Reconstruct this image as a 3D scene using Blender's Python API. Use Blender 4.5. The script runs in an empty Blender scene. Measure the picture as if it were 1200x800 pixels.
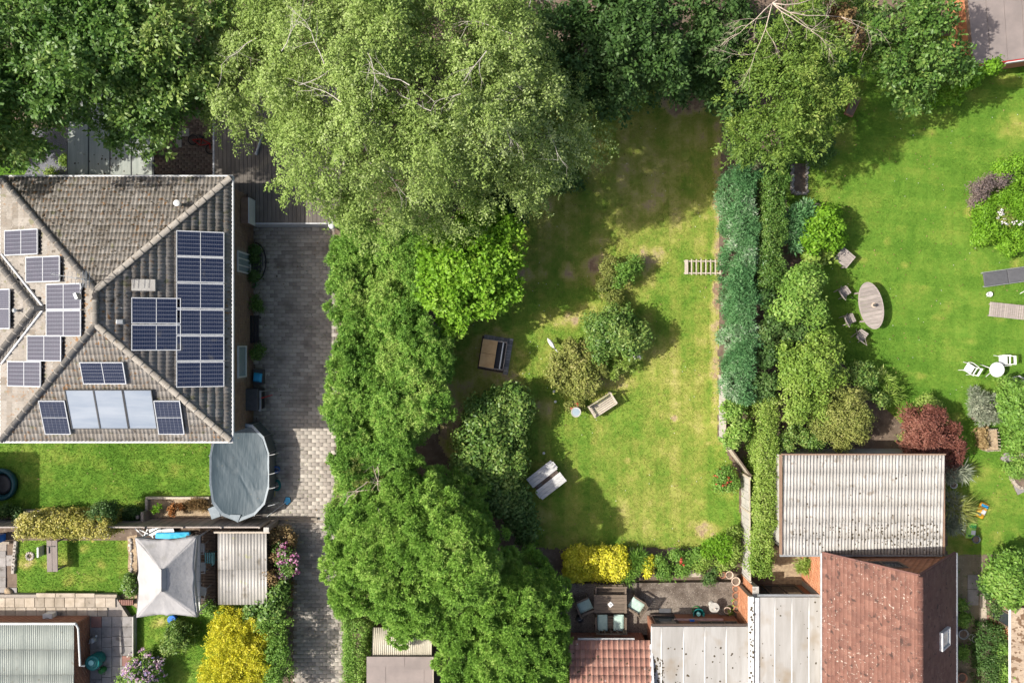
import bpy, math, random
import numpy as np
from mathutils import Vector, Matrix

# ---------------------------------------------------------------- camera, sky, sun, exposure
H = 32.0            # drone height in metres
PX = 0.036          # metres on the ground per pixel of the 1200 px wide photograph
SUN_EL, SUN_TO = 45.5, 4.0   # elevation; shadows fall towards +X, turned 4 degrees to +Y
SC = bpy.context.scene
COL = SC.collection
cam = bpy.data.cameras.new('camera'); camo = bpy.data.objects.new('camera', cam); COL.objects.link(camo)
camo.location = (0, 0, H); camo.rotation_euler = (0, 0, 0)
cam.sensor_width = 36.0; cam.lens = 36.0 * H / (1200 * PX); cam.clip_start = 0.5; cam.clip_end = 600
SC.camera = camo
wd = bpy.data.worlds.new('World'); SC.world = wd; wd.use_nodes = True
wn = wd.node_tree; bg = wn.nodes['Background']
sky = wn.nodes.new('ShaderNodeTexSky'); sky.sky_type = 'NISHITA'; sky.sun_disc = False
sky.sun_elevation = math.radians(SUN_EL); sky.sun_rotation = math.radians(270 - SUN_TO); sky.dust_density = 4.0; sky.ozone_density = 0.4; sky.air_density = 0.8
wn.links.new(sky.outputs[0], bg.inputs[0]); bg.inputs[1].default_value = 0.118
sl = bpy.data.lights.new('sun', 'SUN'); so = bpy.data.objects.new('sun', sl); COL.objects.link(so)
sl.energy = 4.1; sl.angle = math.radians(0.6); sl.color = (1.0, 0.96, 0.89)
_a, _e = math.radians(SUN_TO), math.radians(SUN_EL)
so.rotation_euler = Vector((math.cos(_a) * math.cos(_e), math.sin(_a) * math.cos(_e), -math.sin(_e))).to_track_quat('-Z', 'Y').to_euler()
so.location = (-30, 0, 40)
SC.view_settings.view_transform = 'Standard'; SC.view_settings.look = 'None'
SC.view_settings.exposure = 0.80; SC.view_settings.gamma = 1.0
SC.render.engine = 'CYCLES'
SC.cycles.max_bounces = 6; SC.cycles.diffuse_bounces = 3; SC.cycles.transmission_bounces = 3
rng = np.random.default_rng(7); random.seed(7)
R = math.radians

def W(px, py, z=0.0):
    s = (H - z) / H * PX
    return Vector(((px - 600) * s, (400 - py) * s, z))
def M(n, z=0.0):            # n photo pixels at height z, in metres
    return n * PX * (H - z) / H

# ---------------------------------------------------------------- materials
def srgb(c):
    return tuple(((x / 255) / 12.92 if x / 255 <= .04045 else ((x / 255 + .055) / 1.055) ** 2.4) for x in c) + (1,)
MATS = {}
def _new(name):
    m = bpy.data.materials.new(name); m.use_nodes = True; nt = m.node_tree
    return m, nt, nt.nodes['Principled BSDF'], nt.nodes.new, nt.links.new
def pmat(name, c1, c2=None, sc=3, rough=.85, bump=.25, bsc=40, rnd=0, tint=None, spots=(), metal=0, spec=.3, stretch=None, lo=.35, hi=.65, bd=.02):
    m, nt, b, N, L = _new(name)
    c1 = tuple(c1) + (1,); c2 = tuple(c2 or [x * .75 for x in c1[:3]]) + (1,)
    geo = N('ShaderNodeNewGeometry'); pos = geo.outputs['Position']
    if stretch:
        mp = N('ShaderNodeMapping'); mp.inputs['Scale'].default_value = stretch; L(pos, mp.inputs[0]); vec = mp.outputs[0]
    else: vec = pos
    nz = N('ShaderNodeTexNoise'); nz.inputs['Scale'].default_value = sc; nz.inputs['Detail'].default_value = 7; nz.inputs['Roughness'].default_value = .62
    L(vec, nz.inputs['Vector'])
    rp = N('ShaderNodeValToRGB'); rp.color_ramp.elements[0].position = lo; rp.color_ramp.elements[1].position = hi
    rp.color_ramp.elements[0].color = c1; rp.color_ramp.elements[1].color = c2
    L(nz.outputs[0], rp.inputs[0]); out = rp.outputs[0]
    def mix(fac, a, bcol):
        mx = N('ShaderNodeMix'); mx.data_type = 'RGBA'
        L(fac, mx.inputs[0]); L(a, mx.inputs[6])
        if isinstance(bcol, tuple): mx.inputs[7].default_value = bcol
        else: L(bcol, mx.inputs[7])
        return mx.outputs[2]
    if tint:
        at = N('ShaderNodeAttribute'); at.attribute_name = 'tint'
        out = mix(at.outputs['Fac'], out, tuple(tint) + (1,))
    for (sc_col, ssc, thr, sharp, *clu) in spots:
        n2 = N('ShaderNodeTexNoise'); n2.inputs['Scale'].default_value = ssc; n2.inputs['Detail'].default_value = 3
        L(pos, n2.inputs['Vector'])
        r2 = N('ShaderNodeMapRange'); r2.inputs[1].default_value = thr; r2.inputs[2].default_value = thr + sharp
        L(n2.outputs[0], r2.inputs[0]); fac_ = r2.outputs[0]
        if clu:      # growth gathers in patches
            n4 = N('ShaderNodeTexNoise'); n4.inputs['Scale'].default_value = clu[0]; n4.inputs['Detail'].default_value = 2; L(pos, n4.inputs['Vector'])
            r4 = N('ShaderNodeMapRange'); r4.inputs[1].default_value = .40; r4.inputs[2].default_value = .60; L(n4.outputs[0], r4.inputs[0])
            mm = N('ShaderNodeMath'); mm.operation = 'MULTIPLY'; L(fac_, mm.inputs[0]); L(r4.outputs[0], mm.inputs[1]); fac_ = mm.outputs[0]
        out = mix(fac_, out, tuple(sc_col) + (1,))
    if rnd:
        oi = N('ShaderNodeObjectInfo'); mr = N('ShaderNodeMapRange'); mr.inputs[3].default_value = 1 - rnd; mr.inputs[4].default_value = 1 + rnd
        L(oi.outputs['Random'], mr.inputs[0]); hs = N('ShaderNodeHueSaturation'); L(out, hs.inputs['Color']); L(mr.outputs[0], hs.inputs['Value']); out = hs.outputs[0]
    L(out, b.inputs['Base Color'])
    b.inputs['Roughness'].default_value = rough; b.inputs['Metallic'].default_value = metal; b.inputs['Specular IOR Level'].default_value = spec
    if bump:
        n3 = N('ShaderNodeTexNoise'); n3.inputs['Scale'].default_value = bsc; n3.inputs['Detail'].default_value = 5; L(vec, n3.inputs['Vector'])
        bp = N('ShaderNodeBump'); bp.inputs['Strength'].default_value = bump; bp.inputs['Distance'].default_value = bd
        L(n3.outputs[0], bp.inputs['Height']); L(bp.outputs[0], b.inputs['Normal'])
    MATS[name] = m
    return m
def rampmat(name, cols, transl=.3, rough=.55, spec=.25, bump=0, noise=0):
    """colour from the 'tint' attribute through a ramp; a leaf lets some light through"""
    m, nt, b, N, L = _new(name)
    at = N('ShaderNodeAttribute'); at.attribute_name = 'tint'; fac = at.outputs['Fac']
    geo = N('ShaderNodeNewGeometry')
    if noise:
        nz = N('ShaderNodeTexNoise'); nz.inputs['Scale'].default_value = 9; nz.inputs['Detail'].default_value = 6; L(geo.outputs['Position'], nz.inputs['Vector'])
        ma = N('ShaderNodeMath'); ma.operation = 'MULTIPLY_ADD'; ma.inputs[1].default_value = noise; L(nz.outputs[0], ma.inputs[0])
        mb = N('ShaderNodeMath'); mb.operation = 'SUBTRACT'; mb.inputs[1].default_value = noise * .5; L(fac, mb.inputs[0]); L(mb.outputs[0], ma.inputs[2]); fac = ma.outputs[0]
    rp = N('ShaderNodeValToRGB'); el = rp.color_ramp.elements
    while len(el) < len(cols): el.new(.5)
    for i, c in enumerate(cols):
        el[i].position = i / (len(cols) - 1); el[i].color = tuple(c) + (1,)
    L(fac, rp.inputs[0]); L(rp.outputs[0], b.inputs['Base Color'])
    b.inputs['Roughness'].default_value = rough; b.inputs['Specular IOR Level'].default_value = spec
    if bump:
        n3 = N('ShaderNodeTexNoise'); n3.inputs['Scale'].default_value = 45; L(geo.outputs['Position'], n3.inputs['Vector'])
        bp = N('ShaderNodeBump'); bp.inputs['Strength'].default_value = bump; bp.inputs['Distance'].default_value = .04
        L(n3.outputs[0], bp.inputs['Height']); L(bp.outputs[0], b.inputs['Normal'])
    if transl:
        tr = N('ShaderNodeBsdfTranslucent'); L(rp.outputs[0], tr.inputs[0]); ms = N('ShaderNodeMixShader'); ms.inputs[0].default_value = transl
        L(b.outputs[0], ms.inputs[1]); L(tr.outputs[0], ms.inputs[2]); L(ms.outputs[0], nt.nodes['Material Output'].inputs[0])
    MATS[name] = m
    return m

# ---------------------------------------------------------------- objects
def tag(o, label=None, cat=None, group=None, kind=None):
    if label: o['label'] = label
    if cat: o['category'] = cat
    if group: o['group'] = group
    if kind: o['kind'] = kind
    return o
def thing(name, label, cat, loc=(0, 0, 0), rz=0, group=None):
    o = bpy.data.objects.new(name, None); COL.objects.link(o); o.location = loc; o.rotation_euler = (0, 0, rz); o.empty_display_size = .2
    return tag(o, label, cat, group)
def dup(root, loc=None, rz=None, label=None, group=None):
    r = root.copy(); COL.objects.link(r)
    if loc is not None: r.location = loc
    if rz is not None: r.rotation_euler = (0, 0, rz)
    if label: r['label'] = label
    if group: r['group'] = group
    for ch in list(root.children):
        c = ch.copy(); COL.objects.link(c); c.parent = r
        for g in list(ch.children):
            d = g.copy(); COL.objects.link(d); d.parent = c
    return r
def origin_of(p):
    v = Vector((0, 0, 0))
    while p is not None: v = v + p.location; p = p.parent
    return v
def npmesh(name, V, F, mat, parent=None, tint=None, world=False, smooth=False, kind=None):
    """V (n,3), F (m,k) arrays -> one mesh object"""
    V = np.asarray(V, dtype=np.float32).reshape(-1, 3); F = np.asarray(F, dtype=np.int32)
    if world and parent is not None: V = V - np.array(origin_of(parent), dtype=np.float32)
    me = bpy.data.meshes.new(name); n, k = F.shape
    me.vertices.add(len(V)); me.vertices.foreach_set('co', V.ravel())
    me.loops.add(n * k); me.loops.foreach_set('vertex_index', F.ravel())
    me.polygons.add(n); me.polygons.foreach_set('loop_start', np.arange(0, n * k, k, dtype=np.int32))
    if smooth: me.polygons.foreach_set('use_smooth', np.ones(n, dtype=bool))
    if tint is not None:
        a = me.attributes.new('tint', 'FLOAT', 'FACE'); a.data.foreach_set('value', np.asarray(tint, dtype=np.float32))
    me.update(calc_edges=True); me.materials.append(mat)
    o = bpy.data.objects.new(name, me); COL.objects.link(o); o.parent = parent
    if kind: o['kind'] = kind
    return o
def place(name, me, parent, mat4, world=True):
    """an object on shared mesh data, set by a world matrix under an unrotated parent"""
    o = bpy.data.objects.new(name, me); COL.objects.link(o); o.parent = parent
    if world and parent is not None: mat4 = Matrix.Translation(-origin_of(parent)) @ mat4
    o.matrix_basis = mat4
    return o
class MB:
    def __init__(s): s.v = []; s.f = []; s.t = []
    def add(s, vs, fs, t=0.0):
        n = len(s.v); s.v += [tuple(x) for x in vs]; s.f += [tuple(n + i for i in f) for f in fs]; s.t += [t] * len(fs); return s
    def hexa(s, p, t=0.0):      # 8 points: bottom loop then top loop
        return s.add(p, [(3, 2, 1, 0), (4, 5, 6, 7), (0, 1, 5, 4), (1, 2, 6, 5), (2, 3, 7, 6), (3, 0, 4, 7)], t)
    def box(s, c, d, rz=0, t=0.0, mat=None, top=1.0):
        x, y, z = d[0] / 2, d[1] / 2, d[2] / 2; p = []
        for zz, k in ((-z, 1), (z, top)):
            for a, b in ((-x, -y), (x, -y), (x, y), (-x, y)): p.append(Vector((a * k, b * k, zz)))
        m = mat or Matrix.Rotation(rz, 4, 'Z')
        return s.hexa([Vector(c) + (m @ q) for q in p], t)
    def prism(s, poly, z0, z1, t=0.0):
        n = len(poly)
        ar = sum(poly[i][0] * poly[(i + 1) % n][1] - poly[(i + 1) % n][0] * poly[i][1] for i in range(n))
        if ar < 0: poly = poly[::-1]
        vs = [(p[0], p[1], z0) for p in poly] + [(p[0], p[1], z1) for p in poly]
        return s.add(vs, [tuple(range(n - 1, -1, -1)), tuple(range(n, 2 * n))] + [(i, (i + 1) % n, n + (i + 1) % n, n + i) for i in range(n)], t)
    def tube(s, pts, r, n=6, t=0.0, cap=True):
        pts = [Vector(p) for p in pts]; rs = r if isinstance(r, (list, tuple)) else [r] * len(pts); vs = []; fs = []
        for i, p in enumerate(pts):
            d = (pts[min(i + 1, len(pts) - 1)] - pts[max(i - 1, 0)]); d = d.normalized() if d.length > 1e-9 else Vector((0, 0, 1))
            a = d.cross(Vector((0, 0, 1)) if abs(d.z) < .95 else Vector((1, 0, 0))).normalized(); b = d.cross(a)
            for k in range(n):
                w = 2 * math.pi * k / n; vs.append(p + (a * math.cos(w) + b * math.sin(w)) * rs[i])
        for i in range(len(pts) - 1):
            for k in range(n): fs.append((i * n + k, i * n + (k + 1) % n, (i + 1) * n + (k + 1) % n, (i + 1) * n + k))
        if cap: fs += [tuple(range(n - 1, -1, -1)), tuple(range((len(pts) - 1) * n, len(pts) * n))]
        return s.add(vs, fs, t)
    def lathe(s, prof, c=(0, 0, 0), n=20, t=0.0, sx=1, sy=1):
        vs = []; fs = []
        for (r, z) in prof:
            for k in range(n):
                w = 2 * math.pi * k / n; vs.append((c[0] + r * math.cos(w) * sx, c[1] + r * math.sin(w) * sy, c[2] + z))
        for i in range(len(prof) - 1):
            for k in range(n): fs.append((i * n + k, i * n + (k + 1) % n, (i + 1) * n + (k + 1) % n, (i + 1) * n + k))
        fs += [tuple(range(n - 1, -1, -1)), tuple(range((len(prof) - 1) * n, len(prof) * n))]
        return s.add(vs, fs, t)
    def build(s, name, mat, parent=None, world=False, smooth=False, bevel=0, kind=None):
        off = origin_of(parent) if (world and parent is not None) else Vector((0, 0, 0))
        me = bpy.data.meshes.new(name); me.from_pydata([tuple(Vector(v) - off) for v in s.v], [], s.f)
        if any(s.t):
            a = me.attributes.new('tint', 'FLOAT', 'FACE'); a.data.foreach_set('value', s.t)
        me.materials.append(mat)
        if smooth: me.polygons.foreach_set('use_smooth', [True] * len(me.polygons))
        me.update()
        o = bpy.data.objects.new(name, me); COL.objects.link(o); o.parent = parent
        if bevel:
            md = o.modifiers.new('bevel', 'BEVEL'); md.width = bevel; md.segments = 2; md.limit_method = 'ANGLE'
        if kind: o['kind'] = kind
        return o

# ---------------------------------------------------------------- noise, polygons
_T = np.random.default_rng(3).random((256, 256))
def vnoise(x, y):
    x = np.asarray(x, float); y = np.asarray(y, float)
    xi = np.floor(x).astype(int); yi = np.floor(y).astype(int); fx = x - xi; fy = y - yi
    fx = fx * fx * (3 - 2 * fx); fy = fy * fy * (3 - 2 * fy); g = lambda a, b: _T[a % 256, b % 256]
    return (g(xi, yi) * (1 - fx) + g(xi + 1, yi) * fx) * (1 - fy) + (g(xi, yi + 1) * (1 - fx) + g(xi + 1, yi + 1) * fx) * fy
def fbm(x, y, o=4):
    r = 0; a = .5; s = 0
    for k in range(o): r = r + a * vnoise(x * 2 ** k + 17 * k, y * 2 ** k + 31 * k); s += a; a *= .55
    return r / s
def noise3(p, f): return vnoise(p[:, 0] * f + p[:, 2] * f * .7 + 9, p[:, 1] * f - p[:, 2] * f * .6 + 4)
def inside(x, y, poly):
    r = np.zeros(np.shape(x), bool); n = len(poly)
    for i in range(n):
        x1, y1 = poly[i][:2]; x2, y2 = poly[(i + 1) % n][:2]
        if y1 == y2: continue
        c = ((y1 > y) != (y2 > y)) & (x < (x2 - x1) * (y - y1) / (y2 - y1) + x1); r ^= c
    return r
def nrm(a): return a / np.maximum(np.linalg.norm(a, axis=-1, keepdims=True), 1e-9)
def gauss(*s): return rng.normal(size=s)

# ---------------------------------------------------------------- foliage
def leaf_quads(C, T, Nn, ln, wd_, fold=.25):
    S = nrm(np.cross(Nn, T)); Nn = np.cross(T, S)
    ln = ln[:, None]; wd_ = wd_[:, None]
    a = C - T * ln * .5; b = C + S * wd_ * .5 + Nn * wd_ * fold - T * ln * .08; c = C + T * ln * .5 - Nn * ln * .1; d = C - S * wd_ * .5 + Nn * wd_ * fold - T * ln * .08
    V = np.stack([a, b, c, d], 1).reshape(-1, 3); n = len(C)
    return V, np.arange(n * 4).reshape(n, 4)
UP = np.array([0, 0, 1.0])
def leaves(P, Nr, st, tb=0.0):
    """P clump centres, Nr their outward normals, st the style -> quads and tints"""
    K = len(P); k = st['k']; s = st['s'] * rng.uniform(.7, 1.3, (K, 1, 1))
    d = nrm(Nr * st.get('out', .6) + UP * st.get('up', .3) + gauss(K, 3) * st.get('jit', .35))[:, None, :]
    m = st['mode']; t = rng.random((K, k, 1)); Nn = np.broadcast_to(Nr[:, None, :], (K, k, 3))
    if m == 'spray':
        g = gauss(K, k, 3); g = g - d * (g * d).sum(-1, keepdims=True)
        pos = P[:, None] + d * s * (t - .35) + g * s * st.get('spread', .28) * (1.1 - t * .6) * np.array([1, 1, st.get('flat', .5)])
        pos[..., 2:] -= st.get('droop', .3) * s * t * t
        T = nrm(d * .7 + g * .7 + np.array([0, 0, -1.0]) * st.get('droop', .3) * t)
        Ln = nrm(UP * st.get('ln_up', .8) + Nn * .5 + gauss(K, k, 3) * st.get('ln_r', .45))
    elif m == 'tuft':
        T = nrm(d + gauss(K, k, 3) * st.get('open', .6)); pos = P[:, None] + T * s * (.15 + .85 * t)
        Ln = nrm(gauss(K, k, 3) * .45 + UP * .8 + Nn * .6)
    else:
        g = gauss(K, k, 3); pos = P[:, None] + g * s * .42; o = nrm(g)
        T = nrm(np.cross(o, gauss(K, k, 3)) + o * .35); Ln = nrm(o * .5 + UP * .55 + Nn * .3 + gauss(K, k, 3) * .35)
    pos = pos.reshape(-1, 3); T = T.reshape(-1, 3); Ln = Ln.reshape(-1, 3)
    n = len(pos); ln = st['l'] * rng.uniform(.65, 1.35, n); wd_ = st['w'] * rng.uniform(.7, 1.3, n)
    keep = pos[:, 2] > .03
    V, F = leaf_quads(pos[keep], T[keep], Ln[keep], ln[keep], wd_[keep], st.get('fold', .2))
    tc = .5 + st.get('tn', .55) * (noise3(P, st.get('tf', .9)) - .5) + gauss(K) * st.get('tv', .10) + tb
    ti = (np.repeat(tc, k) + gauss(n) * st.get('tl', .12))[keep]
    return V, F, np.clip(ti, 0, 1)
def lobe_points(lobes, st, pxl=True):
    """boughs on each lobe, clumps on each bough"""
    b0 = st['b']; Ps = []; Ns = []
    for L in lobes:
        px, py, z, r = L[:4]; rz = L[4] if len(L) > 4 else None
        c = np.array(W(px, py, z)); r0_ = M(r, z); rr = max(r0_ - st.get('shr', .55) * b0 - .2 * st['s'], r0_ * .42)
        if rz is None: rz = rr * st.get('zr', .75)
        c = c - np.array([0, 0, rz * .8])
        A = 2 * math.pi * rr * max(rr, rz) * 1.1
        nb = max(3, int(A / (b0 * b0 * st.get('bs', 1.6)))); d = nrm(gauss(nb * 2, 3)); d = d[d[:, 2] > st.get('zmin', -.25)][:nb]
        rad = np.array([rr, rr, rz]); lump = 1 + st.get('lump', .22) * (noise3(d * 3 + c, 1.3) - .5) * 2
        bc = c + d * rad * (lump * rng.uniform(st.get('dep', .72), 1.0, len(d)))[:, None]
        bn = nrm(d / rad)
        br = b0 * rng.uniform(.55, 1.15, len(d))
        nc = max(4, int(st.get('cd', 22) * b0 * b0 / (st['s'] ** 2) * .12)) if 'nc' not in st else st['nc']
        dd = nrm(gauss(len(d), nc, 3) + bn[:, None] * .9)
        p = bc[:, None] + dd * br[:, None, None] * np.array([1, 1, st.get('bflat', .7)]) * rng.uniform(.75, 1, (len(d), nc, 1))
        Ps.append(p.reshape(-1, 3)); Ns.append(nrm(dd * .6 + bn[:, None] * .5).reshape(-1, 3))
        ni = int(len(d) * nc * st.get('inner', .2)); q = nrm(gauss(ni, 3)) * rng.uniform(.2, .78, (ni, 1))
        q = q[q[:, 2] > -.5]; Ps.append(c + q * rad); Ns.append(nrm(q))
    P = np.concatenate(Ps); Nr = np.concatenate(Ns); k = P[:, 2] > .06
    return P[k], Nr[k]
def box_points(path, w, h, st, wob=.1, z0=.1):
    """clipped hedge: path in metres, width, height"""
    Ps = []; Ns = []; dens = st.get('hd', 60)
    for i in range(len(path) - 1):
        a = np.array(path[i][:2]); b = np.array(path[i + 1][:2]); L = np.linalg.norm(b - a); u = (b - a) / L; v = np.array([-u[1], u[0]])
        n = int(L * w * dens); s = rng.random(n) * (L + w * .3) - w * .15; q = rng.uniform(-.5, .5, n) * w
        xy = a + s[:, None] * u + q[:, None] * v; edge = (abs(q) / (w / 2)) ** 4
        z = h + wob * 2.2 * (fbm(xy[:, 0] * 1.3, xy[:, 1] * 1.3) - .5) * 2 - edge * .25 - rng.random(n) * .12
        Ps.append(np.c_[xy, z]); Ns.append(nrm(np.c_[v * (q / w * 1.2)[:, None], np.ones(n)]))
        for sd in (-1, 1):
            n = int(L * h * dens * .55); s = rng.random(n) * L; z = rng.uniform(z0, h, n)
            off = sd * (w / 2 + wob * 2.5 * (fbm(s * 1.2 + 7 * sd, z * 1.2 + i) - .5) * 2 - rng.random(n) * .1)
            Ps.append(np.c_[a + s[:, None] * u + off[:, None] * v, z]); Ns.append(np.tile(np.r_[v * sd, .35], (n, 1)))
    for e, sg in ((0, -1), (-1, 1)):
        a = np.array(path[e][:2]); b = np.array(path[1 if e == 0 else -2][:2]); u = nrm(a - b); v = np.array([-u[1], u[0]])
        n = int(w * h * dens * .55); q = rng.uniform(-.5, .5, n) * w; Ps.append(np.c_[a + u * (w * .12) + q[:, None] * v, rng.uniform(z0, h, n)]); Ns.append(np.tile(np.r_[u, .3], (n, 1)))
    return np.concatenate(Ps), nrm(np.concatenate(Ns))
def limbs(base, targets, r0, seed=0):
    rr = random.Random(seed); mb = MB(); base = Vector(base); c = sum((Vector(t) for t in targets), Vector()) / len(targets)
    top = Vector((c.x * .7 + base.x * .3, c.y * .7 + base.y * .3, max(c.z * .8, .3)))
    pts = [base.lerp(top, i / 5) + Vector((rr.uniform(-.06, .06), rr.uniform(-.06, .06), 0)) * (i > 0) for i in range(6)]
    mb.tube(pts, [r0 * 1.25, r0, r0 * .9, r0 * .8, r0 * .65, r0 * .4], 8)
    for t in targets:
        s = pts[rr.randint(2, 4)]; t = Vector(t); m = s.lerp(t, .5) + Vector((rr.uniform(-.2, .2), rr.uniform(-.2, .2), .25))
        mb.tube([s, m, t], [r0 * .45, r0 * .28, r0 * .08], 6)
    return mb
def plant(name, label, cat, base, lobes, st, group=None, trunk='bark', r0=None, tb=0.0, crown='crown', seed=1, stem='trunk'):
    """base: photo pixel of the foot; lobes: (px, py, height, radius in px[, vertical radius in m])"""
    b = W(*base); root = thing(name, label, cat, b, 0, group)
    P, Nr = lobe_points(lobes, st); V, F, T = leaves(P, Nr, st, tb)
    npmesh(crown, V, F, MATS[st['mat']], root, T, world=True)
    tg = []
    for L in lobes[:14]:
        p = W(L[0], L[1], L[2]); p.z = max(.1, p.z - M(L[3], L[2]) * .7); tg.append(p)
    hh = max(L[2] for L in lobes)
    limbs(b, tg, r0 or max(.02, .028 * hh), seed).build(stem, MATS[trunk], root, world=True, smooth=True)
    return root
def hedge(name, label, path, wpx, h, st, group=None, cat='hedge', wob=.1, tb=0.0, trunk='bark'):
    pm = [W(p[0], p[1], h) for p in path]; w = M(wpx, h)
    b = Vector((pm[0].x, pm[0].y, 0)); root = thing(name, label, cat, b, 0, group)
    P, Nr = box_points(pm, w, h, st, wob); V, F, T = leaves(P, Nr, st, tb)
    npmesh('foliage', V, F, MATS[st['mat']], root, T, world=True)
    L = sum((pm[i + 1] - pm[i]).length for i in range(len(pm) - 1)); n = max(2, int(L / .8))
    for i in range(len(pm) - 1):
        for k in range(max(2, n // (len(pm) - 1))):
            q = pm[i].lerp(pm[i + 1], (k + .5) / max(2, n // (len(pm) - 1))); mb = MB(); mb.tube([(q.x, q.y, 0), (q.x + random.uniform(-.1, .1), q.y + random.uniform(-.1, .1), h * .85)], [.05, .015], 5); mb.build('stem', MATS[trunk], root, world=True)
    return root
def flowers(root, lobes, st, n, mat, size=.05, name='flowers'):
    P, Nr = lobe_points(lobes, st); i = rng.choice(len(P), min(n, len(P)), replace=False); P = P[i] + Nr[i] * .06
    fs = dict(mode='ball', k=7, s=size, l=size * 1.1, w=size * .9, tn=0, tv=.3, tl=.1)
    V, F, T = leaves(P, Nr[i], fs); return npmesh(name, V, F, MATS[mat], root, T, world=True, kind='stuff')
# ---------------------------------------------------------------- palette
pmat('soil', (.10, .07, .05), (.17, .125, .09), 2.5, bump=.6, bsc=30, spots=[((.24, .19, .14), 6, .62, .08)])
pmat('gravel', (.125, .10, .078), (.25, .21, .17), 22, bump=1.0, bsc=60, spots=[((.075, .056, .042), 1.2, .50, .2), ((.055, .042, .034), 14, .6, .08), ((.38, .33, .28), 26, .64, .05)])
pmat('path_dirt', (.21, .175, .115), (.15, .125, .08), 3, bump=.8, bsc=40, spots=[((.10, .13, .04), 5, .58, .1), ((.34, .30, .24), 24, .66, .04)])
pmat('slate_gravel', (.08, .085, .10), (.2, .2, .22), 28, bump=.8, bsc=60)
pmat('bed_chips', (.42, .32, .20), (.24, .17, .11), 9, bump=.8, bsc=60)
pmat('paver', (.33, .295, .25), (.41, .37, .315), 1.0, tint=(.24, .21, .18), bump=.3, bsc=70, spots=[((.17, .145, .12), 1.1, .58, .16), ((.10, .12, .04), 14, .63, .06, .6), ((.12, .10, .085), 6, .68, .05)])
pmat('bleached_wood', (.52, .51, .49), (.40, .39, .37), 3, stretch=(1, 7, 1), rnd=.1, bump=.3)
pmat('paver_joint', (.17, .145, .115), (.22, .185, .145), 5)
pmat('slab', (.40, .34, .27), (.30, .25, .19), 3, rnd=.18, bump=.3, bsc=60, spots=[((.2, .165, .12), 4, .64, .08)])
pmat('slab_grey', (.27, .25, .235), (.20, .185, .17), 3, rnd=.22, bump=.3, bsc=60, spots=[((.36, .35, .33), 18, .66, .04), ((.13, .115, .10), 3, .62, .1)])
pmat('slab_red', (.26, .13, .10), (.20, .11, .09), 4, bump=.3)
pmat('yard_brick', (.17, .12, .095), (.13, .09, .075), 3, tint=(.22, .17, .13), bump=.3)
pmat('deck_board', (.155, .135, .115), (.115, .10, .085), 1.2, stretch=(2, .6, 1), rnd=.10, bump=.3, bsc=50, spots=[((.20, .17, .13), 1.3, .6, .15)])
pmat('stone', (.42, .38, .33), (.26, .23, .2), 8, rnd=.25, bump=.4)
pmat('concrete', (.42, .40, .36), (.33, .31, .28), 4, bump=.25, bsc=50, spots=[((.22, .2, .17), 5, .64, .1)])
pmat('tile_tan', (.215, .195, .170), (.262, .240, .212), 1.3, tint=(.165, .143, .118), bump=.35, bsc=60, spots=[((.21, .115, .05), 7, .585, .06, .35), ((.09, .076, .06), 5, .60, .06, .5), ((.44, .41, .36), 20, .69, .03), ((.15, .142, .09), 3, .64, .06)])
pmat('tile_cap', (.25, .23, .20), (.20, .18, .155), 6, rnd=.08, bump=.3, spots=[((.14, .115, .085), 9, .60, .08), ((.36, .34, .29), 16, .66, .03)])
pmat('tile_red', (.175, .082, .060), (.125, .060, .046), 2.2, tint=(.215, .108, .08), bump=.35, bsc=50, spots=[((.46, .39, .33), 12, .635, .04, .8), ((.34, .28, .23), 26, .67, .03), ((.07, .04, .033), 5, .60, .08)])
pmat('tile_brown', (.17, .082, .064), (.12, .06, .05), 2.2, tint=(.20, .11, .085), bump=.35, bsc=50, spots=[((.28, .22, .19), 11, .66, .03, .8), ((.05, .03, .026), 4, .62, .08)])
pmat('tile_rose', (.33, .17, .125), (.26, .125, .095), 2.2, tint=(.4, .23, .17), bump=.3, bsc=50, spots=[((.12, .07, .055), 9, .655, .03), ((.55, .45, .4), 7, .69, .03)])
pmat('tile_mossy', (.34, .27, .2), (.25, .19, .14), 3, bump=.4, spots=[((.12, .075, .045), 5, .53, .05)])
pmat('brick', (.30, .13, .075), (.24, .105, .065), 5, rnd=.15, tint=(.36, .18, .11), bump=.3, bsc=60)
pmat('brick_orange', (.46, .19, .09), (.37, .15, .075), 5, rnd=.12, tint=(.52, .25, .14), bump=.3, bsc=60)
pmat('brick_tan', (.24, .155, .105), (.19, .12, .085), 5, tint=(.28, .19, .13), bump=.3, bsc=60)
pmat('mortar', (.30, .26, .22), (.24, .21, .18), 12, bump=.3)
pmat('felt_brown', (.125, .105, .085), (.19, .16, .13), .9, stretch=(3, .5, 1), bump=.3, bsc=50, spots=[((.07, .06, .05), 1.3, .6, .15)])
pmat('felt_grey', (.24, .20, .18), (.19, .16, .145), 1.5, bump=.25, bsc=90, rnd=.05)
pmat('white_roof', (.345, .332, .31), (.265, .25, .225), 1.1, stretch=(2.6, .35, 1), rnd=.08, bump=.12, bsc=30, spots=[((.24, .195, .14), .9, .55, .2), ((.16, .14, .12), 30, .725, .02)])
pmat('asbestos', (.375, .36, .335), (.28, .265, .24), 1.6, stretch=(6, .5, 1), rnd=.07, bump=.25, bsc=40, spots=[((.21, .185, .155), 4, .60, .1), ((.10, .075, .05), 11, .70, .03)])
pmat('corrugated_cream', (.50, .46, .37), (.40, .36, .28), 2, stretch=(3, .4, 1), rnd=.05, bump=.15)
pmat('corrugated_clear', (.36, .34, .31), (.25, .235, .21), 1.1, stretch=(3, .5, 1), rnd=.16, bump=.1, rough=.5, spots=[((.17, .15, .12), 2.0, .6, .12), ((.30, .30, .14), 2.6, .66, .1)])
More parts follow.
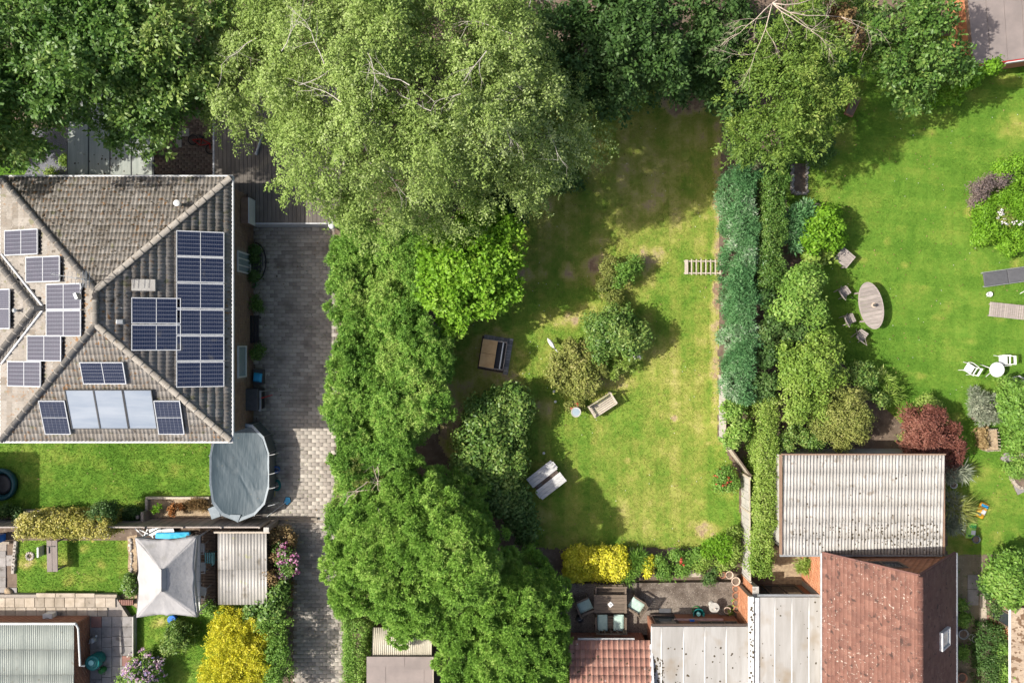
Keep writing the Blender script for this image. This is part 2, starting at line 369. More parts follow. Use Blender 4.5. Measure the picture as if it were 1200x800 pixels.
pmat('corrugated_grey', (.33, .35, .31), (.25, .27, .24), 1.6, stretch=(5, .4, 1), rnd=.05, bump=.15, spots=[((.20, .19, .15), 4, .64, .1)])
pmat('moss', (.05, .04, .025), (.075, .055, .03), 9, bump=.5)
pmat('upvc', (.62, .62, .60), (.54, .54, .52), 3, rough=.4, bump=.03)
pmat('white_metal', (.62, .62, .60), (.52, .52, .5), 4, rough=.45, bump=.05)
pmat('grey_metal', (.36, .37, .37), (.28, .29, .29), 5, rough=.4, metal=.3, bump=.05)
pmat('dark_metal', (.05, .052, .055), (.07, .07, .07), 5, rough=.45, bump=.05)
pmat('black_plastic', (.02, .02, .022), (.03, .03, .03), 5, rough=.4, bump=.05)
pmat('lead', (.5, .5, .5), (.38, .38, .38), 5, rough=.5, bump=.1)
pmat('glass_dark', (.03, .04, .045), (.05, .06, .065), 3, rough=.08, bump=0, spec=.6)
pmat('glass_sky', (.30, .36, .38), (.24, .3, .33), 3, rough=.12, bump=0, spec=.6)  # pale sky reflection put into the glass colour
pmat('solar_cell', (.011, .017, .040), (.019, .026, .050), .7, rough=.25, bump=0, spec=.25, spots=[((.06, .06, .062), 2.2, .64, .15)])
pmat('solar_cell_west_lit', (.050, .048, .072), (.042, .044, .066), 3, rough=.3, bump=0, spec=.25)  # same cells, with the west slope's sunlit look put into the colour
pmat('solar_back', (.22, .23, .27), (.2, .21, .25), 3, rough=.4, bump=0, spec=.2)
pmat('solar_frame', (.48, .49, .5), (.42, .43, .44), 4, rough=.4, bump=0)
pmat('collector', (.27, .30, .34), (.19, .225, .275), .9, stretch=(.4, 2.6, 1), rough=.35, bump=.05, spec=.35)
pmat('wood_grey', (.33, .285, .25), (.24, .205, .18), 3, stretch=(1, 9, 1), rnd=.14, bump=.3)
pmat('wood_fence', (.31, .265, .225), (.24, .205, .175), 3, stretch=(1, 1, .3), rnd=.08, tint=(.33, .285, .24), bump=.3)
pmat('wood_pale', (.46, .40, .32), (.36, .31, .245), 3, stretch=(6, 6, .5), rnd=.1, bump=.3)
pmat('wood_dark', (.085, .062, .048), (.055, .04, .033), 3, stretch=(8, 1, 1), rnd=.15, bump=.3)
pmat('wood_brown', (.155, .118, .085), (.11, .082, .06), 3, stretch=(1, 8, 1), rnd=.18, bump=.3)
pmat('plywood', (.66, .42, .20), (.56, .34, .15), 4, rnd=.1, bump=.25)
pmat('fabric_white', (.335, .325, .32), (.30, .29, .285), 2, rough=.9, bump=.25, bsc=7, bd=.06, spots=[((.26, .25, .235), 1.6, .58, .15)])
pmat('fabric_mint', (.40, .50, .43), (.31, .42, .36), 10, rough=.95, bump=.25, rnd=.08)
pmat('fabric_charcoal', (.07, .07, .075), (.09, .09, .095), 6, rough=.8, bump=.2, rnd=.1)
pmat('pool_cover', (.036, .056, .068), (.050, .073, .086), 1.3, rough=.5, bump=.28, bsc=3, bd=.05, stretch=(2.6, .6, 1), spec=.22, spots=[((.085, .105, .115), 1.1, .62, .12), ((.14, .12, .08), 9, .73, .02)])
pmat('pool_wall', (.09, .105, .115), (.12, .135, .145), 4, rough=.6, bump=.1)
pmat('pool_rim', (.20, .235, .255), (.16, .19, .21), 6, rough=.5, bump=.1)
pmat('plastic_teal', (.01, .13, .12), (.015, .17, .155), 4, rough=.35, bump=.05)
pmat('plastic_teal_pale', (.30, .62, .58), (.24, .52, .49), 4, rough=.35, bump=.05)
pmat('plastic_dark_teal', (.008, .045, .05), (.012, .06, .065), 4, rough=.3, bump=.05)
pmat('plastic_green', (.02, .13, .03), (.03, .17, .04), 4, rough=.4, bump=.05)
pmat('plastic_blue', (.02, .12, .50), (.03, .16, .55), 4, rough=.35, bump=.05)
pmat('plastic_sky', (.03, .30, .55), (.05, .38, .62), 4, rough=.35, bump=.05)
pmat('water_blue', (.02, .28, .42), (.10, .48, .60), 5, rough=.08, bump=.15, bsc=9)
pmat('plastic_yellow', (.50, .40, .04), (.42, .33, .03), 4, rough=.4, bump=.05)
pmat('plastic_orange', (.60, .28, .02), (.65, .36, .03), 14, rough=.35, bump=.4, bsc=20)
pmat('plastic_lime', (.20, .48, .06), (.30, .50, .10), 14, rough=.35, bump=.4, bsc=20)
pmat('plastic_red', (.42, .03, .025), (.34, .025, .02), 4, rough=.4, bump=.05)
pmat('terracotta', (.40, .19, .11), (.32, .15, .09), 8, rnd=.2, bump=.2)
pmat('terracotta_pale', (.55, .43, .33), (.46, .35, .27), 8, bump=.2)
pmat('pink_stone', (.55, .36, .32), (.45, .28, .25), 8, bump=.3)
pmat('bark', (.10, .078, .06), (.065, .05, .04), 9, stretch=(1, 1, .3), bump=.6)
pmat('bark_birch', (.50, .46, .40), (.36, .32, .27), 9, stretch=(.4, .4, 3), bump=.4, spots=[((.06, .05, .045), 7, .62, .05)])
pmat('deadwood', (.46, .38, .31), (.36, .29, .23), 9, bump=.3)
G = lambda *c: srgb(c)[:3]
# leaf colours: real leaf albedos, dark to light within one plant
rampmat('leaf_birch', [(.125,.205,.038),(.215,.315,.066),(.31,.41,.11),(.43,.51,.22)], .36, .55)
rampmat('leaf_dark', [(0.060, 0.138, 0.022), (0.096, 0.198, 0.034), (0.162, 0.270, 0.053), (0.300, 0.384, 0.096)], 0.36, 0.45, .35)
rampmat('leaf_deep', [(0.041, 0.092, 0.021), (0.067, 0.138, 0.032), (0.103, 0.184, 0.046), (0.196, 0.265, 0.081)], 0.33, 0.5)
rampmat('leaf_mid', [(0.100, 0.206, 0.033), (0.163, 0.306, 0.048), (0.237, 0.388, 0.069), (0.362, 0.475, 0.125)], 0.38, 0.5)
rampmat('leaf_conifer', [(.095,.215,.030),(.165,.325,.046),(.25,.43,.072),(.42,.55,.14)], .32, .6)
rampmat('leaf_pine', [(.095,.205,.028),(.180,.345,.048),(.275,.46,.075),(.47,.60,.16)], .30, .6)
rampmat('leaf_lime', [(0.121, 0.264, 0.015), (0.187, 0.374, 0.026), (0.264, 0.462, 0.042), (0.374, 0.506, 0.077)], 0.46, 0.5)
rampmat('leaf_blue', [(.060,.165,.055),(.105,.250,.085),(.165,.325,.130),(.45,.54,.38)], .28, .6)
rampmat('leaf_box', [(0.126, 0.228, 0.029), (0.216, 0.336, 0.054), (0.300, 0.408, 0.078), (0.456, 0.516, 0.180)], 0.38, 0.5)
rampmat('leaf_olive', [(0.140, 0.176, 0.044), (0.229, 0.264, 0.061), (0.316, 0.334, 0.088), (0.456, 0.421, 0.176)], 0.38, .55)
rampmat('leaf_gold', [(.28,.33,.025),(.54,.53,.03),(.74,.68,.05),(.80,.74,.14)], .32, .55)
rampmat('leaf_variegated', [(0.172, 0.207, 0.034), (0.345, 0.333, 0.063), (0.483, 0.425, 0.103), (0.632, 0.598, 0.322)], .3, .5)
rampmat('leaf_red', [(.095,.032,.024),(.155,.055,.040),(.22,.085,.058),(.30,.14,.095)], .25, .55)
rampmat('leaf_purple', [(0.098, 0.077, 0.077), (0.154, 0.119, 0.112), (0.224, 0.168, 0.140), (0.280, 0.238, 0.182)], .2, .6)
rampmat('leaf_brown', [(.14, .085, .035), (.22, .14, .06), (.30, .21, .09), (.38, .29, .14)], .25, .6)
rampmat('leaf_rust', [(.26, .10, .03), (.38, .16, .045), (.48, .23, .08), (.55, .32, .14)], .2, .6)
rampmat('leaf_grey', [(0.144, 0.180, 0.120), (0.216, 0.252, 0.168), (0.300, 0.324, 0.228), (0.396, 0.408, 0.300)], .2, .6)
rampmat('petal_mixed', [(.30, .26, .50), (.55, .30, .42), (.60, .48, .52), (.62, .60, .50)], .25, .6)
rampmat('petal_pink', [(.38, .10, .24), (.50, .18, .34), (.55, .26, .40), (.60, .40, .50)], .25, .6)
rampmat('petal_white', [(.6, .55, .5), (.66, .62, .6), (.7, .68, .66), (.72, .7, .7)], .2, .6)
rampmat('petal_red', [(.45, .04, .03), (.5, .06, .04), (.55, .1, .08), (.6, .25, .2)], .2, .6)
LAWN = [(.085, .185, .020), (.125, .232, .028), (.185, .265, .040), (.275, .305, .062), (.38, .36, .11), (.38, .29, .17), (.25, .165, .11)]
rampmat('turf', LAWN, 0, .9, .1, .9, .26)
rampmat('blade', LAWN, .25, .7, .15)
rampmat('leaf_ash', [(0.090, 0.168, 0.026), (0.150, 0.246, 0.041), (0.228, 0.324, 0.060), (0.360, 0.420, 0.108)], 0.38, .5)
# foliage habits
BIRCH = dict(mat='leaf_birch', shr=.3, mode='spray', k=44, s=.75, l=.085, w=.05, b=.85, bs=1.5, nc=17, droop=.9, up=.1, out=.8, spread=.14, flat=.8, lump=.3, dep=.68, inner=.2, bflat=.8, tn=.35, tf=.5, tv=.1, tl=.16, ln_r=.6)
BROAD = dict(mat='leaf_dark', mode='spray', shr=.45, k=32, s=.66, l=.15, w=.085, b=.75, bs=1.9, nc=13, droop=.35, up=.15, out=.8, spread=.24, lump=.35, dep=.6, inner=.2, tn=.5, tf=.45, tv=.13, tl=.12)
DEEP = dict(BROAD, mat='leaf_deep')
ASH = dict(BROAD, mat='leaf_ash', l=.12, w=.055, s=.75, droop=.5, b=.8, k=40, spread=.17)
CONIF = dict(mat='leaf_conifer', mode='spray', k=40, s=.24, l=.085, w=.032, b=.36, bs=1.5, nc=15, shr=.35, droop=.1, up=.5, out=.7, spread=.28, flat=1, lump=.45, dep=.45, inner=.3, tn=.75, tf=.8, tv=.17, tl=.14, ln_r=.8)
PINE = dict(mat='leaf_pine', mode='tuft', k=34, s=.14, l=.09, w=.030, b=.30, bs=2.4, nc=26, shr=.4, up=.25, out=.9, jit=.2, open=.6, lump=.25, dep=.72, inner=.3, tn=.5, tf=1.6, tv=.10, tl=.12, bflat=1.0)
LIME = dict(mat='leaf_lime', mode='spray', k=20, s=.42, l=.15, w=.10, b=.6, bs=.8, nc=11, droop=.2, up=.3, out=.7, spread=.3, lump=.35, dep=.62, inner=.2, tn=.4, tv=.12, tl=.1)
SHRUB = dict(mat='leaf_mid', mode='ball', k=24, s=.20, l=.085, w=.05, b=.33, bs=1.5, nc=12, shr=.55, lump=.35, dep=.62, inner=.25, tn=.45, tf=1.2, tv=.12, tl=.12, zr=.8)
BLUE = dict(mat='leaf_blue', mode='spray', k=28, s=.30, l=.12, w=.028, hd=85, up=.55, out=.5, jit=.5, spread=.25, flat=1, droop=.05, tn=.5, tf=.8, tv=.14, tl=.14, ln_r=.8)
CLIP = dict(mat='leaf_box', mode='ball', k=20, s=.17, l=.075, w=.045, hd=85, tn=.5, tf=.9, tv=.1, tl=.14)
GOLD = dict(mat='leaf_gold', mode='spray', k=22, s=.24, l=.10, w=.03, b=.34, bs=.7, nc=9, up=.6, out=.5, droop=0, spread=.3, flat=1, lump=.3, dep=.7, inner=.15, tn=.3, tv=.15, tl=.15, zr=.9, ln_r=.7)
def sty(base, **k): return dict(base, **k)
# ---------------------------------------------------------------- ground, lawns, paving
def struct(o): o['kind'] = 'structure'; return o
g = MB(); g.add([(-150, -150, 0), (150, -150, 0), (150, 150, 0), (-150, 150, 0)], [(0, 1, 2, 3)]); struct(g.build('ground', MATS['soil']))
def sheet(name, polypx, mat, z=.004, kind='structure', rough=0):
    pts = []
    for i, p in enumerate(polypx):
        a = W(*p); b = W(*polypx[(i + 1) % len(polypx)])
        n = max(1, int((b - a).length / .25)) if rough else 1
        for k in range(n):
            q = a.lerp(b, k / n); pts.append((q.x + random.uniform(-rough, rough), q.y + random.uniform(-rough, rough)))
    m = MB(); m.prism(pts, -.05, z); o = m.build(name, mat); o['kind'] = kind; return o
SPOTS = {   # (px, py, radius x, radius y, amount): dry or bare turf, or painted shade tone
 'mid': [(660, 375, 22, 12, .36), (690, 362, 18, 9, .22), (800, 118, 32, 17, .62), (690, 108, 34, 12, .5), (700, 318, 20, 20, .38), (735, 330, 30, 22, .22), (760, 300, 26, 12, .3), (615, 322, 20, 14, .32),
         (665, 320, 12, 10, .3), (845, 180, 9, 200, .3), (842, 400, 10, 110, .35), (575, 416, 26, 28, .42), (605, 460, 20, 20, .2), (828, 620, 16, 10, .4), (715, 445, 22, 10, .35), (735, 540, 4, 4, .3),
         (640, 480, 16, 12, .25), (790, 430, 40, 60, .08), (760, 280, 60, 40, .08), (860, 560, 14, 14, .3), (530, 520, 24, 80, .4), (545, 160, 30, 100, .2), (790, 490, 4, 4, .3), (760, 215, 40, 40, .05), (740, 190, 110, 70, .12), (620, 260, 40, 60, .12)],  # last two: olive tone of tree shade painted into the lawn head
 'right': [(1010, 305, 8, 4, 0.22), (1060, 310, 5, 4, 0.25), (1083, 341, 6, 6, 0.25), (1134, 250, 5, 6, 0.25), (1040, 283, 5, 5, 0.19), (1190, 150, 22, 18, 0.22), (1185, 95, 22, 8, 0.25), (1085, 155, 12, 5, 0.25), (990, 160, 16, 16, 0.22), (1000, 110, 16, 26, 0.22), (1030, 60, 20, 16, 0.31),
           (1060, 90, 20, 16, 0.25), (1140, 300, 14, 10, 0.14), (1195, 310, 10, 10, 0.25), (1110, 360, 14, 8, 0.15), (1100, 370, 8, 5, 0.20), (1140, 400, 12, 5, 0.19), (1120, 490, 12, 8, 0.31), (1160, 580, 50, 50, 0.18), (1130, 640, 40, 20, 0.22), (1120, 620, 20, 60, 0.15), (1015, 398, 6, 6, 0.19), (1050, 500, 12, 20, 0.25), (1170, 375, 8, 4, 0.19), (1080, 440, 6, 4, 0.20), (960, 230, 16, 40, 0.19)],
 'left': [(75, 540, 10, 5, .08), (180, 590, 60, 5, .15)],
 'corner': [(99, 643, 6, 5, .28), (82, 679, 8, 6, .26), (120, 662, 7, 5, .2), (60, 659, 20, 8, .3), (30, 658, 14, 7, .4), (35, 675, 20, 30, -.05)],
 'small': [], 'front': [(190, 730, 16, 6, .3), (250, 705, 40, 10, .2)]}
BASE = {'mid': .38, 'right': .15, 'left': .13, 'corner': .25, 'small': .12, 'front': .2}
LAWNS = {
 'mid': [(530, 90), (848, 90), (843, 250), (842, 455), (842, 512), (866, 556), (868, 642), (628, 642), (590, 600), (540, 560), (515, 520), (520, 400), (530, 300), (560, 240)],
 'right': [(925, 50), (1140, 40), (1150, 84), (1230, 70), (1230, 640), (1160, 650), (1110, 650), (1106, 560), (1060, 500), (1000, 440), (950, 380), (940, 300), (915, 215)],
 'left': [(-40, 480), (247, 480), (247, 582), (172, 582), (172, 596), (-40, 596)],
 'corner': [(22, 634), (153, 632), (152, 690), (138, 698), (44, 695), (20, 698), (19, 668)],
 'small': [(-30, 120), (40, 150), (36, 190), (26, 216), (-30, 216)],
 'front': [(137, 709), (160, 709), (160, 722), (320, 700), (322, 830), (158, 830), (156, 724), (137, 722)]}
def dry_shade_tone(x, y, key):
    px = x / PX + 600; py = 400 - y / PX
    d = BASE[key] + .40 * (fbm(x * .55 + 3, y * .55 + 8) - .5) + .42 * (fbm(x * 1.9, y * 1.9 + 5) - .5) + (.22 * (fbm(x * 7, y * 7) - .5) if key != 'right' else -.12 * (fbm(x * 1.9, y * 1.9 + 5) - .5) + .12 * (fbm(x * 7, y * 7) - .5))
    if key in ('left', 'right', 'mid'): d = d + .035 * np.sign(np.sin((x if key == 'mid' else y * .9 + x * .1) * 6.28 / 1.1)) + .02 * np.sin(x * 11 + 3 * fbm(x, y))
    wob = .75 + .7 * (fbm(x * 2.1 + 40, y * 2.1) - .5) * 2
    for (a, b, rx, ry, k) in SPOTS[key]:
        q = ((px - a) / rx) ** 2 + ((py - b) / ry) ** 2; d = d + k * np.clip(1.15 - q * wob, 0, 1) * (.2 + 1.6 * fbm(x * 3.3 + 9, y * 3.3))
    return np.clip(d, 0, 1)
BL_V = []; BL_T = []
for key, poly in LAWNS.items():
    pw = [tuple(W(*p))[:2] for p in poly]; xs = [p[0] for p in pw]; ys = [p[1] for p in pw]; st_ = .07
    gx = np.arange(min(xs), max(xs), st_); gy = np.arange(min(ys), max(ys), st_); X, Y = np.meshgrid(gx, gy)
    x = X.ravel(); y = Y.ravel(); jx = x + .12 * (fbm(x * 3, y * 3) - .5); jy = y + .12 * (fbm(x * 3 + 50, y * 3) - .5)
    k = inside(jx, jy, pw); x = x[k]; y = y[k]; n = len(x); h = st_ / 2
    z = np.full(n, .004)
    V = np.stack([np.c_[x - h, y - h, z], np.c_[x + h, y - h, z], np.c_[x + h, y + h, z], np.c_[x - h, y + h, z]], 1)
    struct(npmesh('lawn', V.reshape(-1, 3), np.arange(n * 4).reshape(n, 4), MATS['turf'], None, dry_shade_tone(x, y, key)))
    A = n * st_ * st_; m = int(A * 850); i = rng.integers(0, n, m); bx = x[i] + rng.uniform(-h, h, m); by = y[i] + rng.uniform(-h, h, m); dr = dry_shade_tone(bx, by, key)
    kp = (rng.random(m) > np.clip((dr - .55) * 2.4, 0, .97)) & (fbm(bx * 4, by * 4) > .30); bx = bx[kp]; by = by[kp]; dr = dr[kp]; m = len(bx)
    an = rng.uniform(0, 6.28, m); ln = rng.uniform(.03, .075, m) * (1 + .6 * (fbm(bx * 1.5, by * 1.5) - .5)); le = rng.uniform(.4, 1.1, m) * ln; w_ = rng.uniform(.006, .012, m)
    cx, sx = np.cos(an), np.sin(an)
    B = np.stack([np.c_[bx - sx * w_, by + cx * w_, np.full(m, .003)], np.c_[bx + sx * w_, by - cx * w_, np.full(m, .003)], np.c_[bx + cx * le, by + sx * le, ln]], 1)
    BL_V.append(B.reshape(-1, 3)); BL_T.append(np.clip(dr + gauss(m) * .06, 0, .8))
BV = np.concatenate(BL_V)
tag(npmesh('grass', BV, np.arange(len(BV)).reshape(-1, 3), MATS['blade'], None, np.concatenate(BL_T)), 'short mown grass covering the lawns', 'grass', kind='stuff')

def blocks(name, parent, polypx, bw, bh, mat, z0, zt, gap=.008, excl=(), ang=0, tv=.5):
    """block paving as joined real blocks"""
    pw = [tuple(W(*p))[:2] for p in polypx]; ex = [[tuple(W(*p))[:2] for p in e] for e in excl]
    xs = [p[0] for p in pw]; ys = [p[1] for p in pw]; c = []
    r = 0; y = min(ys)
    while y < max(ys):
        x = min(xs) - (r % 2) * bw / 2
        while x < max(xs): c.append((x + bw / 2, y + bh / 2)); x += bw
        y += bh; r += 1
    c = np.array(c); k = inside(c[:, 0], c[:, 1], pw)
    for e in ex: k &= ~inside(c[:, 0], c[:, 1], e)
    c = c[k]; n = len(c); w = bw / 2 - gap / 2; h = bh / 2 - gap / 2; b = .006
    top = zt + rng.uniform(-.004, .004, n)
    L = []
    for (ww, hh, zz) in ((w, h, np.full(n, z0)), (w, h, top - b), (w - b, h - b, top)):
        for sx, sy in ((-1, -1), (1, -1), (1, 1), (-1, 1)): L.append(np.c_[c[:, 0] + sx * ww, c[:, 1] + sy * hh, zz + (sx * rng.uniform(-.002, .002, n))])
    V = np.stack(L, 1); f = []
    for lo in (0, 4):
        for q in range(4): f.append((lo + q, lo + (q + 1) % 4, lo + 4 + (q + 1) % 4, lo + 4 + q))
    f.append((8, 9, 10, 11)); f = np.array(f); F = (np.arange(n)[:, None, None] * 12 + f[None]).reshape(-1, 4)
    t = np.clip(.45 + gauss(n) * .32 * tv * 2 + .5 * (fbm(c[:, 0] * .7, c[:, 1] * .7) - .5), 0, 1)
    return npmesh(name, V.reshape(-1, 3), F, mat, parent, np.repeat(t, 9), world=True, kind='stuff')
DRV = [(296, 255), (392, 255), (394, 420), (392, 600), (400, 700), (404, 830), (345, 830), (344, 640), (312, 632), (262, 612), (250, 560), (262, 490), (296, 480)]
dr = sheet('driveway', DRV, MATS['paver_joint'], .012)
blocks('paver', dr, DRV, .32, .165, MATS['paver'], .008, .03)
YARD = [(180, 120), (256, 100), (256, 214), (180, 214)]
yd = sheet('yard_paving', YARD, MATS['paver_joint'], .012)
blocks('paver', yd, YARD, .24, .12, MATS['yard_brick'], .008, .03)
sheet('slate_path', [(36, 150), (84, 150), (84, 216), (24, 216), (34, 196)], MATS['slate_gravel'], .008, rough=.04)
sheet('soil_bed', [(174, 584), (250, 584), (250, 606), (174, 606)], MATS['bed_chips'], .03)
sheet('soil_bed', [(150, 628), (162, 626), (162, 712), (152, 706)], MATS['bed_chips'], .03, rough=.03)
ZP = .30   # the patio lies a step above the lawn
sheet('patio', [(640, 681), (872, 679), (872, 730), (640, 750)], MATS['gravel'], ZP)
sheet('garden_path', [(1106, 650), (1152, 650), (1160, 830), (1100, 830)], MATS['path_dirt'], .010, rough=.04)
sheet('garden_path', [(905, 640), (975, 645), (975, 700), (905, 700)], MATS['bed_chips'], .010, rough=.04)

def slabs(parent, rects, z0, zt, mat, name='paving_slab', world=True, gap=.5):
    for (x0, y0, x1, y1) in rects:
        a = W(x0 + gap / 2, y0 + gap / 2, zt); b = W(x1 - gap / 2, y1 - gap / 2, zt); m = MB(); c = (a + b) / 2
        m.box((0, 0, (z0 - zt) / 2), (abs(b.x - a.x), abs(b.y - a.y), zt - z0)); o = m.build(name, mat, parent, bevel=.008)
        o.location = Vector((c.x, c.y, zt + random.uniform(-.006, .006))) - (origin_of(parent) if parent else Vector()); o.rotation_euler = (random.uniform(-.008, .008), random.uniform(-.008, .008), random.uniform(-.012, .012))
# terrace of slabs at the bottom left
ZT = .28
tr = sheet('terrace', [(-30, 694), (137, 694), (155, 722), (156, 830), (-30, 830)], MATS['mortar'], ZT - .04)
rs = []
xx = -6
for i, w in enumerate([12, 11, 11.5, 12, 11.5, 11.5, 12, 12, 12, 12, 12, 12]):
    rs.append((xx, 700, xx + w, 711.5)); xx += w
slabs(tr, [r for r in rs if r[2] < 137], ZT - .05, ZT, MATS['slab'])
slabs(tr, [(42, 694.5, 65, 699.8), (65, 694.5, 88, 699.8), (88, 694.8, 111, 699.8), (111, 696, 137, 699.8)], ZT - .05, ZT + .02, MATS['slab'])
xx = -4
for w in [10, 12, 12.5, 12, 11, 12, 12, 12.5, 12, 12, 12, 12]:
    if xx + w < 137: slabs(tr, [(xx, 711.5, xx + w, 722)], ZT - .05, ZT, MATS['slab'])
    xx += w
for (x0, x1, ys_) in ((119, 131, (722, 734, 746, 758, 769, 781, 793, 806)), (131, 143, (722, 734, 745, 757, 769, 780, 792, 806)), (143, 154.5, (722, 734, 746, 757, 768, 780, 792, 806)), (106, 119, (722, 735, 747, 760, 772, 784, 796, 808))):
    for i in range(len(ys_) - 1):
        red = (x0 == 143 and i in (4,)) or (x0 == 106 and i == 0)
        slabs(tr, [(x0, ys_[i], x1, ys_[i + 1])], ZT - .05, ZT, MATS['slab_red'] if red else MATS['slab_grey'])
m = MB(); a, b = W(155.2, 722, ZT), W(156.4, 830, ZT); m.box(((a.x + b.x) / 2, (a.y + b.y) / 2, ZT / 2 + .01), (.06, a.y - b.y, ZT + .06)); m.build('edging', MATS['concrete'], tr)
for k in range(9): slabs(tr, [(137 + k * 2.1, 702.5, 139 + k * 2.1, 709)], ZT - .16, ZT - .06, MATS['slab_red'], 'brick', gap=.3)
# left path beside the corner lawn
lp = sheet('side_path', [(-20, 632), (8, 634), (7, 690), (20, 696), (-20, 700)], MATS['mortar'], .02)
slabs(lp, [(-5, 645, 7, 653), (-5, 653, 7, 664), (-5, 664, 7, 676), (-5, 676, 7, 688), (-5, 688, 7, 699), (7, 688, 20, 697), (7, 650, 16, 663)], .01, .04, MATS['slab_grey'])
slabs(lp, [(0, 634, 11, 637.5)], .01, .12, MATS['slab'])
# path slabs beside the brown roofed house and beside the shrub
gp = bpy.data.objects['garden_path']
slabs(gp, [(1134, 673, 1147, 690), (1134, 690, 1147, 709)], .005, .035, MATS['slab_grey'])
slabs(gp, [(1148, 673, 1155, 693), (1148, 693, 1156, 712), (1148, 712, 1157, 735)], .005, .06, MATS['slab'])
slabs(gp, [(1157, 720, 1166, 732)], .005, .05, MATS['slab_red'])
slabs(bpy.data.objects['patio'], [(807.5, 667, 822, 676)], .005, ZP + .05, MATS['slab'])
slabs(bpy.data.objects['soil_bed'], [(246, 700, 250, 707)], .0, .05, MATS['slab'])
slabs(yd, [(206, 150, 213, 173), (213, 150, 222, 160)], .01, .05, MATS['concrete'])
# kerb of the driveway, dark edging at the pool
slabs(dr, [(316, 606.5, 372, 609.5)], .0, .14, MATS['paver_joint'], 'kerb')
slabs(dr, [(318, 609.8, 346, 612.6), (346, 609.8, 388, 612.6)], .0, .05, MATS['slab'], 'kerb')

# fallen leaves lying on grass and paving
m_ = 2600; fx = rng.uniform(-21.5, 21.5, m_); fy = rng.uniform(-14.3, 14.3, m_); kp = (fbm(fx * .5 + 11, fy * .5) + .25 * (fy > 2)) > .52; fx = fx[kp]; fy = fy[kp]; m_ = len(fx)
Tn = nrm(np.c_[gauss(m_, 2), np.zeros(m_)]); Nn = nrm(np.c_[gauss(m_, 2) * .25, np.ones(m_)])
V, F_ = leaf_quads(np.c_[fx, fy, np.full(m_, .05)], Tn, Nn, rng.uniform(.05, .09, m_), rng.uniform(.03, .055, m_))
tag(npmesh('fallen_leaves', V, F_, MATS['leaf_brown'], None, rng.random(m_)), 'dry fallen leaves scattered over lawns and paving', 'leaves', kind='stuff')

m_ = 520; fx = rng.uniform(-2, 21.5, m_); fy = rng.uniform(-9, 12, m_); pw_ = [[tuple(W(*p))[:2] for p in LAWNS[k]] for k in ('mid', 'right')]
kp = (inside(fx, fy, pw_[0]) | inside(fx, fy, pw_[1])) & (fbm(fx * .6, fy * .6 + 30) > .5); fx = fx[kp]; fy = fy[kp]; m_ = len(fx)
V, F_ = leaf_quads(np.c_[fx, fy, np.full(m_, .07)], nrm(np.c_[gauss(m_, 2), np.zeros(m_)]), nrm(np.c_[gauss(m_, 2) * .2, np.ones(m_)]), np.full(m_, .035), np.full(m_, .032))
tag(npmesh('lawn_daisies', V, F_, MATS['petal_white'], None, rng.random(m_)), 'tiny white daisies dotted over the lawns', 'daisies', kind='stuff')
# ---------------------------------------------------------------- building helpers
ROMAN = [(0, 0), (.06, .019), (.22, .022), (.30, 0), (.5, 0), (.56, .019), (.72, .022), (.8, 0), (1, 0)]
PLAIN = [(0, .006), (.5, 0), (1, .006)]
def tile_field(parent, mat, O, U, Vd, S, umin, umax, tw, tl, prof, step=.022, name='tile'):
    O, U, Vd = np.array(O, float), np.array(U, float), np.array(Vd, float); N_ = np.cross(U, Vd); N_ = N_ * np.sign(N_[2])
    nr = int(math.ceil(S / tl)); tl = S / nr; P = len(prof); Vs = []; Fs = []; T = []; nv = 0
    fu = np.array([p[0] for p in prof]); fh = np.array([p[1] for p in prof])
    for r in range(nr):
        v0 = r * tl - (.04 if r == 0 else 0); v1 = min((r + 1) * tl + .03, S); a, b = umin(max(v0, 0)), umax(max(v0, 0)); a1, b1 = umin(v1), umax(v1)
        if b - a < .02: continue
        j0 = int(math.floor(a / tw)); j1 = int(math.ceil(b / tw))
        for j in range(j0, j1):
            us = (j + fu) * tw; u0 = np.clip(us, a, b); u1 = np.clip(us, a1, b1)
            if u0[-1] - u0[0] < .01: continue
            dz = random.uniform(-.004, .004); sl_ = random.uniform(-.006, .006)
            L = []
            for (u, v, h) in ((u0, v0, fh * 0 - .01), (u0, v0 + sl_, fh + step + dz), (u1, v1, fh + dz)):
                L.append(O + u[:, None] * U + v * Vd + h[:, None] * N_)
            Vs.append(np.concatenate(L))
            for q in range(2):
                for i in range(P - 1): Fs.append((nv + q * P + i, nv + q * P + i + 1, nv + (q + 1) * P + i + 1, nv + (q + 1) * P + i))
            T += [min(1, max(0, random.gauss(.3, .28)))] * (2 * (P - 1)); nv += 3 * P
    o = npmesh(name, np.concatenate(Vs), np.array(Fs), mat, parent, np.array(T), world=True, kind='stuff'); return o
CAPME = {}
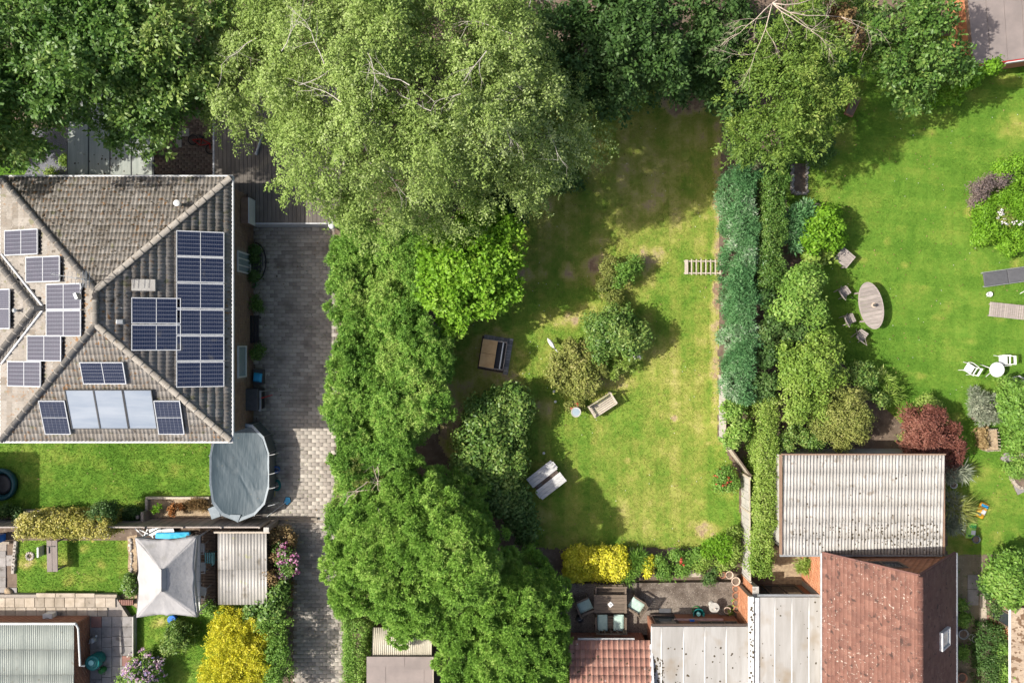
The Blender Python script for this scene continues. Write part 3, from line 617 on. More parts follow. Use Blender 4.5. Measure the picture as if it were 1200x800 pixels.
def caps(parent, p0, p1, mat, ln=.42, r=.115, name='ridge_tile', lift=.03):
    p0, p1 = Vector(p0), Vector(p1); d = p1 - p0; L = d.length; n = max(1, round(L / ln)); key = (mat.name, r, round(L / n, 3))
    if key not in CAPME:
        m = MB(); N_ = 8; l2 = L / n; vs = []
        for (x, rr) in ((-.012, r * 1.02), (.03, r * 1.02), (.031, r * .97), (l2, r * .94)):
            for i in range(N_ + 1):
                w = math.pi * i / N_; vs.append((x, math.cos(w) * rr, math.sin(w) * rr * .8 - .02))
        fs = [(a * (N_ + 1) + i, a * (N_ + 1) + i + 1, (a + 1) * (N_ + 1) + i + 1, (a + 1) * (N_ + 1) + i) for a in range(3) for i in range(N_)]
        fs.append(tuple(range(N_, -1, -1))); fs.append(tuple(range(3 * (N_ + 1), 4 * (N_ + 1))))
        m.add(vs, fs); me = bpy.data.meshes.new(name); me.from_pydata(m.v, [], m.f); me.materials.append(mat); me.polygons.foreach_set('use_smooth', [len(f) == 4 for f in m.f]); CAPME[key] = me
    x = d.normalized(); y = Vector((0, 0, 1)).cross(x).normalized(); z = x.cross(y)
    for i in range(n):
        p = p0 + d * (i / n) + z * lift; mt = Matrix((x, y, z)).transposed().to_4x4(); mt.translation = p
        place(name, CAPME[key], parent, mt)
def ray_plane(px, py, P0, N_):
    o = Vector((0, 0, H)); d = W(px, py, 0) - o; t = (Vector(P0) - o).dot(N_) / d.dot(N_); return o + d * t
def wallbox(parent, x0, y0, x1, y1, z0, z1, mat, name='wall'):
    m = MB(); m.box(((x0 + x1) / 2, (y0 + y1) / 2, (z0 + z1) / 2), (abs(x1 - x0), abs(y1 - y0), z1 - z0)); return m.build(name, mat, parent, world=True)
def bricks(parent, O, U, L, h, mat, bl=.225, bh=.075, nrm_=None, holes=(), name='brick', dep=.012):
    """brick courses standing 12 mm proud of the mortar wall, as one joined part"""
    O, U, N_ = np.array(O, float), np.array(U, float), np.array(nrm_, float); Vs = []; n = 0; T = []; Fs = []
    for r in range(int(h / bh)):
        for j in range(-1, int(L / bl) + 1):
            u0 = j * bl + (r % 2) * bl / 2 + .005; u1 = u0 + bl - .01; u0 = max(u0, 0); u1 = min(u1, L); z0 = r * bh + .005; z1 = z0 + bh - .01
            if u1 - u0 < .03: continue
            if any(u1 > a and u0 < b and z1 > c and z0 < d for (a, b, c, d) in holes): continue
            q = [O + U * u0 + np.array([0, 0, z0]), O + U * u1 + np.array([0, 0, z0]), O + U * u1 + np.array([0, 0, z1]), O + U * u0 + np.array([0, 0, z1])]
            Vs += q + [p + N_ * (dep + random.uniform(-.003, .003)) for p in q]
            Fs += [(n + 4, n + 5, n + 6, n + 7), (n, n + 1, n + 5, n + 4), (n + 1, n + 2, n + 6, n + 5), (n + 2, n + 3, n + 7, n + 6), (n + 3, n, n + 4, n + 7)]; n += 8
            T += [min(1, max(0, random.gauss(.4, .3)))] * 5
    if n: return npmesh(name, np.array(Vs), np.array(Fs), mat, parent, np.array(T), world=True, kind='stuff')
def corr_mesh(w, l, pitch, amp, name):
    n = max(4, int(round(w / pitch))) * 6; xs = np.linspace(-w / 2, w / 2, n + 1); zz = amp * np.cos(2 * np.pi * (xs + w / 2) / pitch)
    V = np.concatenate([np.c_[xs, np.full(n + 1, y), zz + dz] for (y, dz) in ((-l / 2, 0), (l / 2, 0), (l / 2, -.006), (-l / 2, -.006))])
    F = [(r * (n + 1) + i, r * (n + 1) + i + 1, ((r + 1) % 4) * (n + 1) + i + 1, ((r + 1) % 4) * (n + 1) + i) for r in range(4) for i in range(n)]
    return V, np.array(F)
def corr_roof(parent, x0, x1, y0, y1, z0, z1, cols, rows, pitch, amp, mat, name='roof_sheet', flip=False):
    """corrugated sheets from y0,z0 (south) to y1,z1 (north); x0<x1"""
    w = (x1 - x0) / cols; l = (y1 - y0) / rows; w_ = round(w / pitch) * pitch
    V, F = corr_mesh(w + .02, l + .09, (w) / max(1, round(w / pitch)), amp, name); o0 = npmesh(name, V, F, mat, None, smooth=True); me = o0.data; bpy.data.objects.remove(o0)
    tilt = math.atan2(z1 - z0, y1 - y0)
    for i in range(cols):
        for j in range(rows):
            t = (j + .5) / rows; c = Vector((x0 + (i + .5) * w, y0 + t * (y1 - y0), z0 + t * (z1 - z0)))
            mt = Matrix.Translation(c) @ Matrix.Rotation(tilt + (.010 if z1 < z0 else -.010) * 1.0, 4, 'X') @ Matrix.Rotation(random.uniform(-.003, .003), 4, 'Z'); mt.translation.z += random.uniform(0, .004) + (i % 2) * .004
            place(name, me, parent, mt)
def window(parent, c, u, n, w, h, panes=1, mat='glass_dark', fr='upvc', ft=.055, split='u'):
    """upright window: centre, unit u along it, outward normal n"""
    c, u, n = Vector(c), Vector(u), Vector(n); z = n.cross(u).normalized(); z = z if abs(z.z) > .5 or True else z
    rot = Matrix((u, n, u.cross(n))).transposed().to_4x4(); m = MB()
    def bx(a, b, ww, hh, d, off=0.0): m.box(c + u * a + u.cross(n) * b + n * off, (ww, d, hh), mat=rot)
    bx(0, h / 2 - ft / 2, w, ft, .08); bx(0, -h / 2 + ft / 2, w, ft, .08)
    for s in (-1, 1): bx(s * (w / 2 - ft / 2), 0, ft, h - 2 * ft, .08)
    for i in range(1, panes):
        if split == 'u': bx(-w / 2 + w * i / panes, 0, ft * .8, h - 2 * ft, .076)
        else: bx(0, -h / 2 + h * i / panes, w - 2 * ft, ft * .8, .076)
    f = m.build('window', MATS[fr], parent, world=True)
    g_ = MB(); g_.box(c - n * .005, (w - 2 * ft + .01, .02, h - 2 * ft + .01), mat=rot); g_.build('pane', MATS[mat], f, world=True)
    return f
def debris(parent, n, x0, x1, y0, y1, zf, name='moss_clumps', size=(.015, .05), mat='moss', clump=None):
    V = []; F = []; T = 0; k = 0; tries = 0
    base = [(1, 0, 0), (.3, .9, 0), (-.8, .55, 0), (-.7, -.7, 0), (.4, -.9, 0), (0, 0, .8)]
    while k < n and tries < n * 30:
        tries += 1; x = random.uniform(x0, x1); y = random.uniform(y0, y1)
        if clump and random.random() > clump(x, y): continue
        s = random.uniform(*size); z = zf(x, y); a = random.uniform(0, 6.3); b = len(V); e = random.uniform(.6, 1.5)
        for p in base: V.append((x + s * (p[0] * math.cos(a) * e - p[1] * math.sin(a)), y + s * (p[0] * math.sin(a) * e + p[1] * math.cos(a)), z + p[2] * s * .7))
        F += [(b + i, b + (i + 1) % 5, b + 5) for i in range(5)]; k += 1
    if k: return npmesh(name, np.array(V), np.array(F), MATS[mat], parent, world=True, kind='stuff')

# ---------------------------------------------------------------- the bungalow with solar panels
ZE = 3.1
xw, xe = W(2, 0, ZE).x, W(270.5, 0, ZE).x; yn, ys = W(0, 208.5, ZE).y, W(0, 515.5, ZE).y
half = (xe - xw) / 2; xr = (xw + xe) / 2; ZR = ZE + half * math.tan(R(17.6)); tn_ = (ZR - ZE) / half; yr1, yr2 = yn - half, ys + half
house = thing('bungalow', 'bungalow with hipped brown tiled roof carrying rows of solar panels', 'house', (xr, (yn + ys) / 2, 0))
XW = W(297, 0, 0).x     # east wall
inn = .22
hw = wallbox(house, xw + inn, ys + inn, XW, yn - inn, 0, ZE - .14, MATS['mortar'])
def ywin(py, z): return W(0, py, z).y
w1 = (ywin(320, 1.2), ywin(296, 1.2)); w2 = (ywin(442, 1.4), ywin(405, 1.4))
O_ = (XW, ys + inn, 0)
bricks(house, O_, (0, 1, 0), (yn - ys) - 2 * inn, ZE - .2, MATS['brick_tan'], nrm_=(1, 0, 0), holes=[(w1[0] - O_[1], w1[1] - O_[1], .45, 1.95), (w2[0] - O_[1], w2[1] - O_[1], .95, 1.9)])
bricks(house, (xw + inn, ys + inn, 0), (1, 0, 0), XW - xw - inn, ZE - .2, MATS['brick_tan'], nrm_=(0, -1, 0))
window(house, (XW + .02, sum(w1) / 2, 1.2), (0, 1, 0), (1, 0, 0), w1[1] - w1[0], 1.5, 3, 'glass_sky')
window(house, (XW + .02, sum(w2) / 2, 1.42), (0, 1, 0), (1, 0, 0), w2[1] - w2[0], .95, 1, 'glass_sky')
rfm = MB()
rfm.add([(xw + .02, ys + .02, ZE - .06), (xe - .02, ys + .02, ZE - .06), (xe - .02, yn - .02, ZE - .06), (xw + .02, yn - .02, ZE - .06), (xr, yr2, ZR - .06), (xr, yr1, ZR - .06)],
        [(0, 1, 4), (1, 2, 5, 4), (2, 3, 5), (3, 0, 4, 5), (3, 2, 1, 0)])
roof = rfm.build('roof', MATS['mortar'], house, world=True)
S_ = math.hypot(half, ZR - ZE); cs = half / S_; sn = (ZR - ZE) / S_; TW, TL = .30, .305
Lx, Ly = xe - xw, yn - ys; k_ = half / S_
TT = MATS['tile_tan']
tile_field(roof, TT, (xw, yn, ZE), (1, 0, 0), (0, -cs, sn), S_, lambda v: v * k_, lambda v: Lx - v * k_, TW, TL, ROMAN)
tile_field(roof, TT, (xw, ys, ZE), (1, 0, 0), (0, cs, sn), S_, lambda v: v * k_, lambda v: Lx - v * k_, TW, TL, ROMAN)
tile_field(roof, TT, (xe, ys, ZE), (0, 1, 0), (-cs, 0, sn), S_, lambda v: v * k_, lambda v: Ly - v * k_, TW, TL, ROMAN)
ym = W(0, 361.5, ZE + .4).y; hwg = M(64, ZE); S2 = hwg / k_
lo_ = lambda v: ym - ys - max(0, hwg - v * k_)
hi_ = lambda v: ym - ys + max(0, hwg - v * k_)
tile_field(roof, TT, (xw, ys, ZE), (0, 1, 0), (cs, 0, sn), S_, lambda v: v * k_, lambda v: min(lo_(v), Ly - v * k_), TW, TL, ROMAN)
tile_field(roof, TT, (xw, ys, ZE), (0, 1, 0), (cs, 0, sn), S_, lambda v: max(hi_(v), v * k_), lambda v: Ly - v * k_, TW, TL, ROMAN)
# west wing: short hipped projection
zw = ZE + hwg * tn_; xap = W(41, 0, zw).x; xwe = xap - hwg; xvl = xw + hwg
wallbox(house, xwe + inn, ym - hwg + inn, xw + inn + .05, ym + hwg - inn, 0, ZE - .14, MATS['mortar'])
tile_field(roof, TT, (xwe, ym - hwg, ZE), (0, 1, 0), (cs, 0, sn), S2, lambda v: v * k_, lambda v: 2 * hwg - v * k_, TW, TL, ROMAN)
for sg in (-1, 1):
    tile_field(roof, TT, (xwe, ym + sg * hwg, ZE), (1, 0, 0), (0, -sg * cs, sn), S2, lambda v: v * k_, lambda v: xw - xwe + v * k_, TW, TL, ROMAN)
    caps(roof, (xwe, ym + sg * hwg, ZE + .03), (xap, ym, zw + .03), MATS['tile_cap'])
    vm = MB(); a = Vector((xw - .02, ym + sg * hwg, ZE)); b = Vector((xvl, ym, zw)); 
    vm.tube([a + Vector((.05, 0, .045)), b + Vector((-.02, 0, .045))], .055, 6); vm.build('valley_flashing', MATS['lead'], roof, world=True)
caps(roof, (xap, ym, zw + .02), (xvl, ym, zw + .02), MATS['tile_cap'])
for (a, b) in (((xw, yn, ZE), (xr, yr1, ZR)), ((xe, yn, ZE), (xr, yr1, ZR)), ((xw, ys, ZE), (xr, yr2, ZR)), ((xe, ys, ZE), (xr, yr2, ZR)), ((xr, yr2, ZR), (xr, yr1, ZR))):
    caps(roof, Vector(a) + Vector((0, 0, .04)), Vector(b) + Vector((0, 0, .04)), MATS['tile_cap'])
gt = MB(); o_ = .07
for (a, b) in (((xw, yn + o_), (xe + o_, yn + o_)), ((xe + o_, yn + o_), (xe + o_, ys - o_)), ((xe + o_, ys - o_), (xw - o_, ys - o_)), ((xw - o_, ys - o_), (xw - o_, ym - hwg)), ((xw - o_, ym + hwg), (xw - o_, yn + o_))):
    gt.tube([(a[0], a[1], ZE - .03), (b[0], b[1], ZE - .03)], .052, 6)
gt.build('gutter', MATS['upvc'], house, world=True)
fm = MB()
for (c, d) in (((xr, yn - .06, ZE - .12), (Lx - .1, .04, .16)), ((xr, ys + .06, ZE - .12), (Lx - .1, .04, .16)), ((xe - .06, (yn + ys) / 2, ZE - .12), (.04, Ly - .2, .16))): fm.box(c, d)
fm.build('fascia', MATS['upvc'], house, world=True)
NE = {'E': (Vector((xe, ys, ZE)), Vector((sn, 0, cs)), Vector((-cs, 0, sn)), Vector((0, 1, 0))), 'W': (Vector((xw, ys, ZE)), Vector((-sn, 0, cs)), Vector((cs, 0, sn)), Vector((0, 1, 0))),
      'S': (Vector((xw, ys, ZE)), Vector((0, -sn, cs)), Vector((0, cs, sn)), Vector((1, 0, 0))), 'N': (Vector((xw, yn, ZE)), Vector((0, sn, cs)), Vector((0, -cs, sn)), Vector((1, 0, 0))), 'V': (Vector((xwe, ym, ZE)), Vector((-sn, 0, cs)), Vector((cs, 0, sn)), Vector((0, 1, 0)))}
PANME = {}
def solar(px, py, face, lng, wid, upslope=True, cell='solar_cell', kind='pv'):
    P0, N_, Vd, U_ = NE[face]; p = ray_plane(px, py, P0 + N_ * .13, N_); x = Vd if upslope else U_; y = N_.cross(x); key = (lng, wid, cell, kind)
    if key not in PANME:
        f = MB(); f.box((0, 0, 0), (lng - .02, wid - .02, .03)); fr = MB(); e = .028
        for s in (-1, 1):
            fr.box((s * (lng / 2 - e / 2), 0, .006), (e, wid, .05)); fr.box((0, s * (wid / 2 - e / 2), .008), (lng - 2 * e, e, .05))
        for s in (-1, 1): fr.box((0, s * wid * .28, -.05), (lng * .98, .04, .05))
        c = MB()
        if kind == 'pv':
            fr.box((0, 0, .018), (.022, wid - 2 * e, .012))
            nx, ny = 20, 6; lx = (lng - .09) / nx; ly = (wid - .08) / ny
            for i in range(nx):
                for j in range(ny):
                    x_ = -lng / 2 + .04 + (i + .5) * lx + (.005 if i >= nx / 2 else -.005); y_ = -wid / 2 + .04 + (j + .5) * ly; c.box((x_, y_, .017), (lx - .007, ly - .011, .004))
        mes = []
        for (mb, mat, nm) in ((f, 'solar_back' if kind == 'pv' else 'collector', 'backsheet' if kind == 'pv' else 'absorber'), (fr, 'solar_frame' if kind == 'pv' else 'dark_metal', 'frame'), (c, cell, 'cells')):
            if not mb.v: continue
            me = bpy.data.meshes.new(nm); me.from_pydata(mb.v, [], mb.f); me.materials.append(MATS[mat]); mes.append((nm, me))
        PANME[key] = mes
    mt = Matrix((x, y, N_)).transposed().to_4x4(); mt.translation = p
    root = place('solar_panel' if kind == 'pv' else 'thermal_collector', PANME[key][0][1], house, mt)
    for nm, me in PANME[key][1:]:
        o = bpy.data.objects.new(nm, me); COL.objects.link(o); o.parent = root
        if nm == 'cells': o['kind'] = 'stuff'
for y_ in (286, 316.2, 346.8, 377.5, 408, 438.5): solar(235, y_, 'E', 1.67, .955)
for y_ in (364, 395.5): solar(183.3, y_, 'E', 1.67, .955)
for (x_, y_) in ((25, 284), (50.5, 315.5), (74.7, 347.5), (74.7, 378.8), (52, 408), (28.5, 438)): solar(x_, y_, 'W', 1.64, .955, True, 'solar_cell_west_lit')
solar(0.5, 362, 'V', 1.5, .98, False, 'solar_cell_west_lit')
solar(121, 437, 'S', 1.60, .86, False); solar(64.5, 489, 'S', 1.37, .98, True); solar(198.5, 489, 'S', 1.37, .98, True)
for x_ in (97, 130.5, 164.5): solar(x_, 479.5, 'S', 1.58, 1.07, True, kind='col')
# rooflight, vents, aerial
p = ray_plane(168.5, 334, NE['E'][0] + NE['E'][1] * .12, NE['E'][1]); rt = Matrix((NE['E'][2], NE['E'][1].cross(NE['E'][2]), NE['E'][1])).transposed().to_4x4()
m = MB(); m.box(p, (.82, .44, .14), mat=rt, top=.97); m.build('roof_hatch', MATS['concrete'], house, world=True, bevel=.01)
p = ray_plane(141, 377, NE['E'][0], NE['E'][1]); m = MB(); m.box(p + NE['E'][1] * .07, (.3, .22, .14), mat=rt, top=.7); m.build('roof_vent', MATS['grey_metal'], house, world=True, bevel=.01)
p = ray_plane(212, 240, NE['N'][0], NE['N'][1]); m = MB(); m.lathe([(.06, -.1), (.06, .3), (.12, .3), (.12, .38), (.02, .42)], p, 12); m.build('flue_cowl', MATS['upvc'], house, world=True, smooth=False)
p = ray_plane(22, 364, NE['V'][0], NE['V'][1]); m = MB(); m.lathe([(.05, -.1), (.05, .25), (.09, .26), (.02, .3)], p, 10); m.build('flue_cowl', MATS['grey_metal'], house, world=True)
ab = Vector((xr - .15, yr1 + .35, ZR - .05)); m = MB(); top = ab + Vector((0, 0, 1.1))
m.tube([ab, top], .025, 6); boom = [top + Vector((-.85, .14, 0)), top + Vector((.3, -.05, 0))]; m.tube(boom, .014, 5)
for i in range(9):
    q = boom[0].lerp(boom[1], i / 8); l = .1 + .02 * i; m.tube([q + Vector((-.02, -l, 0)), q + Vector((.02, l, 0))], .007, 4)
for s in (-1, 1):
    q = boom[1] + Vector((0, 0, .12 * s)); m.tube([q + Vector((0, -.3, 0)), q + Vector((.03, .3, 0))], .012, 4); m.tube([q + Vector((.1, -.3, 0)), q + Vector((.13, .3, 0))], .012, 4)
m.tube([ab + Vector((0, 0, .5)), ab + Vector((-.25, -.55, .5))], .016, 5); m.box(ab + Vector((-.27, -.6, .5)), (.1, .22, .3), rz=.4)
m.build('aerial', MATS['grey_metal'], house, world=True)
debris(roof, 420, xw, xe, yr1, yn, lambda x, y: ZE + (yn - y) * tn_ + .05, size=(.012, .035), clump=lambda x, y: (1 if abs(x - xr) < half - (yn - y) * 1.0 - .2 else 0))

# ---------------------------------------------------------------- raised deck and carport behind the bungalow
ZG = .90
xk = XW + .03; yk = yn - inn + .03
dx0, dx1 = W(251.5, 0, ZG).x, W(400, 0, ZG).x; dy0, dy1 = W(0, 261, ZG).y, W(0, 90, ZG).y
dck = thing('decking', 'raised brown timber deck behind the bungalow under the birch', 'decking', (dx0 + 2, dy0 + 1, 0))
m = MB(); m.prism([(dx0 + .05, yk + .03), (xk + .05, yk + .03), (xk + .05, dy0 + .05), (dx1, dy0 + .05), (dx1, dy1), (dx0 + .05, dy1)], 0, ZG - .06); m.build('base', MATS['brick_tan'], dck, world=True)
n = 31; sw = (dx1 - dx0) / n
for i in range(n):
    a, b = dx0 + i * sw + .006, dx0 + (i + 1) * sw - .006; yb = dy0 if a > xk - .02 else yk
    m = MB(); m.box(((a + b) / 2, (yb + dy1) / 2, ZG - .02 + random.uniform(-.004, .004)), (b - a, dy1 - yb, .04)); m.build('plank', MATS['deck_board'], dck, world=True)
m = MB(); m.box((dx0 - .04, (dy1 + yk) / 2, ZG / 2), (.07, dy1 - yk, ZG + .04)); m.build('edge_board', MATS['lead'], dck, world=True)
m = MB(); m.box(((xk + dx1) / 2 + .05, dy0 - .03, ZG / 2), (dx1 - xk - .1, .05, ZG + .03)); m.build('edge_board', MATS['lead'], dck, world=True)
a, b = W(277, 232, 1.5), W(277, 262, 1.5); m = MB(); m.box((xk + .16, (a.y + b.y) / 2, ZG + .35), (.3, a.y - b.y, .7)); m.build('planter_wall', MATS['brick_tan'], dck, world=True); m = MB(); m.box((xk + .335, (a.y + b.y) / 2, ZG + .37), (.04, a.y - b.y, .74)); m.build('white_board', MATS['upvc'], dck, world=True)
ZC = 2.35
cx0, cx1 = W(79, 0, ZC).x, W(179.5, 0, ZC).x; cy0, cy1 = W(0, 209, ZC).y, W(0, 110, ZC).y
cp = thing('carport', 'grey four panel carport roof under the overhanging tree', 'carport', (cx0 + 1, cy0 + 1, 0))
for i in range(4):
    w = (cx1 - cx0) / 4; m = MB(); m.box((cx0 + (i + .5) * w, (cy0 + cy1) / 2, ZC), (w - .05, cy1 - cy0, .05)); m.build('roof_panel', MATS['corrugated_grey'], cp, world=True, bevel=.01)
m = MB()
for i in range(5): m.box((cx0 + i * (cx1 - cx0) / 4, (cy0 + cy1) / 2, ZC - .04), (.045, cy1 - cy0 + .06, .08))
m.build('seam_bars', MATS['dark_metal'], cp, world=True)
for (a, b) in ((cx0 + .1, cy0 + .2), (cx1 - .1, cy0 + .2), (cx0 + .1, cy1 - .2), (cx1 - .1, cy1 - .2)):
    m = MB(); m.box((a, b, ZC / 2 - .06), (.1, .1, ZC - .12)); m.build('post', MATS['wood_dark'], cp, world=True)
debris(cp, 26, cx0, cx1, cy0, cy0 + 1, lambda x, y: ZC + .026, size=(.02, .05), mat='moss')

# ---------------------------------------------------------------- corrugated garage, right
def zroof(x, y): return z0_ + (y - y0_) / (y1_ - y0_) * (z1_ - z0_)
ga = thing('garage', 'garage with pale corrugated cement roof against the brown tiled house', 'garage', W(1010, 590))
z1_, z0_ = 2.62, 2.45; x0_, x1_ = W(917, 0, 2.5).x, W(1104.5, 0, 2.5).x; y1_, y0_ = W(0, 533.5, z1_).y, W(0, 648.5, z0_).y
corr_roof(ga, x0_, x1_, y0_, y1_, z0_, z1_, 7, 6, .125, .03, MATS['asbestos'])
wallbox(ga, x0_ + .12, y0_ + .1, x1_ - .1, y1_ - .1, 0, 2.36, MATS['concrete'])
m = MB(); m.box((x0_ - .05, (y0_ + y1_) / 2, 2.44), (.05, y1_ - y0_ + .04, .2)); m.box((x1_ + .05, (y0_ + y1_) / 2, 2.44), (.05, y1_ - y0_, .2)); m.box(((x0_ + x1_) / 2, y1_ + .045, 2.58), (x1_ - x0_ + .1, .05, .14)); m.build('fascia', MATS['brick_tan'], ga, world=True)
m = MB(); m.tube([(x0_ - .05, y0_ - .08, 2.36), (x1_ + .05, y0_ - .08, 2.36)], .06, 8); m.build('gutter', MATS['grey_metal'], ga, world=True)
m = MB(); m.tube([(x0_ + .02, y1_ - .5, 2.2), (x0_ + .02, y0_ + .1, 2.2)], .035, 6); m.tube([(x0_ + .02, y0_ + .2, 2.2), (x0_ + .02, y0_ + .2, 0)], .035, 6); m.build('downpipe', MATS['upvc'], ga, world=True)
debris(ga, 330, x0_ + .3, x1_ - .1, y0_, y1_, lambda x, y: zroof(x, y) + .012, size=(.015, .045), clump=lambda x, y: max(.012, 1 - abs((y - y0_ - .75) / .8) ** 1.2) * (.25 + .75 * (x - x0_) / (x1_ - x0_)) if y < y0_ + 1.7 else .012)

# ---------------------------------------------------------------- brown tiled house, bottom right
ZB, ZBR = 2.6, 5.45
bx0, bx1 = W(965, 0, ZB).x, W(1120, 0, ZB).x; byn = W(0, 649.5, ZB).y; bys = -19.0; bxr = W(1078, 0, ZBR).x
hb = thing('tiled_house', 'house with steep brown gabled roof, lichen spotted, beside the corrugated garage', 'house', (bxr, byn - 3, 0))
pts = [(bx0 + .15, 0), (bx1 - .15, 0), (bx1 - .15, ZB - .1), (bxr, ZBR - .17), (bx0 + .15, ZB - .1)]
vs = [(p[0], byn - .2, p[1]) for p in pts] + [(p[0], bys, p[1]) for p in pts]
m.add(vs, [(0, 1, 2, 3, 4), (9, 8, 7, 6, 5), (0, 4, 9, 5), (1, 6, 7, 2), (2, 7, 8, 3), (4, 3, 8, 9)]); m.build('wall', MATS['mortar'], hb, world=True)
# brick courses on the gable that show between garage roof and verge, and on the west wall
Vs = []; Fs = []; T = []; n = 0; bh, bl = .075, .225
for r in range(int(2.0 / bh), int((ZBR - .2) / bh)):
    z0b = r * bh; zz = z0b + bh
    fl = bx0 + .15 + max(0, (zz - ZB + .1) / (ZBR - ZB - .07)) * (bxr - bx0 - .15); fr_ = bx1 - .15 - max(0, (zz - ZB + .1) / (ZBR - ZB - .07)) * (bx1 - .15 - bxr)
    u = fl - (r % 2) * bl / 2
    while u < fr_:
        a, b = max(u + .005, fl), min(u + bl - .005, fr_); u += bl
        if b - a < .03 or (bxr - 1.05 < (a + b) / 2 < bxr + .55 and 2.95 < zz < 3.75): continue
        q = [(a, byn - .2, z0b + .005), (b, byn - .2, z0b + .005), (b, byn - .2, zz - .005), (a, byn - .2, zz - .005)]; Vs += q + [(p[0], byn - .188, p[2]) for p in q]
        Fs += [(n + 4, n + 5, n + 6, n + 7)[::-1], (n, n + 1, n + 5, n + 4), (n + 1, n + 2, n + 6, n + 5), (n + 2, n + 3, n + 7, n + 6), (n + 3, n, n + 4, n + 7)]; n += 8; T += [min(1, max(0, random.gauss(.4, .3)))] * 5
npmesh('brick', np.array(Vs), np.array(Fs), MATS['brick_orange'], hb, np.array(T), world=True, kind='stuff')
window(hb, (bxr - .25, byn - .18, 3.35), (-1, 0, 0), (0, 1, 0), 1.5, .75, 2, 'glass_dark', 'wood_brown')
bricks(hb, (bx0 + .15, byn - .2, 0), (0, -1, 0), 1.6, 2.45, MATS['brick_orange'], nrm_=(-1, 0, 0))
rb = MB()
rb.add([(bx0, byn, ZB - .09), (bxr, byn, ZBR - .09), (bxr, bys, ZBR - .09), (bx0, bys, ZB - .09), (bx1, byn, ZB - .09), (bx1, bys, ZB - .09), (bx0, byn, ZB - .16), (bxr, byn, ZBR - .16), (bxr, bys, ZBR - .16), (bx0, bys, ZB - .16), (bx1, byn, ZB - .16), (bx1, bys, ZB - .16)],
       [(0, 1, 2, 3), (1, 4, 5, 2), (0, 6, 7, 1), (1, 7, 10, 4), (9, 8, 7, 6), (8, 11, 10, 7), (3, 9, 6, 0), (4, 10, 11, 5)])
rfb = rb.build('roof', MATS['mortar'], hb, world=True)
LB = byn - bys
for (xx, xs_, mat) in ((bx0, 1, 'tile_red'), (bx1, -1, 'tile_brown')):
    dx = bxr - xx; S3 = math.hypot(dx, ZBR - ZB); tile_field(rfb, MATS[mat], (xx, byn + .04, ZB - .03), (0, -1, 0), (dx / S3, 0, (ZBR - ZB) / S3), S3, lambda v: 0.0, lambda v: LB, .19, .165, PLAIN, step=.024)
caps(rfb, (bxr, bys, ZBR + .02), (bxr, byn + .04, ZBR + .02), MATS['tile_red'], .4, .11)
m = MB()
for xx in (bx0, bx1):
    a = Vector((xx, byn + .06, ZB - .07)); b = Vector((bxr, byn + .06, ZBR - .07)); d = b - a; m.tube([a, b], .05, 5)
m.build('verge', MATS['tile_brown'], rfb, world=True)
m = MB(); m.tube([(bx1 + .06, byn + .05, ZB - .08), (bx1 + .06, bys, ZB - .08)], .06, 8); m.tube([(bx0 - .05, byn + .05, ZB - .08), (bx0 - .05, bys, ZB - .08)], .05, 8); m.build('gutter', MATS['grey_metal'], hb, world=True)
dxe = bxr - bx1; S3 = math.hypot(dxe, ZBR - ZB); vd = Vector((dxe / S3, 0, (ZBR - ZB) / S3)); ne = Vector(((ZBR - ZB) / S3, 0, -dxe / S3)); p = ray_plane(1105.5, 747.5, Vector((bx1, byn, ZB)), ne)
rt = Matrix((vd, ne.cross(vd), ne)).transposed().to_4x4(); m = MB()
for s in (-1, 1): m.box(p + vd * s * .42 + ne * .06, (.08, .68, .12), mat=rt); m.box(p + ne.cross(vd) * s * .31 + ne * .06, (.76, .06, .12), mat=rt)
f = m.build('roof_window', MATS['lead'], hb, world=True); m = MB(); m.box(p + ne * .05, (.78, .58, .06), mat=rt); m.build('pane', MATS['glass_sky'], f, world=True)

# ---------------------------------------------------------------- flat roofed extensions, bottom
def flat_ext(name, label, pxs, pyt, z, wallmat, bott=830, gut='upvc', wallpx=None):
    x0, x1 = W(pxs[0], 0, z).x, W(pxs[-1], 0, z).x; yt = W(0, pyt, z).y; yb = W(0, bott, z).y
    t = thing(name, label, 'extension', ((x0 + x1) / 2, yt - 1, 0))
    wallbox(t, x0 + .12, yb, x1 - .12, yt - .12, 0, z - .15, MATS[wallmat])
    rf = wallbox(t, x0, yb, x1, yt, z - .145, z - .04, MATS['upvc'], 'roof')
    for i in range(len(pxs) - 1):
        a, b = W(pxs[i], 0, z).x, W(pxs[i + 1], 0, z).x; m = MB(); m.box(((a + b) / 2, (yt + yb) / 2, z - .02), (b - a - .03, yt - yb, .04)); m.build('roof_sheet', MATS['white_roof'], rf, world=True)
    for q in pxs[1:-1]:
        a = W(q, 0, z).x; m = MB(); m.box((a, (yt + yb) / 2, z - .005), (.05, yt - yb, .045), top=.6); m.build('seam', MATS['upvc'], rf, world=True)
    m = MB(); m.tube([(x0, yt + .06, z - .07), (x1, yt + .06, z - .07)], .05, 7); m.build('gutter', MATS[gut], t, world=True)
    return t, rf, x0, x1, yt, yb
t, rf, x0, x1, yt, yb = flat_ext('flat_roof_extension', 'extension with white stained flat roof behind the gravel patio', (763.5, 775, 801, 826, 851, 877), 734, 1.9, 'brick', gut='wood_dark')
bricks(t, (x0 + .12, yt - .12, 0), (1, 0, 0), x1 - x0 - .24, 1.75, MATS['brick'], nrm_=(0, 1, 0), holes=[(.15, 1.1, 0, 1.65), (1.9, 3.5, 1.1, 1.6)])
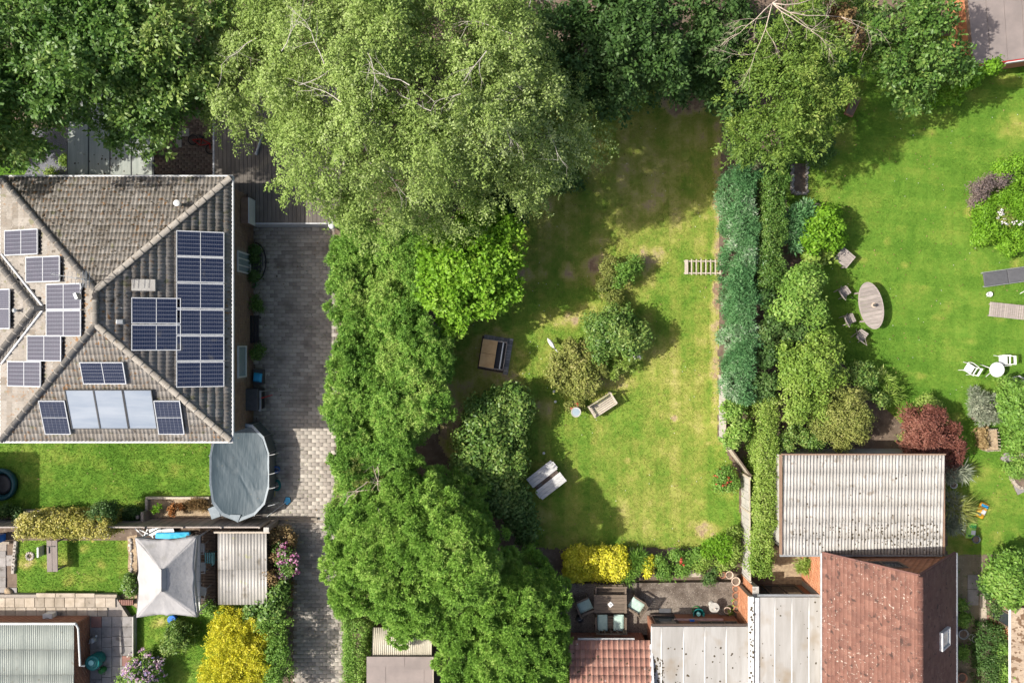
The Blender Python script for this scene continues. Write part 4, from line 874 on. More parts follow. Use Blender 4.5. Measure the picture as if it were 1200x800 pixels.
window(t, (x0 + .745, yt - .1, .98), (-1, 0, 0), (0, 1, 0), .95, 1.33, 1, 'glass_dark', 'wood_dark'); window(t, (x0 + 2.82, yt - .1, 1.35), (-1, 0, 0), (0, 1, 0), 1.6, .5, 3, 'glass_dark', 'wood_brown')
debris(rf, 60, x0, x1, yb, yt - .8, lambda x, y: 1.903, size=(.015, .05)); debris(rf, 120, x0, x0 + .5, yb, yt - 1.2, lambda x, y: 1.903, size=(.02, .055))
t, rf, x0, x1, yt, yb = flat_ext('flat_roof_extension', 'extension with white flat roof joined to the brown tiled house', (888.5, 908, 928, 948, 964), 699.5, 1.9, 'brick', gut='grey_metal')
window(t, ((x0 + x1) / 2 - .2, yt - .1, .88), (-1, 0, 0), (0, 1, 0), 2.1, 1.6, 3, 'glass_dark', 'wood_brown')
debris(rf, 40, x0, x1, yb, yt, lambda x, y: 1.903, size=(.012, .04))
wx = W(883, 0, 1.95).x; wallbox(t, wx - .17, yb, wx - .01, yt + .03, 0, 1.82, MATS['mortar']); bricks(t, (wx - .17, yt + .03, 0), (0, -1, 0), yt - yb, 1.80, MATS['brick_orange'], nrm_=(-1, 0, 0)); m = MB(); m.box((wx - .09, (yt + yb) / 2, 1.91), (.20, yt - yb + .1, .18)); m.build('parapet', MATS['white_metal'], t, world=True, bevel=.02)
m = MB(); m.box((wx + .14, (yt + yb) / 2, 1.93), (.17, yt - yb, .05)); m.build('lead_gutter', MATS['lead'], t, world=True)
debris(t, 40, wx - .16, wx, yb, yt, lambda x, y: 2.002, size=(.02, .06), name='lichen')
# rose tiled extension
ZK = 1.75
kx0, kx1 = W(667, 0, ZK).x, W(762, 0, ZK).x; ky1 = W(0, 752, ZK).y; ky0 = W(0, 860, ZK).y
kt = thing('tiled_extension', 'extension with rose brown pantile roof beside the wooden garden table', 'extension', ((kx0 + kx1) / 2, ky1 - 1, 0))
wallbox(kt, kx0 + .1, ky0, kx1 - .1, ky1 - .18, 0, ZK - .1, MATS['mortar']); bricks(kt, (kx0 + .1, ky1 - .18, 0), (1, 0, 0), kx1 - kx0 - .2, ZK - .12, MATS['brick'], nrm_=(0, 1, 0))
tl_ = R(14); m = MB(); dl = ky1 - ky0; rz_ = dl * math.tan(tl_); m.hexa([(kx0, ky0, ZK + rz_ - .1), (kx1, ky0, ZK + rz_ - .1), (kx1, ky1, ZK - .1), (kx0, ky1, ZK - .1), (kx0, ky0, ZK + rz_ - .03), (kx1, ky0, ZK + rz_ - .03), (kx1, ky1, ZK - .03), (kx0, ky1, ZK - .03)])
kr = m.build('roof', MATS['mortar'], kt, world=True)
TILE1 = [(0, 0), (.1, .028), (.3, .03), (.42, 0), (1, 0)]
tile_field(kr, MATS['tile_rose'], (kx0, ky1 + .04, ZK), (1, 0, 0), (0, -math.cos(tl_), math.sin(tl_)), dl / math.cos(tl_), lambda v: 0.0, lambda v: kx1 - kx0, .21, .33, TILE1, step=.03)
m = MB(); m.box(((W(678, 0, 2).x + W(745, 0, 2).x) / 2, ky1 + .09, ZK - .1), (W(745, 0, 2).x - W(678, 0, 2).x, .07, .07)); m.build('gutter', MATS['upvc'], kt, world=True)
m = MB(); m.box((kx1 + .02, (ky0 + ky1) / 2, ZK + rz_ / 2 + .03), (.12, dl, .05), mat=Matrix.Rotation(-tl_, 4, 'X')); m.build('flashing', MATS['lead'], kt, world=True)
debris(kr, 90, kx0, kx1, ky0, ky1 - .3, lambda x, y: ZK + (ky1 - y) * math.tan(tl_) + .045, size=(.015, .05))

# ---------------------------------------------------------------- shed with felt roof, bottom centre
ZS = 2.2
sx0, sx1 = W(429.5, 0, ZS).x, W(507, 0, ZS).x; sy1 = W(0, 769, ZS).y; sy0 = W(0, 850, ZS).y
sh = thing('shed', 'shed with brown felt roof and cream corrugated lean-to below the pine', 'shed', ((sx0 + sx1) / 2, sy1 - 1, 0))
wallbox(sh, sx0 + .1, sy0, sx1 - .1, sy1 - .08, 0, ZS - .06, MATS['wood_dark'])
rf = wallbox(sh, sx0, sy0, sx1, sy1, ZS - .055, ZS - .015, MATS['felt_grey'], 'roof')
for (a, b, c, d) in ((429.5, 768.8, 474, 781), (474, 768.8, 507, 784), (429.5, 780.4, 452, 850), (452, 780.4, 474.4, 850), (474, 783.4, 497, 850), (497, 783.4, 507, 850)):
    p, q = W(a, b, ZS), W(c, d, ZS); m = MB(); m.box(((p.x + q.x) / 2, (p.y + q.y) / 2, ZS - .004 + random.uniform(0, .006)), (q.x - p.x - .012, p.y - q.y - .012, .02)); m.build('felt_strip', MATS['felt_grey'], rf, world=True)
m = MB(); m.box((sx1 + .02, (sy0 + sy1) / 2, ZS - .03), (.04, sy1 - sy0, .12)); m.build('trim', MATS['wood_pale'], sh, world=True)
lx0, lx1 = W(437, 0, 1.95).x, W(506, 0, 1.95).x; corr_roof(sh, lx0, lx1, sy1 + .02, W(0, 736, 1.9).y, 2.05, 1.9, 3, 1, .078, .016, MATS['corrugated_cream'], 'lean_to_sheet')
wallbox(sh, lx0 + .06, sy1 - .05, lx1 - .06, W(0, 737, 1.9).y - .06, 0, 1.86, MATS['wood_dark'], 'lean_to_wall')

# ---------------------------------------------------------------- low corrugated outbuilding, bottom left
ZL = 1.5
ox0, ox1 = W(-60, 0, ZL).x, W(86.5, 0, ZL).x; oy1 = W(0, 732.5, ZL).y; oy0 = W(0, 850, ZL).y
ob = thing('outbuilding', 'low brick outbuilding with grey green corrugated roof beside the slab terrace', 'outbuilding', (ox1 - 1.5, oy1 - 1, 0))
wallbox(ob, ox0 + .1, oy0, ox1 - .06, oy1 - .05, 0, ZL - .07, MATS['mortar'])
bricks(ob, (ox0 + .1, oy1 - .05, .25), (1, 0, 0), ox1 - ox0 - .16, ZL - .36, MATS['brick'], nrm_=(0, 1, 0)); bricks(ob, (ox1 - .06, oy0, .25), (0, 1, 0), oy1 - oy0 - .05, ZL - .36, MATS['brick'], nrm_=(1, 0, 0))
corr_roof(ob, ox0, ox1, oy0, oy1, ZL + .04, ZL, 5, 4, .076, .013, MATS['corrugated_grey'])
m = MB(); m.tube([(ox0, oy1 + .05, ZL - .04), (ox1 + .06, oy1 + .05, ZL - .04)], .055, 8); m.build('gutter', MATS['upvc'], ob, world=True)
m = MB(); e = W(94.5, 779.5, 1.45); m.tube([(ox1 + .05, oy1 + .05, ZL - .05), (ox1 + .12, oy1 - .15, ZL - .1), (e.x - .02, e.y, e.z), (W(99, 779, 1.3).x, W(99, 779.5, 1.3).y, 1.3)], .04, 8); m.build('downpipe', MATS['upvc'], ob, world=True)

# ---------------------------------------------------------------- low store with clear corrugated roof
ZQ = 1.42
qx0, qx1 = W(256, 0, ZQ).x, W(312.5, 0, ZQ).x; qy1, qy0 = W(0, 624, ZQ).y, W(0, 707, ZQ).y
qs = thing('lean_to_store', 'low store with faded striped corrugated roof behind the pool fence', 'shed', ((qx0 + qx1) / 2, qy0 + .5, 0))
corr_roof(qs, qx0, qx1, qy0, qy1, ZQ - .03, ZQ + .03, 3, 2, .118, .013, MATS['corrugated_clear'])
m = MB(); m.box(((qx0 + qx1) / 2 - .02, qy1 + .03, ZQ + .04), (qx1 - qx0 + .3, .07, .06)); m.build('beam', MATS['wood_pale'], qs, world=True)
wallbox(qs, qx0 + .15, qy0 + .1, qx1 - .06, qy1 - .1, 0, ZQ - .08, MATS['wood_dark'])
m = MB(); m.tube([(qx0 - .03, qy1, ZQ - .07), (qx0 - .03, qy0, ZQ - .1)], .03, 6); m.build('gutter', MATS['wood_brown'], qs, world=True)
# brick building at the right edge, its mossy roof; building at the top right corner
ZM = 1.55
mx0 = W(1190, 0, ZM).x; my1 = W(0, 712, ZM).y
mb_ = thing('brick_house', 'house at the right edge with mossy tiles and orange brick wall', 'house', (mx0 + 1, my1 - 1, 0))
m = MB(); m.box((mx0 + 2.1, my1 - 3.05, ZM / 2 - .05), (4.1, 6, ZM - .1)); m.build('wall', MATS['mortar'], mb_, world=True)
bricks(mb_, (mx0 + .05, my1 - .05, 0), (0, -1, 0), 3.2, ZM - .15, MATS['brick_orange'], nrm_=(-1, 0, 0), holes=[(.3, .9, 0, 1.3)]); bricks(mb_, (mx0 + .05, my1 - .05, 0), (1, 0, 0), 3.0, ZM - .15, MATS['brick_orange'], nrm_=(0, 1, 0))
window(mb_, (mx0 + .03, my1 - .65, 0.66), (0, -1, 0), (-1, 0, 0), .6, 1.28, 1, 'glass_dark', 'wood_brown')
m = MB(); m.hexa([(mx0 - .1, my1 - 6, ZM - .09), (mx0 + 4, my1 - 6, ZM + 1.35), (mx0 + 4, my1 + .05, ZM + 1.35), (mx0 - .1, my1 + .05, ZM - .09), (mx0 - .1, my1 - 6, ZM - .03), (mx0 + 4, my1 - 6, ZM + 1.42), (mx0 + 4, my1 + .05, ZM + 1.42), (mx0 - .1, my1 + .05, ZM - .03)])
mr = m.build('roof', MATS['mortar'], mb_, world=True); vl = Vector((4.1, 0, 1.44)).normalized(); tile_field(mr, MATS['tile_mossy'], (mx0 - .12, my1 + .05, ZM - .01), (0, -1, 0), vl, 4.3, lambda v: 0.0, lambda v: 6.0, .3, .3, ROMAN)
m = MB(); m.tube([(mx0 - .17, my1 + .05, ZM - .08), (mx0 - .17, my1 - 6, ZM - .08)], .055, 8); m.build('gutter', MATS['upvc'], mb_, world=True)
ZT2 = 1.5
tx0 = W(1131, 0, ZT2).x; 
tb = thing('garden_building', 'flat roofed building in the top right corner with red fascia and white boards', 'building', W(1190, 20))
a, b, c = W(1141, 77, ZT2), W(1260, 60, ZT2), W(1131, -30, ZT2); d = W(1260, -30, ZT2); pl = [tuple(a)[:2], tuple(b)[:2], tuple(d)[:2], tuple(c)[:2]]
ctr = Vector((sum(p[0] for p in pl) / 4, sum(p[1] for p in pl) / 4)); ins = [tuple(ctr + (Vector(p) - ctr) * .95) for p in pl]
m = MB(); m.prism(ins, 0, ZT2 - .2); m.build('wall', MATS['brick_orange'], tb, world=True)
m = MB(); m.prism(pl, ZT2 - .195, ZT2 - .01); m.build('fascia', MATS['brick_tan'], tb, world=True)
for i in range(6):
    u0, u1 = i / 6, (i + 1) / 6; L1 = lambda p, q, t_: tuple(Vector(p).lerp(Vector(q), t_))
    m = MB(); q0, q1, q2, q3 = L1(pl[0], pl[1], u0 + .002), L1(pl[0], pl[1], u1 - .002), L1(pl[3], pl[2], u1 - .002), L1(pl[3], pl[2], u0 + .002); m.prism([q0, q1, q2, q3], ZT2 - .005, ZT2 + .02 + (i % 2) * .005); m.build('felt_strip', MATS['felt_grey'], tb, world=True)
dv = (b - a).normalized(); nv_ = Vector((dv.y, -dv.x, 0)); mt = Matrix.Rotation(math.atan2(dv.y, dv.x), 4, 'Z')
m = MB(); m.box(Vector((a.x, a.y, ZT2 - .1)) + dv * 1.6 + nv_ * .02, (3.3, .04, .2), mat=mt); m.build('red_board', MATS['plastic_red'], tb, world=True)
for (s0, s1) in ((.1, .75), (1.35, 2.3)):
    m = MB(); m.box(Vector((a.x, a.y, ZT2 - .1)) + dv * (s0 + s1) / 2 + nv_ * .05, (s1 - s0, .06, .15), mat=mt); m.build('board', MATS['white_metal'], tb, world=True)
# off to the left: the shed whose shadow falls on the left lawn
ns = thing('shed', 'plain wooden shed standing past the left end of the lawn', 'shed', W(-70, 570))
a, b = W(-110, 534), W(-24, 620); m = MB(); m.box(((a.x + b.x) / 2, (a.y + b.y) / 2, 1.25), (b.x - a.x, a.y - b.y, 2.5)); m.build('wall', MATS['wood_fence'], ns, world=True)
m = MB(); xm = (a.x + b.x) / 2; m.add([(a.x - .1, b.y, 2.5), (b.x + .1, b.y, 2.5), (b.x + .1, a.y - .1, 2.5), (a.x - .1, a.y - .1, 2.5), (xm, b.y, 3.0), (xm, a.y - .1, 3.0)], [(0, 1, 4), (1, 2, 5, 4), (2, 3, 5), (3, 0, 4, 5), (3, 2, 1, 0)]); m.build('roof', MATS['felt_grey'], ns, world=True)
# ---------------------------------------------------------------- fences
def panel_fence(name, label, p0, p1, h, n, mat, t=.04, ngr=10, post=.09, rail=True, pmat_=None, group=None, board='board'):
    a, b = Vector(p0), Vector(p1); a.z = b.z = 0; L = (b - a).length; d = (b - a) / L; rz = math.atan2(d.y, d.x)
    f = thing(name, label, 'fence', a, 0, group); pl = L / n; bw = pl / ngr; me = None
    for i in range(n):
        for k in range(ngr):
            c = a + d * (i * pl + (k + .5) * bw)
            if me is None:
                m = MB(); m.box((0, 0, 0), (bw * .97, t, h - .06)); o = m.build(board, MATS[mat], f, bevel=0); me = o.data
            else: o = bpy.data.objects.new(board, me); COL.objects.link(o); o.parent = f
            o.location = Vector((c.x, c.y, h / 2 + .02 + random.uniform(-.008, .008))) - a + Vector((-d.y, d.x, 0)) * (.012 if k % 2 else 0); o.rotation_euler = (0, 0, rz)
        if rail:
            c = a + d * (i + .5) * pl; m = MB(); m.box((0, 0, 0), (pl - post, t + .015, .03)); o = m.build('rail', MATS[pmat_ or mat], f); o.location = c - a + Vector((0, 0, h + .01)); o.rotation_euler = (0, 0, rz)
    for i in range(n + 1):
        c = a + d * i * pl; m = MB(); m.box((0, 0, (h + .1) / 2), (post, post, h + .1)); o = m.build('post', MATS[pmat_ or mat], f, bevel=.008); o.location = c - a; o.rotation_euler = (0, 0, rz)
    return f
HF = 1.45
panel_fence('panel_fence', 'brown board fence with pale top rail running between lawn and white gazebo', W(-25, 607.5), W(318, 607.5), HF, 8, 'wood_fence', ngr=9, pmat_='wood_grey', post=.07)
m = MB(); c = W(312, 620.5, HF + .05); sfp = thing('fence_post', 'square pale post cap at the driveway end of the brown fence', 'post', (c.x, c.y, 0)); m.box((0, 0, HF / 2), (.16, .16, HF)); m.build('post', MATS['wood_grey'], sfp); m = MB(); m.box((0, 0, HF + .03), (.22, .2, .06)); m.build('cap', MATS['concrete'], sfp, bevel=.01)
panel_fence('garden_fence', 'pale panelled fence along the blue green hedge', W(842.5, 440), W(842.5, 512), .95, 2, 'concrete', ngr=8, pmat_='wood_pale')
panel_fence('garden_fence', 'slanted fence section with brown top rail between two pale sections', W(843, 513), W(871, 552), .95, 1, 'wood_pale', ngr=9, pmat_='wood_brown')
panel_fence('garden_fence', 'pale panelled fence beside the rose bush and lower hedge', W(868.5, 554), W(869.5, 672), 1.1, 3, 'concrete', ngr=9, pmat_='wood_pale')
# low retaining rail at the lawn foot, with posts
rr_ = thing('sleeper_edging', 'long low timber rail along the foot of the left lawn', 'edging', W(80, 597))
for i in range(4):
    a, b = W(-20 + i * 47, 597.5), W(27 + i * 47, 597.5); m = MB(); m.box(((a.x + b.x) / 2, a.y, .16), (b.x - a.x - .02, .09, .32)); m.build('sleeper', MATS['wood_grey'], rr_, world=True, bevel=.01)
for px in (169, 174.5):
    a = W(px, 602); m = MB(); m.box((a.x, a.y, .3), (.12, .42 if px > 170 else .14, .6)); m.build('post', MATS['wood_fence'], rr_, world=True, bevel=.01)
bd = thing('sleeper_edging', 'pale timber edging round the chipped flower bed beside the pool', 'edging', W(210, 582))
for (x0, y0, x1, y1) in ((173, 581, 247, 583.5), (172.5, 584, 175.5, 603)):
    a, b = W(x0, y0), W(x1, y1); m = MB(); m.box(((a.x + b.x) / 2, (a.y + b.y) / 2, .1), (b.x - a.x, a.y - b.y, .2)); m.build('sleeper', MATS['wood_pale'], bd, world=True, bevel=.01)

# ---------------------------------------------------------------- above ground pool
HP = 1.02
pc = W(280, 553.5, HP); pool = thing('swimming_pool', 'oval above ground pool under a taut grey blue winter cover', 'pool', (pc.x, pc.y, 0))
PO = [(262, 498), (277, 495), (296, 498), (309, 512), (315, 531), (315, 571), (310, 590), (298, 603), (279, 610.5), (260, 603), (249, 589), (246, 568), (246, 534), (250, 514)]
ring = [W(p[0], p[1], HP) for p in PO]; ctr = sum(ring, Vector()) / len(ring); NR = len(ring)
m = MB()
for i in range(NR):
    a, b = ring[i], ring[(i + 1) % NR]; ia, ib = ctr + (a - ctr) * .985, ctr + (b - ctr) * .985
    m.hexa([(a.x, a.y, 0), (b.x, b.y, 0), (ib.x, ib.y, 0), (ia.x, ia.y, 0), (a.x, a.y, HP - .02), (b.x, b.y, HP - .02), (ib.x, ib.y, HP - .02), (ia.x, ia.y, HP - .02)])
m.build('wall', MATS['pool_wall'], pool, world=True)
m = MB()
for i in range(NR):
    a, b = ring[i], ring[(i + 1) % NR]; oa, ob_, ia, ib = ctr + (a - ctr) * 1.012, ctr + (b - ctr) * 1.012, ctr + (a - ctr) * .945, ctr + (b - ctr) * .945
    m.hexa([(oa.x, oa.y, HP - .03), (ob_.x, ob_.y, HP - .03), (ib.x, ib.y, HP - .05), (ia.x, ia.y, HP - .05), (oa.x, oa.y, HP + .02), (ob_.x, ob_.y, HP + .02), (ib.x, ib.y, HP - .01), (ia.x, ia.y, HP - .01)])
m.build('rim', MATS['pool_rim'], pool, world=True)
# cover: grid over the outline, dished, with creases
nr_, na = 26, 112; V = []; F = []
ang = np.linspace(0, 2 * math.pi, na, endpoint=False); rp_ = []
for a in ang:
    dx, dy = math.cos(a), math.sin(a); best = 9
    for i in range(NR):
        p, q = ring[i] - ctr, ring[(i + 1) % NR] - ctr; den = dx * (q.y - p.y) - dy * (q.x - p.x)
        if abs(den) < 1e-9: continue
        tt = (p.x * (q.y - p.y) - p.y * (q.x - p.x)) / den; ss = (p.x * dy - p.y * dx) / den
        if tt > 0 and -1e-6 <= ss <= 1 + 1e-6: best = min(best, tt)
    rp_.append(best)
for r in range(nr_ + 1):
    f = r / nr_
    for k in range(na):
        q = rp_[k] * .945 * f; x = ctr.x + math.cos(ang[k]) * q; y = ctr.y + math.sin(ang[k]) * q
        z = HP - .07 + .075 * f ** 5; u = (x - ctr.x) * .75 + (y - ctr.y) * .55
        z += .016 * math.exp(-((x - ctr.x - .3 + .4 * (y - ctr.y)) / .04) ** 2) * min(1, max(0, (ctr.y - .2 - y) / .5)) + .013 * (float(fbm(u * 5, (x - y) * .6, 3)) - .5) * 2 * (1 - f ** 6) + .010 * math.sin(7 * ang[k] + 3 * f) * f ** 3
        z -= .018 * math.exp(-((x - ctr.x + .1 + .55 * (y - ctr.y)) / .05) ** 2) * min(1, max(0, (ctr.y + .1 - y) / .6))
        V.append((x, y, z))
for r in range(nr_):
    for k in range(na): F.append((r * na + k, r * na + (k + 1) % na, (r + 1) * na + (k + 1) % na, (r + 1) * na + k))
npmesh('cover', np.array(V), np.array(F), MATS['pool_cover'], pool, world=True, smooth=True)
m = MB(); a, b, c = ctr + (ring[8] - ctr) * .9, ctr + (ring[8] - ctr) * 1.02, ctr + (ring[9] - ctr) * .95; dd = ctr + (ring[7] - ctr) * .86
m.add([(p.x, p.y, HP + .035) for p in (a + (dd - a) * .2, b, c * .5 + b * .5, a + (c - a) * .5)] + [(p.x, p.y, HP + .0) for p in (a + (dd - a) * .2, b, c * .5 + b * .5, a + (c - a) * .5)], [(3, 2, 1, 0), (4, 5, 6, 7), (0, 1, 5, 4), (1, 2, 6, 5), (2, 3, 7, 6), (3, 0, 4, 7)]); m.build('cover_flap', MATS['pool_rim'], pool, world=True)
for i in range(NR):
    a = ctr + (ring[i] - ctr) * 1.015; m = MB(); m.tube([(a.x, a.y, 0), (a.x, a.y, HP + .03)], .016, 6); m.build('leg', MATS['grey_metal'], pool, world=True)
for (i, s) in ((4, -.03), (4, .62), (5, -.25), (5, -.02)):
    a = ring[i].lerp(ring[5 if i == 4 else 6], max(0, s)) if s >= 0 else ring[i] + Vector((0, s * 3, 0)); m = MB(); m.tube([a + Vector((-.03, 0, .02)), a + Vector((.22, .05, -.05)), a + Vector((.26, .05, -.45))], .014, 5); m.build('pool_bracket', MATS['white_metal'], pool, world=True)
# skimmer box beside the pool
c = W(251.5, 600, .85); o = thing('filter_box', 'grey box at the corner of the covered pool and fence', 'box', (c.x, c.y, 0)); m = MB(); m.box((0, 0, .42), (.42, .5, .84), rz=.35, top=.9); m.build('body', MATS['pool_rim'], o, bevel=.03); m = MB(); m.box((0, 0, .865), (.4, .48, .05), rz=.35); m.build('lid', MATS['pool_rim'], o, bevel=.02)
c = W(326, 549); o = thing('bucket', 'blue bucket on the paving beside the pool wall', 'bucket', c)
m = MB(); m.lathe([(.10, 0), (.14, .28), (.15, .29), (.13, .285), (.09, .02)], n=16); m.build('body', MATS['plastic_blue'], o, smooth=True); m = MB(); m.tube([(-.14, 0, .28), (-.05, .1, .36), (.05, .1, .36), (.14, 0, .28)], .008, 5); m.build('handle', MATS['grey_metal'], o)
c = W(325, 568); o = thing('hose_reel', 'coiled teal garden hose hanging beside the pool', 'hose', c); m = MB()
for k in range(4): m.tube([(.16 * math.cos(w / 12 * 6.283) * (1 - k * .1), .24 * math.sin(w / 12 * 6.283) * (1 - k * .08), .05 + k * .03) for w in range(13)], .016, 6, cap=False)
m.build('coil', MATS['plastic_teal'], o, smooth=True); m = MB(); m.tube([(0, -.2, .05), (-.1, -.3, .03), (-.1, -.5, .02)], .014, 6); m.build('hose_end', MATS['plastic_yellow'], o, smooth=True)
c = W(337, 586); o = thing('pool_net', 'blue leaf net on a white pole leaning against the pool', 'net', c)
m = MB(); m.tube([(-.05, -.05, .06), (-.78, -.62, .30)], .014, 6); m.build('pole', MATS['white_metal'], o)
m = MB(); m.tube([(-.16, -.1, .05), (.0, -.2, .05), (.16, -.05, .05), (.12, .14, .05), (-.06, .16, .05), (-.16, -.1, .05)], .016, 5); m.build('frame', MATS['dark_metal'], o); m = MB(); m.prism([(-.15, -.09), (0, -.19), (.15, -.05), (.11, .13), (-.06, .15)], .03, .045); m.build('mesh', MATS['plastic_sky'], o)

# ---------------------------------------------------------------- white gazebo
zg = 2.0
gc = W(195, 676, zg); gz = thing('gazebo', 'white fabric party gazebo with peaked sagging canopy', 'gazebo', (gc.x, gc.y, 0))
cn = [W(158, 630, zg), W(230.5, 628, zg), W(231, 723, zg), W(159.5, 723.5, zg)]; zr_ = 2.62; ra, rb_ = W(189, 668, zr_), W(189, 692, zr_)
V = []; F = []
def canopy(edge0, edge1, top0, top1, n=18, q=14, sag=.05, inw=.13):
    b = len(V); ed = (edge1 - edge0); nv__ = Vector((-ed.y, ed.x, 0)).normalized()
    for i in range(q + 1):
        t = i / q
        for j in range(n + 1):
            s = j / n; e = edge0.lerp(edge1, s); e = e + nv__ * inw * math.sin(math.pi * s) * 1.0; e.z -= 0.02
            if abs(s - .5) < .1: e -= nv__ * inw * .45 * (1 - abs(s - .5) / .1)
            p = e.lerp(top0.lerp(top1, s), t); p.z -= sag * 4 * t * (1 - t) * (1 - .35 * abs(2 * s - 1))
            p.z += .016 * math.sin(40 * s + 5 * t) * (1 - t) * float(vnoise(s * 6 + b, t * 3)); V.append(tuple(p))
    for i in range(q):
        for j in range(n):
            a = b + i * (n + 1) + j; F.append((a, a + 1, a + n + 2, a + n + 1))
canopy(cn[3], cn[2], rb_, rb_); canopy(cn[2], cn[1], rb_, ra); canopy(cn[1], cn[0], ra, ra); canopy(cn[0], cn[3], ra, rb_)
co = npmesh('canopy', np.array(V), np.array(F), MATS['fabric_white'], gz, world=True, smooth=True); sd = co.modifiers.new('solid', 'SOLIDIFY'); sd.thickness = .006
m = MB(); 
for i in range(4):
    a, b = cn[i], cn[(i + 1) % 4]; ed = (b - a); nv__ = Vector((ed.y, -ed.x, 0)).normalized() * -1; q = 12
    pts = [a.lerp(b, k / q) + (nv__ if True else 0) * 0 for k in range(q + 1)]
    cen = (cn[0] + cn[2]) / 2
    pts = [p + (cen - p).normalized() * .13 * math.sin(math.pi * k / q) for k, p in enumerate(pts)]
    for k in range(q):
        p, r = pts[k], pts[k + 1]; m.add([(p.x, p.y, zg - .02), (r.x, r.y, zg - .02), (r.x, r.y, zg - .24), (p.x, p.y, zg - .24)], [(0, 1, 2, 3)])
vo = m.build('valance', MATS['fabric_white'], gz, world=True); sd = vo.modifiers.new('solid', 'SOLIDIFY'); sd.thickness = .006
vm = MB(); va, vb = W(189, 667, 2.66), W(189, 693, 2.66)
for s in (-1, 1): vm.add([(va.x, va.y, 2.665), (vb.x, vb.y, 2.665), (vb.x + s * .13, vb.y - .03, 2.53), (va.x + s * .13, va.y + .03, 2.53)], [(0, 1, 2, 3) if s > 0 else (3, 2, 1, 0)])
vo = vm.build('vent_cap', MATS['fabric_white'], gz, world=True); sd = vo.modifiers.new('solid', 'SOLIDIFY'); sd.thickness = .008
for p in cn:
    q = p + (cen - p).normalized() * .12; m = MB(); m.tube([(q.x, q.y, 0), (q.x, q.y, zg - .03)], .028, 6); m.build('leg', MATS['white_metal'], gz, world=True)
# dark decking under the gazebo
dk = thing('decking', 'dark timber deck under the white gazebo', 'decking', W(210, 670))
a, b = W(162, 622), W(254, 718); wv = (a.y - b.y) / 26; me = None
for k in range(26):
    c = Vector(((a.x + b.x) / 2, b.y + (k + .5) * wv, .08))
    if me is None: m = MB(); m.box((0, 0, 0), (b.x - a.x, wv - .012, .06)); o = m.build('plank', MATS['wood_dark'], dk); me = o.data
    else: o = bpy.data.objects.new('plank', me); COL.objects.link(o); o.parent = dk
    o.location = c - dk.location
c = W(229.5, 672, .74); gt_ = thing('glass_table', 'long pale glass table sticking out from under the gazebo', 'table', (c.x, c.y, .11))
for k in range(5): m = MB(); m.box((-.12, (k - 2) * .62, .62), (.56, .6, .02)); m.build('top_pane', MATS['upvc'], gt_)
m = MB(); m.box((-.12, 0, .59), (.6, 3.14, .03)); m.build('frame', MATS['white_metal'], gt_)
for sx in (-.38, .12):
    for sy in (-1.5, 1.5): m = MB(); m.tube([(sx, sy, 0), (sx, sy, .59)], .02, 6); m.build('leg', MATS['white_metal'], gt_)
def plastic_chair(label, loc, rz, mat='upvc', group=None, name='garden_chair', slot=True):
    t = thing(name, label, 'chair', loc, rz, group)      # sits facing +Y
    m = MB(); m.box((0, .02, .41), (.44, .42, .03)); m.build('seat', MATS[mat], t, bevel=.012)
    bt = Matrix.Rotation(R(14), 4, 'X')
    for (z, hh) in ((.52, .07), (.80, .14)): m = MB(); m.box((0, -.22 - (z - .42) * .25, z), (.44, .025, hh), mat=bt); m.build('back_slat', MATS[mat], t, bevel=.008)
    for s in (-1, 1): m = MB(); m.box((s * .2, -.22 - .2 * .25, .63), (.035, .03, .46), mat=bt); m.build('back_frame', MATS[mat], t)
    t.scale = (.84, .84, .84)
    for s in (-1, 1):
        m = MB(); m.tube([(s * .25, -.25, .62), (s * .27, .1, .63), (s * .25, .2, .6), (s * .23, .22, .4)], .018, 6); m.build('armrest', MATS[mat], t)
        for y in (-.2, .2): m = MB(); m.tube([(s * .2, y, .4), (s * .24, y * 1.15, 0)], [.02, .016], 6); m.build('leg', MATS[mat], t)
    return t
for i, (x, y, lb) in enumerate(((240.5, 638, 'white garden chair at the gazebo table, nearest the fence'), (241.5, 660, 'white garden chair at the middle of the gazebo table'), (242, 688, 'white rounded garden chair at the table end farthest from fence'))):
    c = W(x, y); c.z = .11; plastic_chair(lb, c, R(90 + (0, 3, -14)[i]), group='white chairs along the gazebo table')
c = W(252, 649); o = thing('folding_chair', 'mint green slatted folding chair against the corrugated store', 'chair', (c.x, c.y, .11), R(90))
for k in range(5): m = MB(); m.box((0, .18 - k * .09, .44), (.44, .05, .02)); m.build('seat_slat', MATS['plastic_teal_pale'], o)
for k in range(3): m = MB(); m.box((0, -.24, .56 + k * .1), (.44, .02, .055)); m.build('back_slat', MATS['plastic_teal_pale'], o)
for s in (-1, 1):
    m = MB(); m.tube([(s * .2, .22, 0), (s * .2, -.25, .86)], .013, 5); m.build('frame', MATS['plastic_teal'], o); m = MB(); m.tube([(s * .18, -.2, 0), (s * .18, .2, .43)], .013, 5); m.build('leg', MATS['plastic_teal'], o)
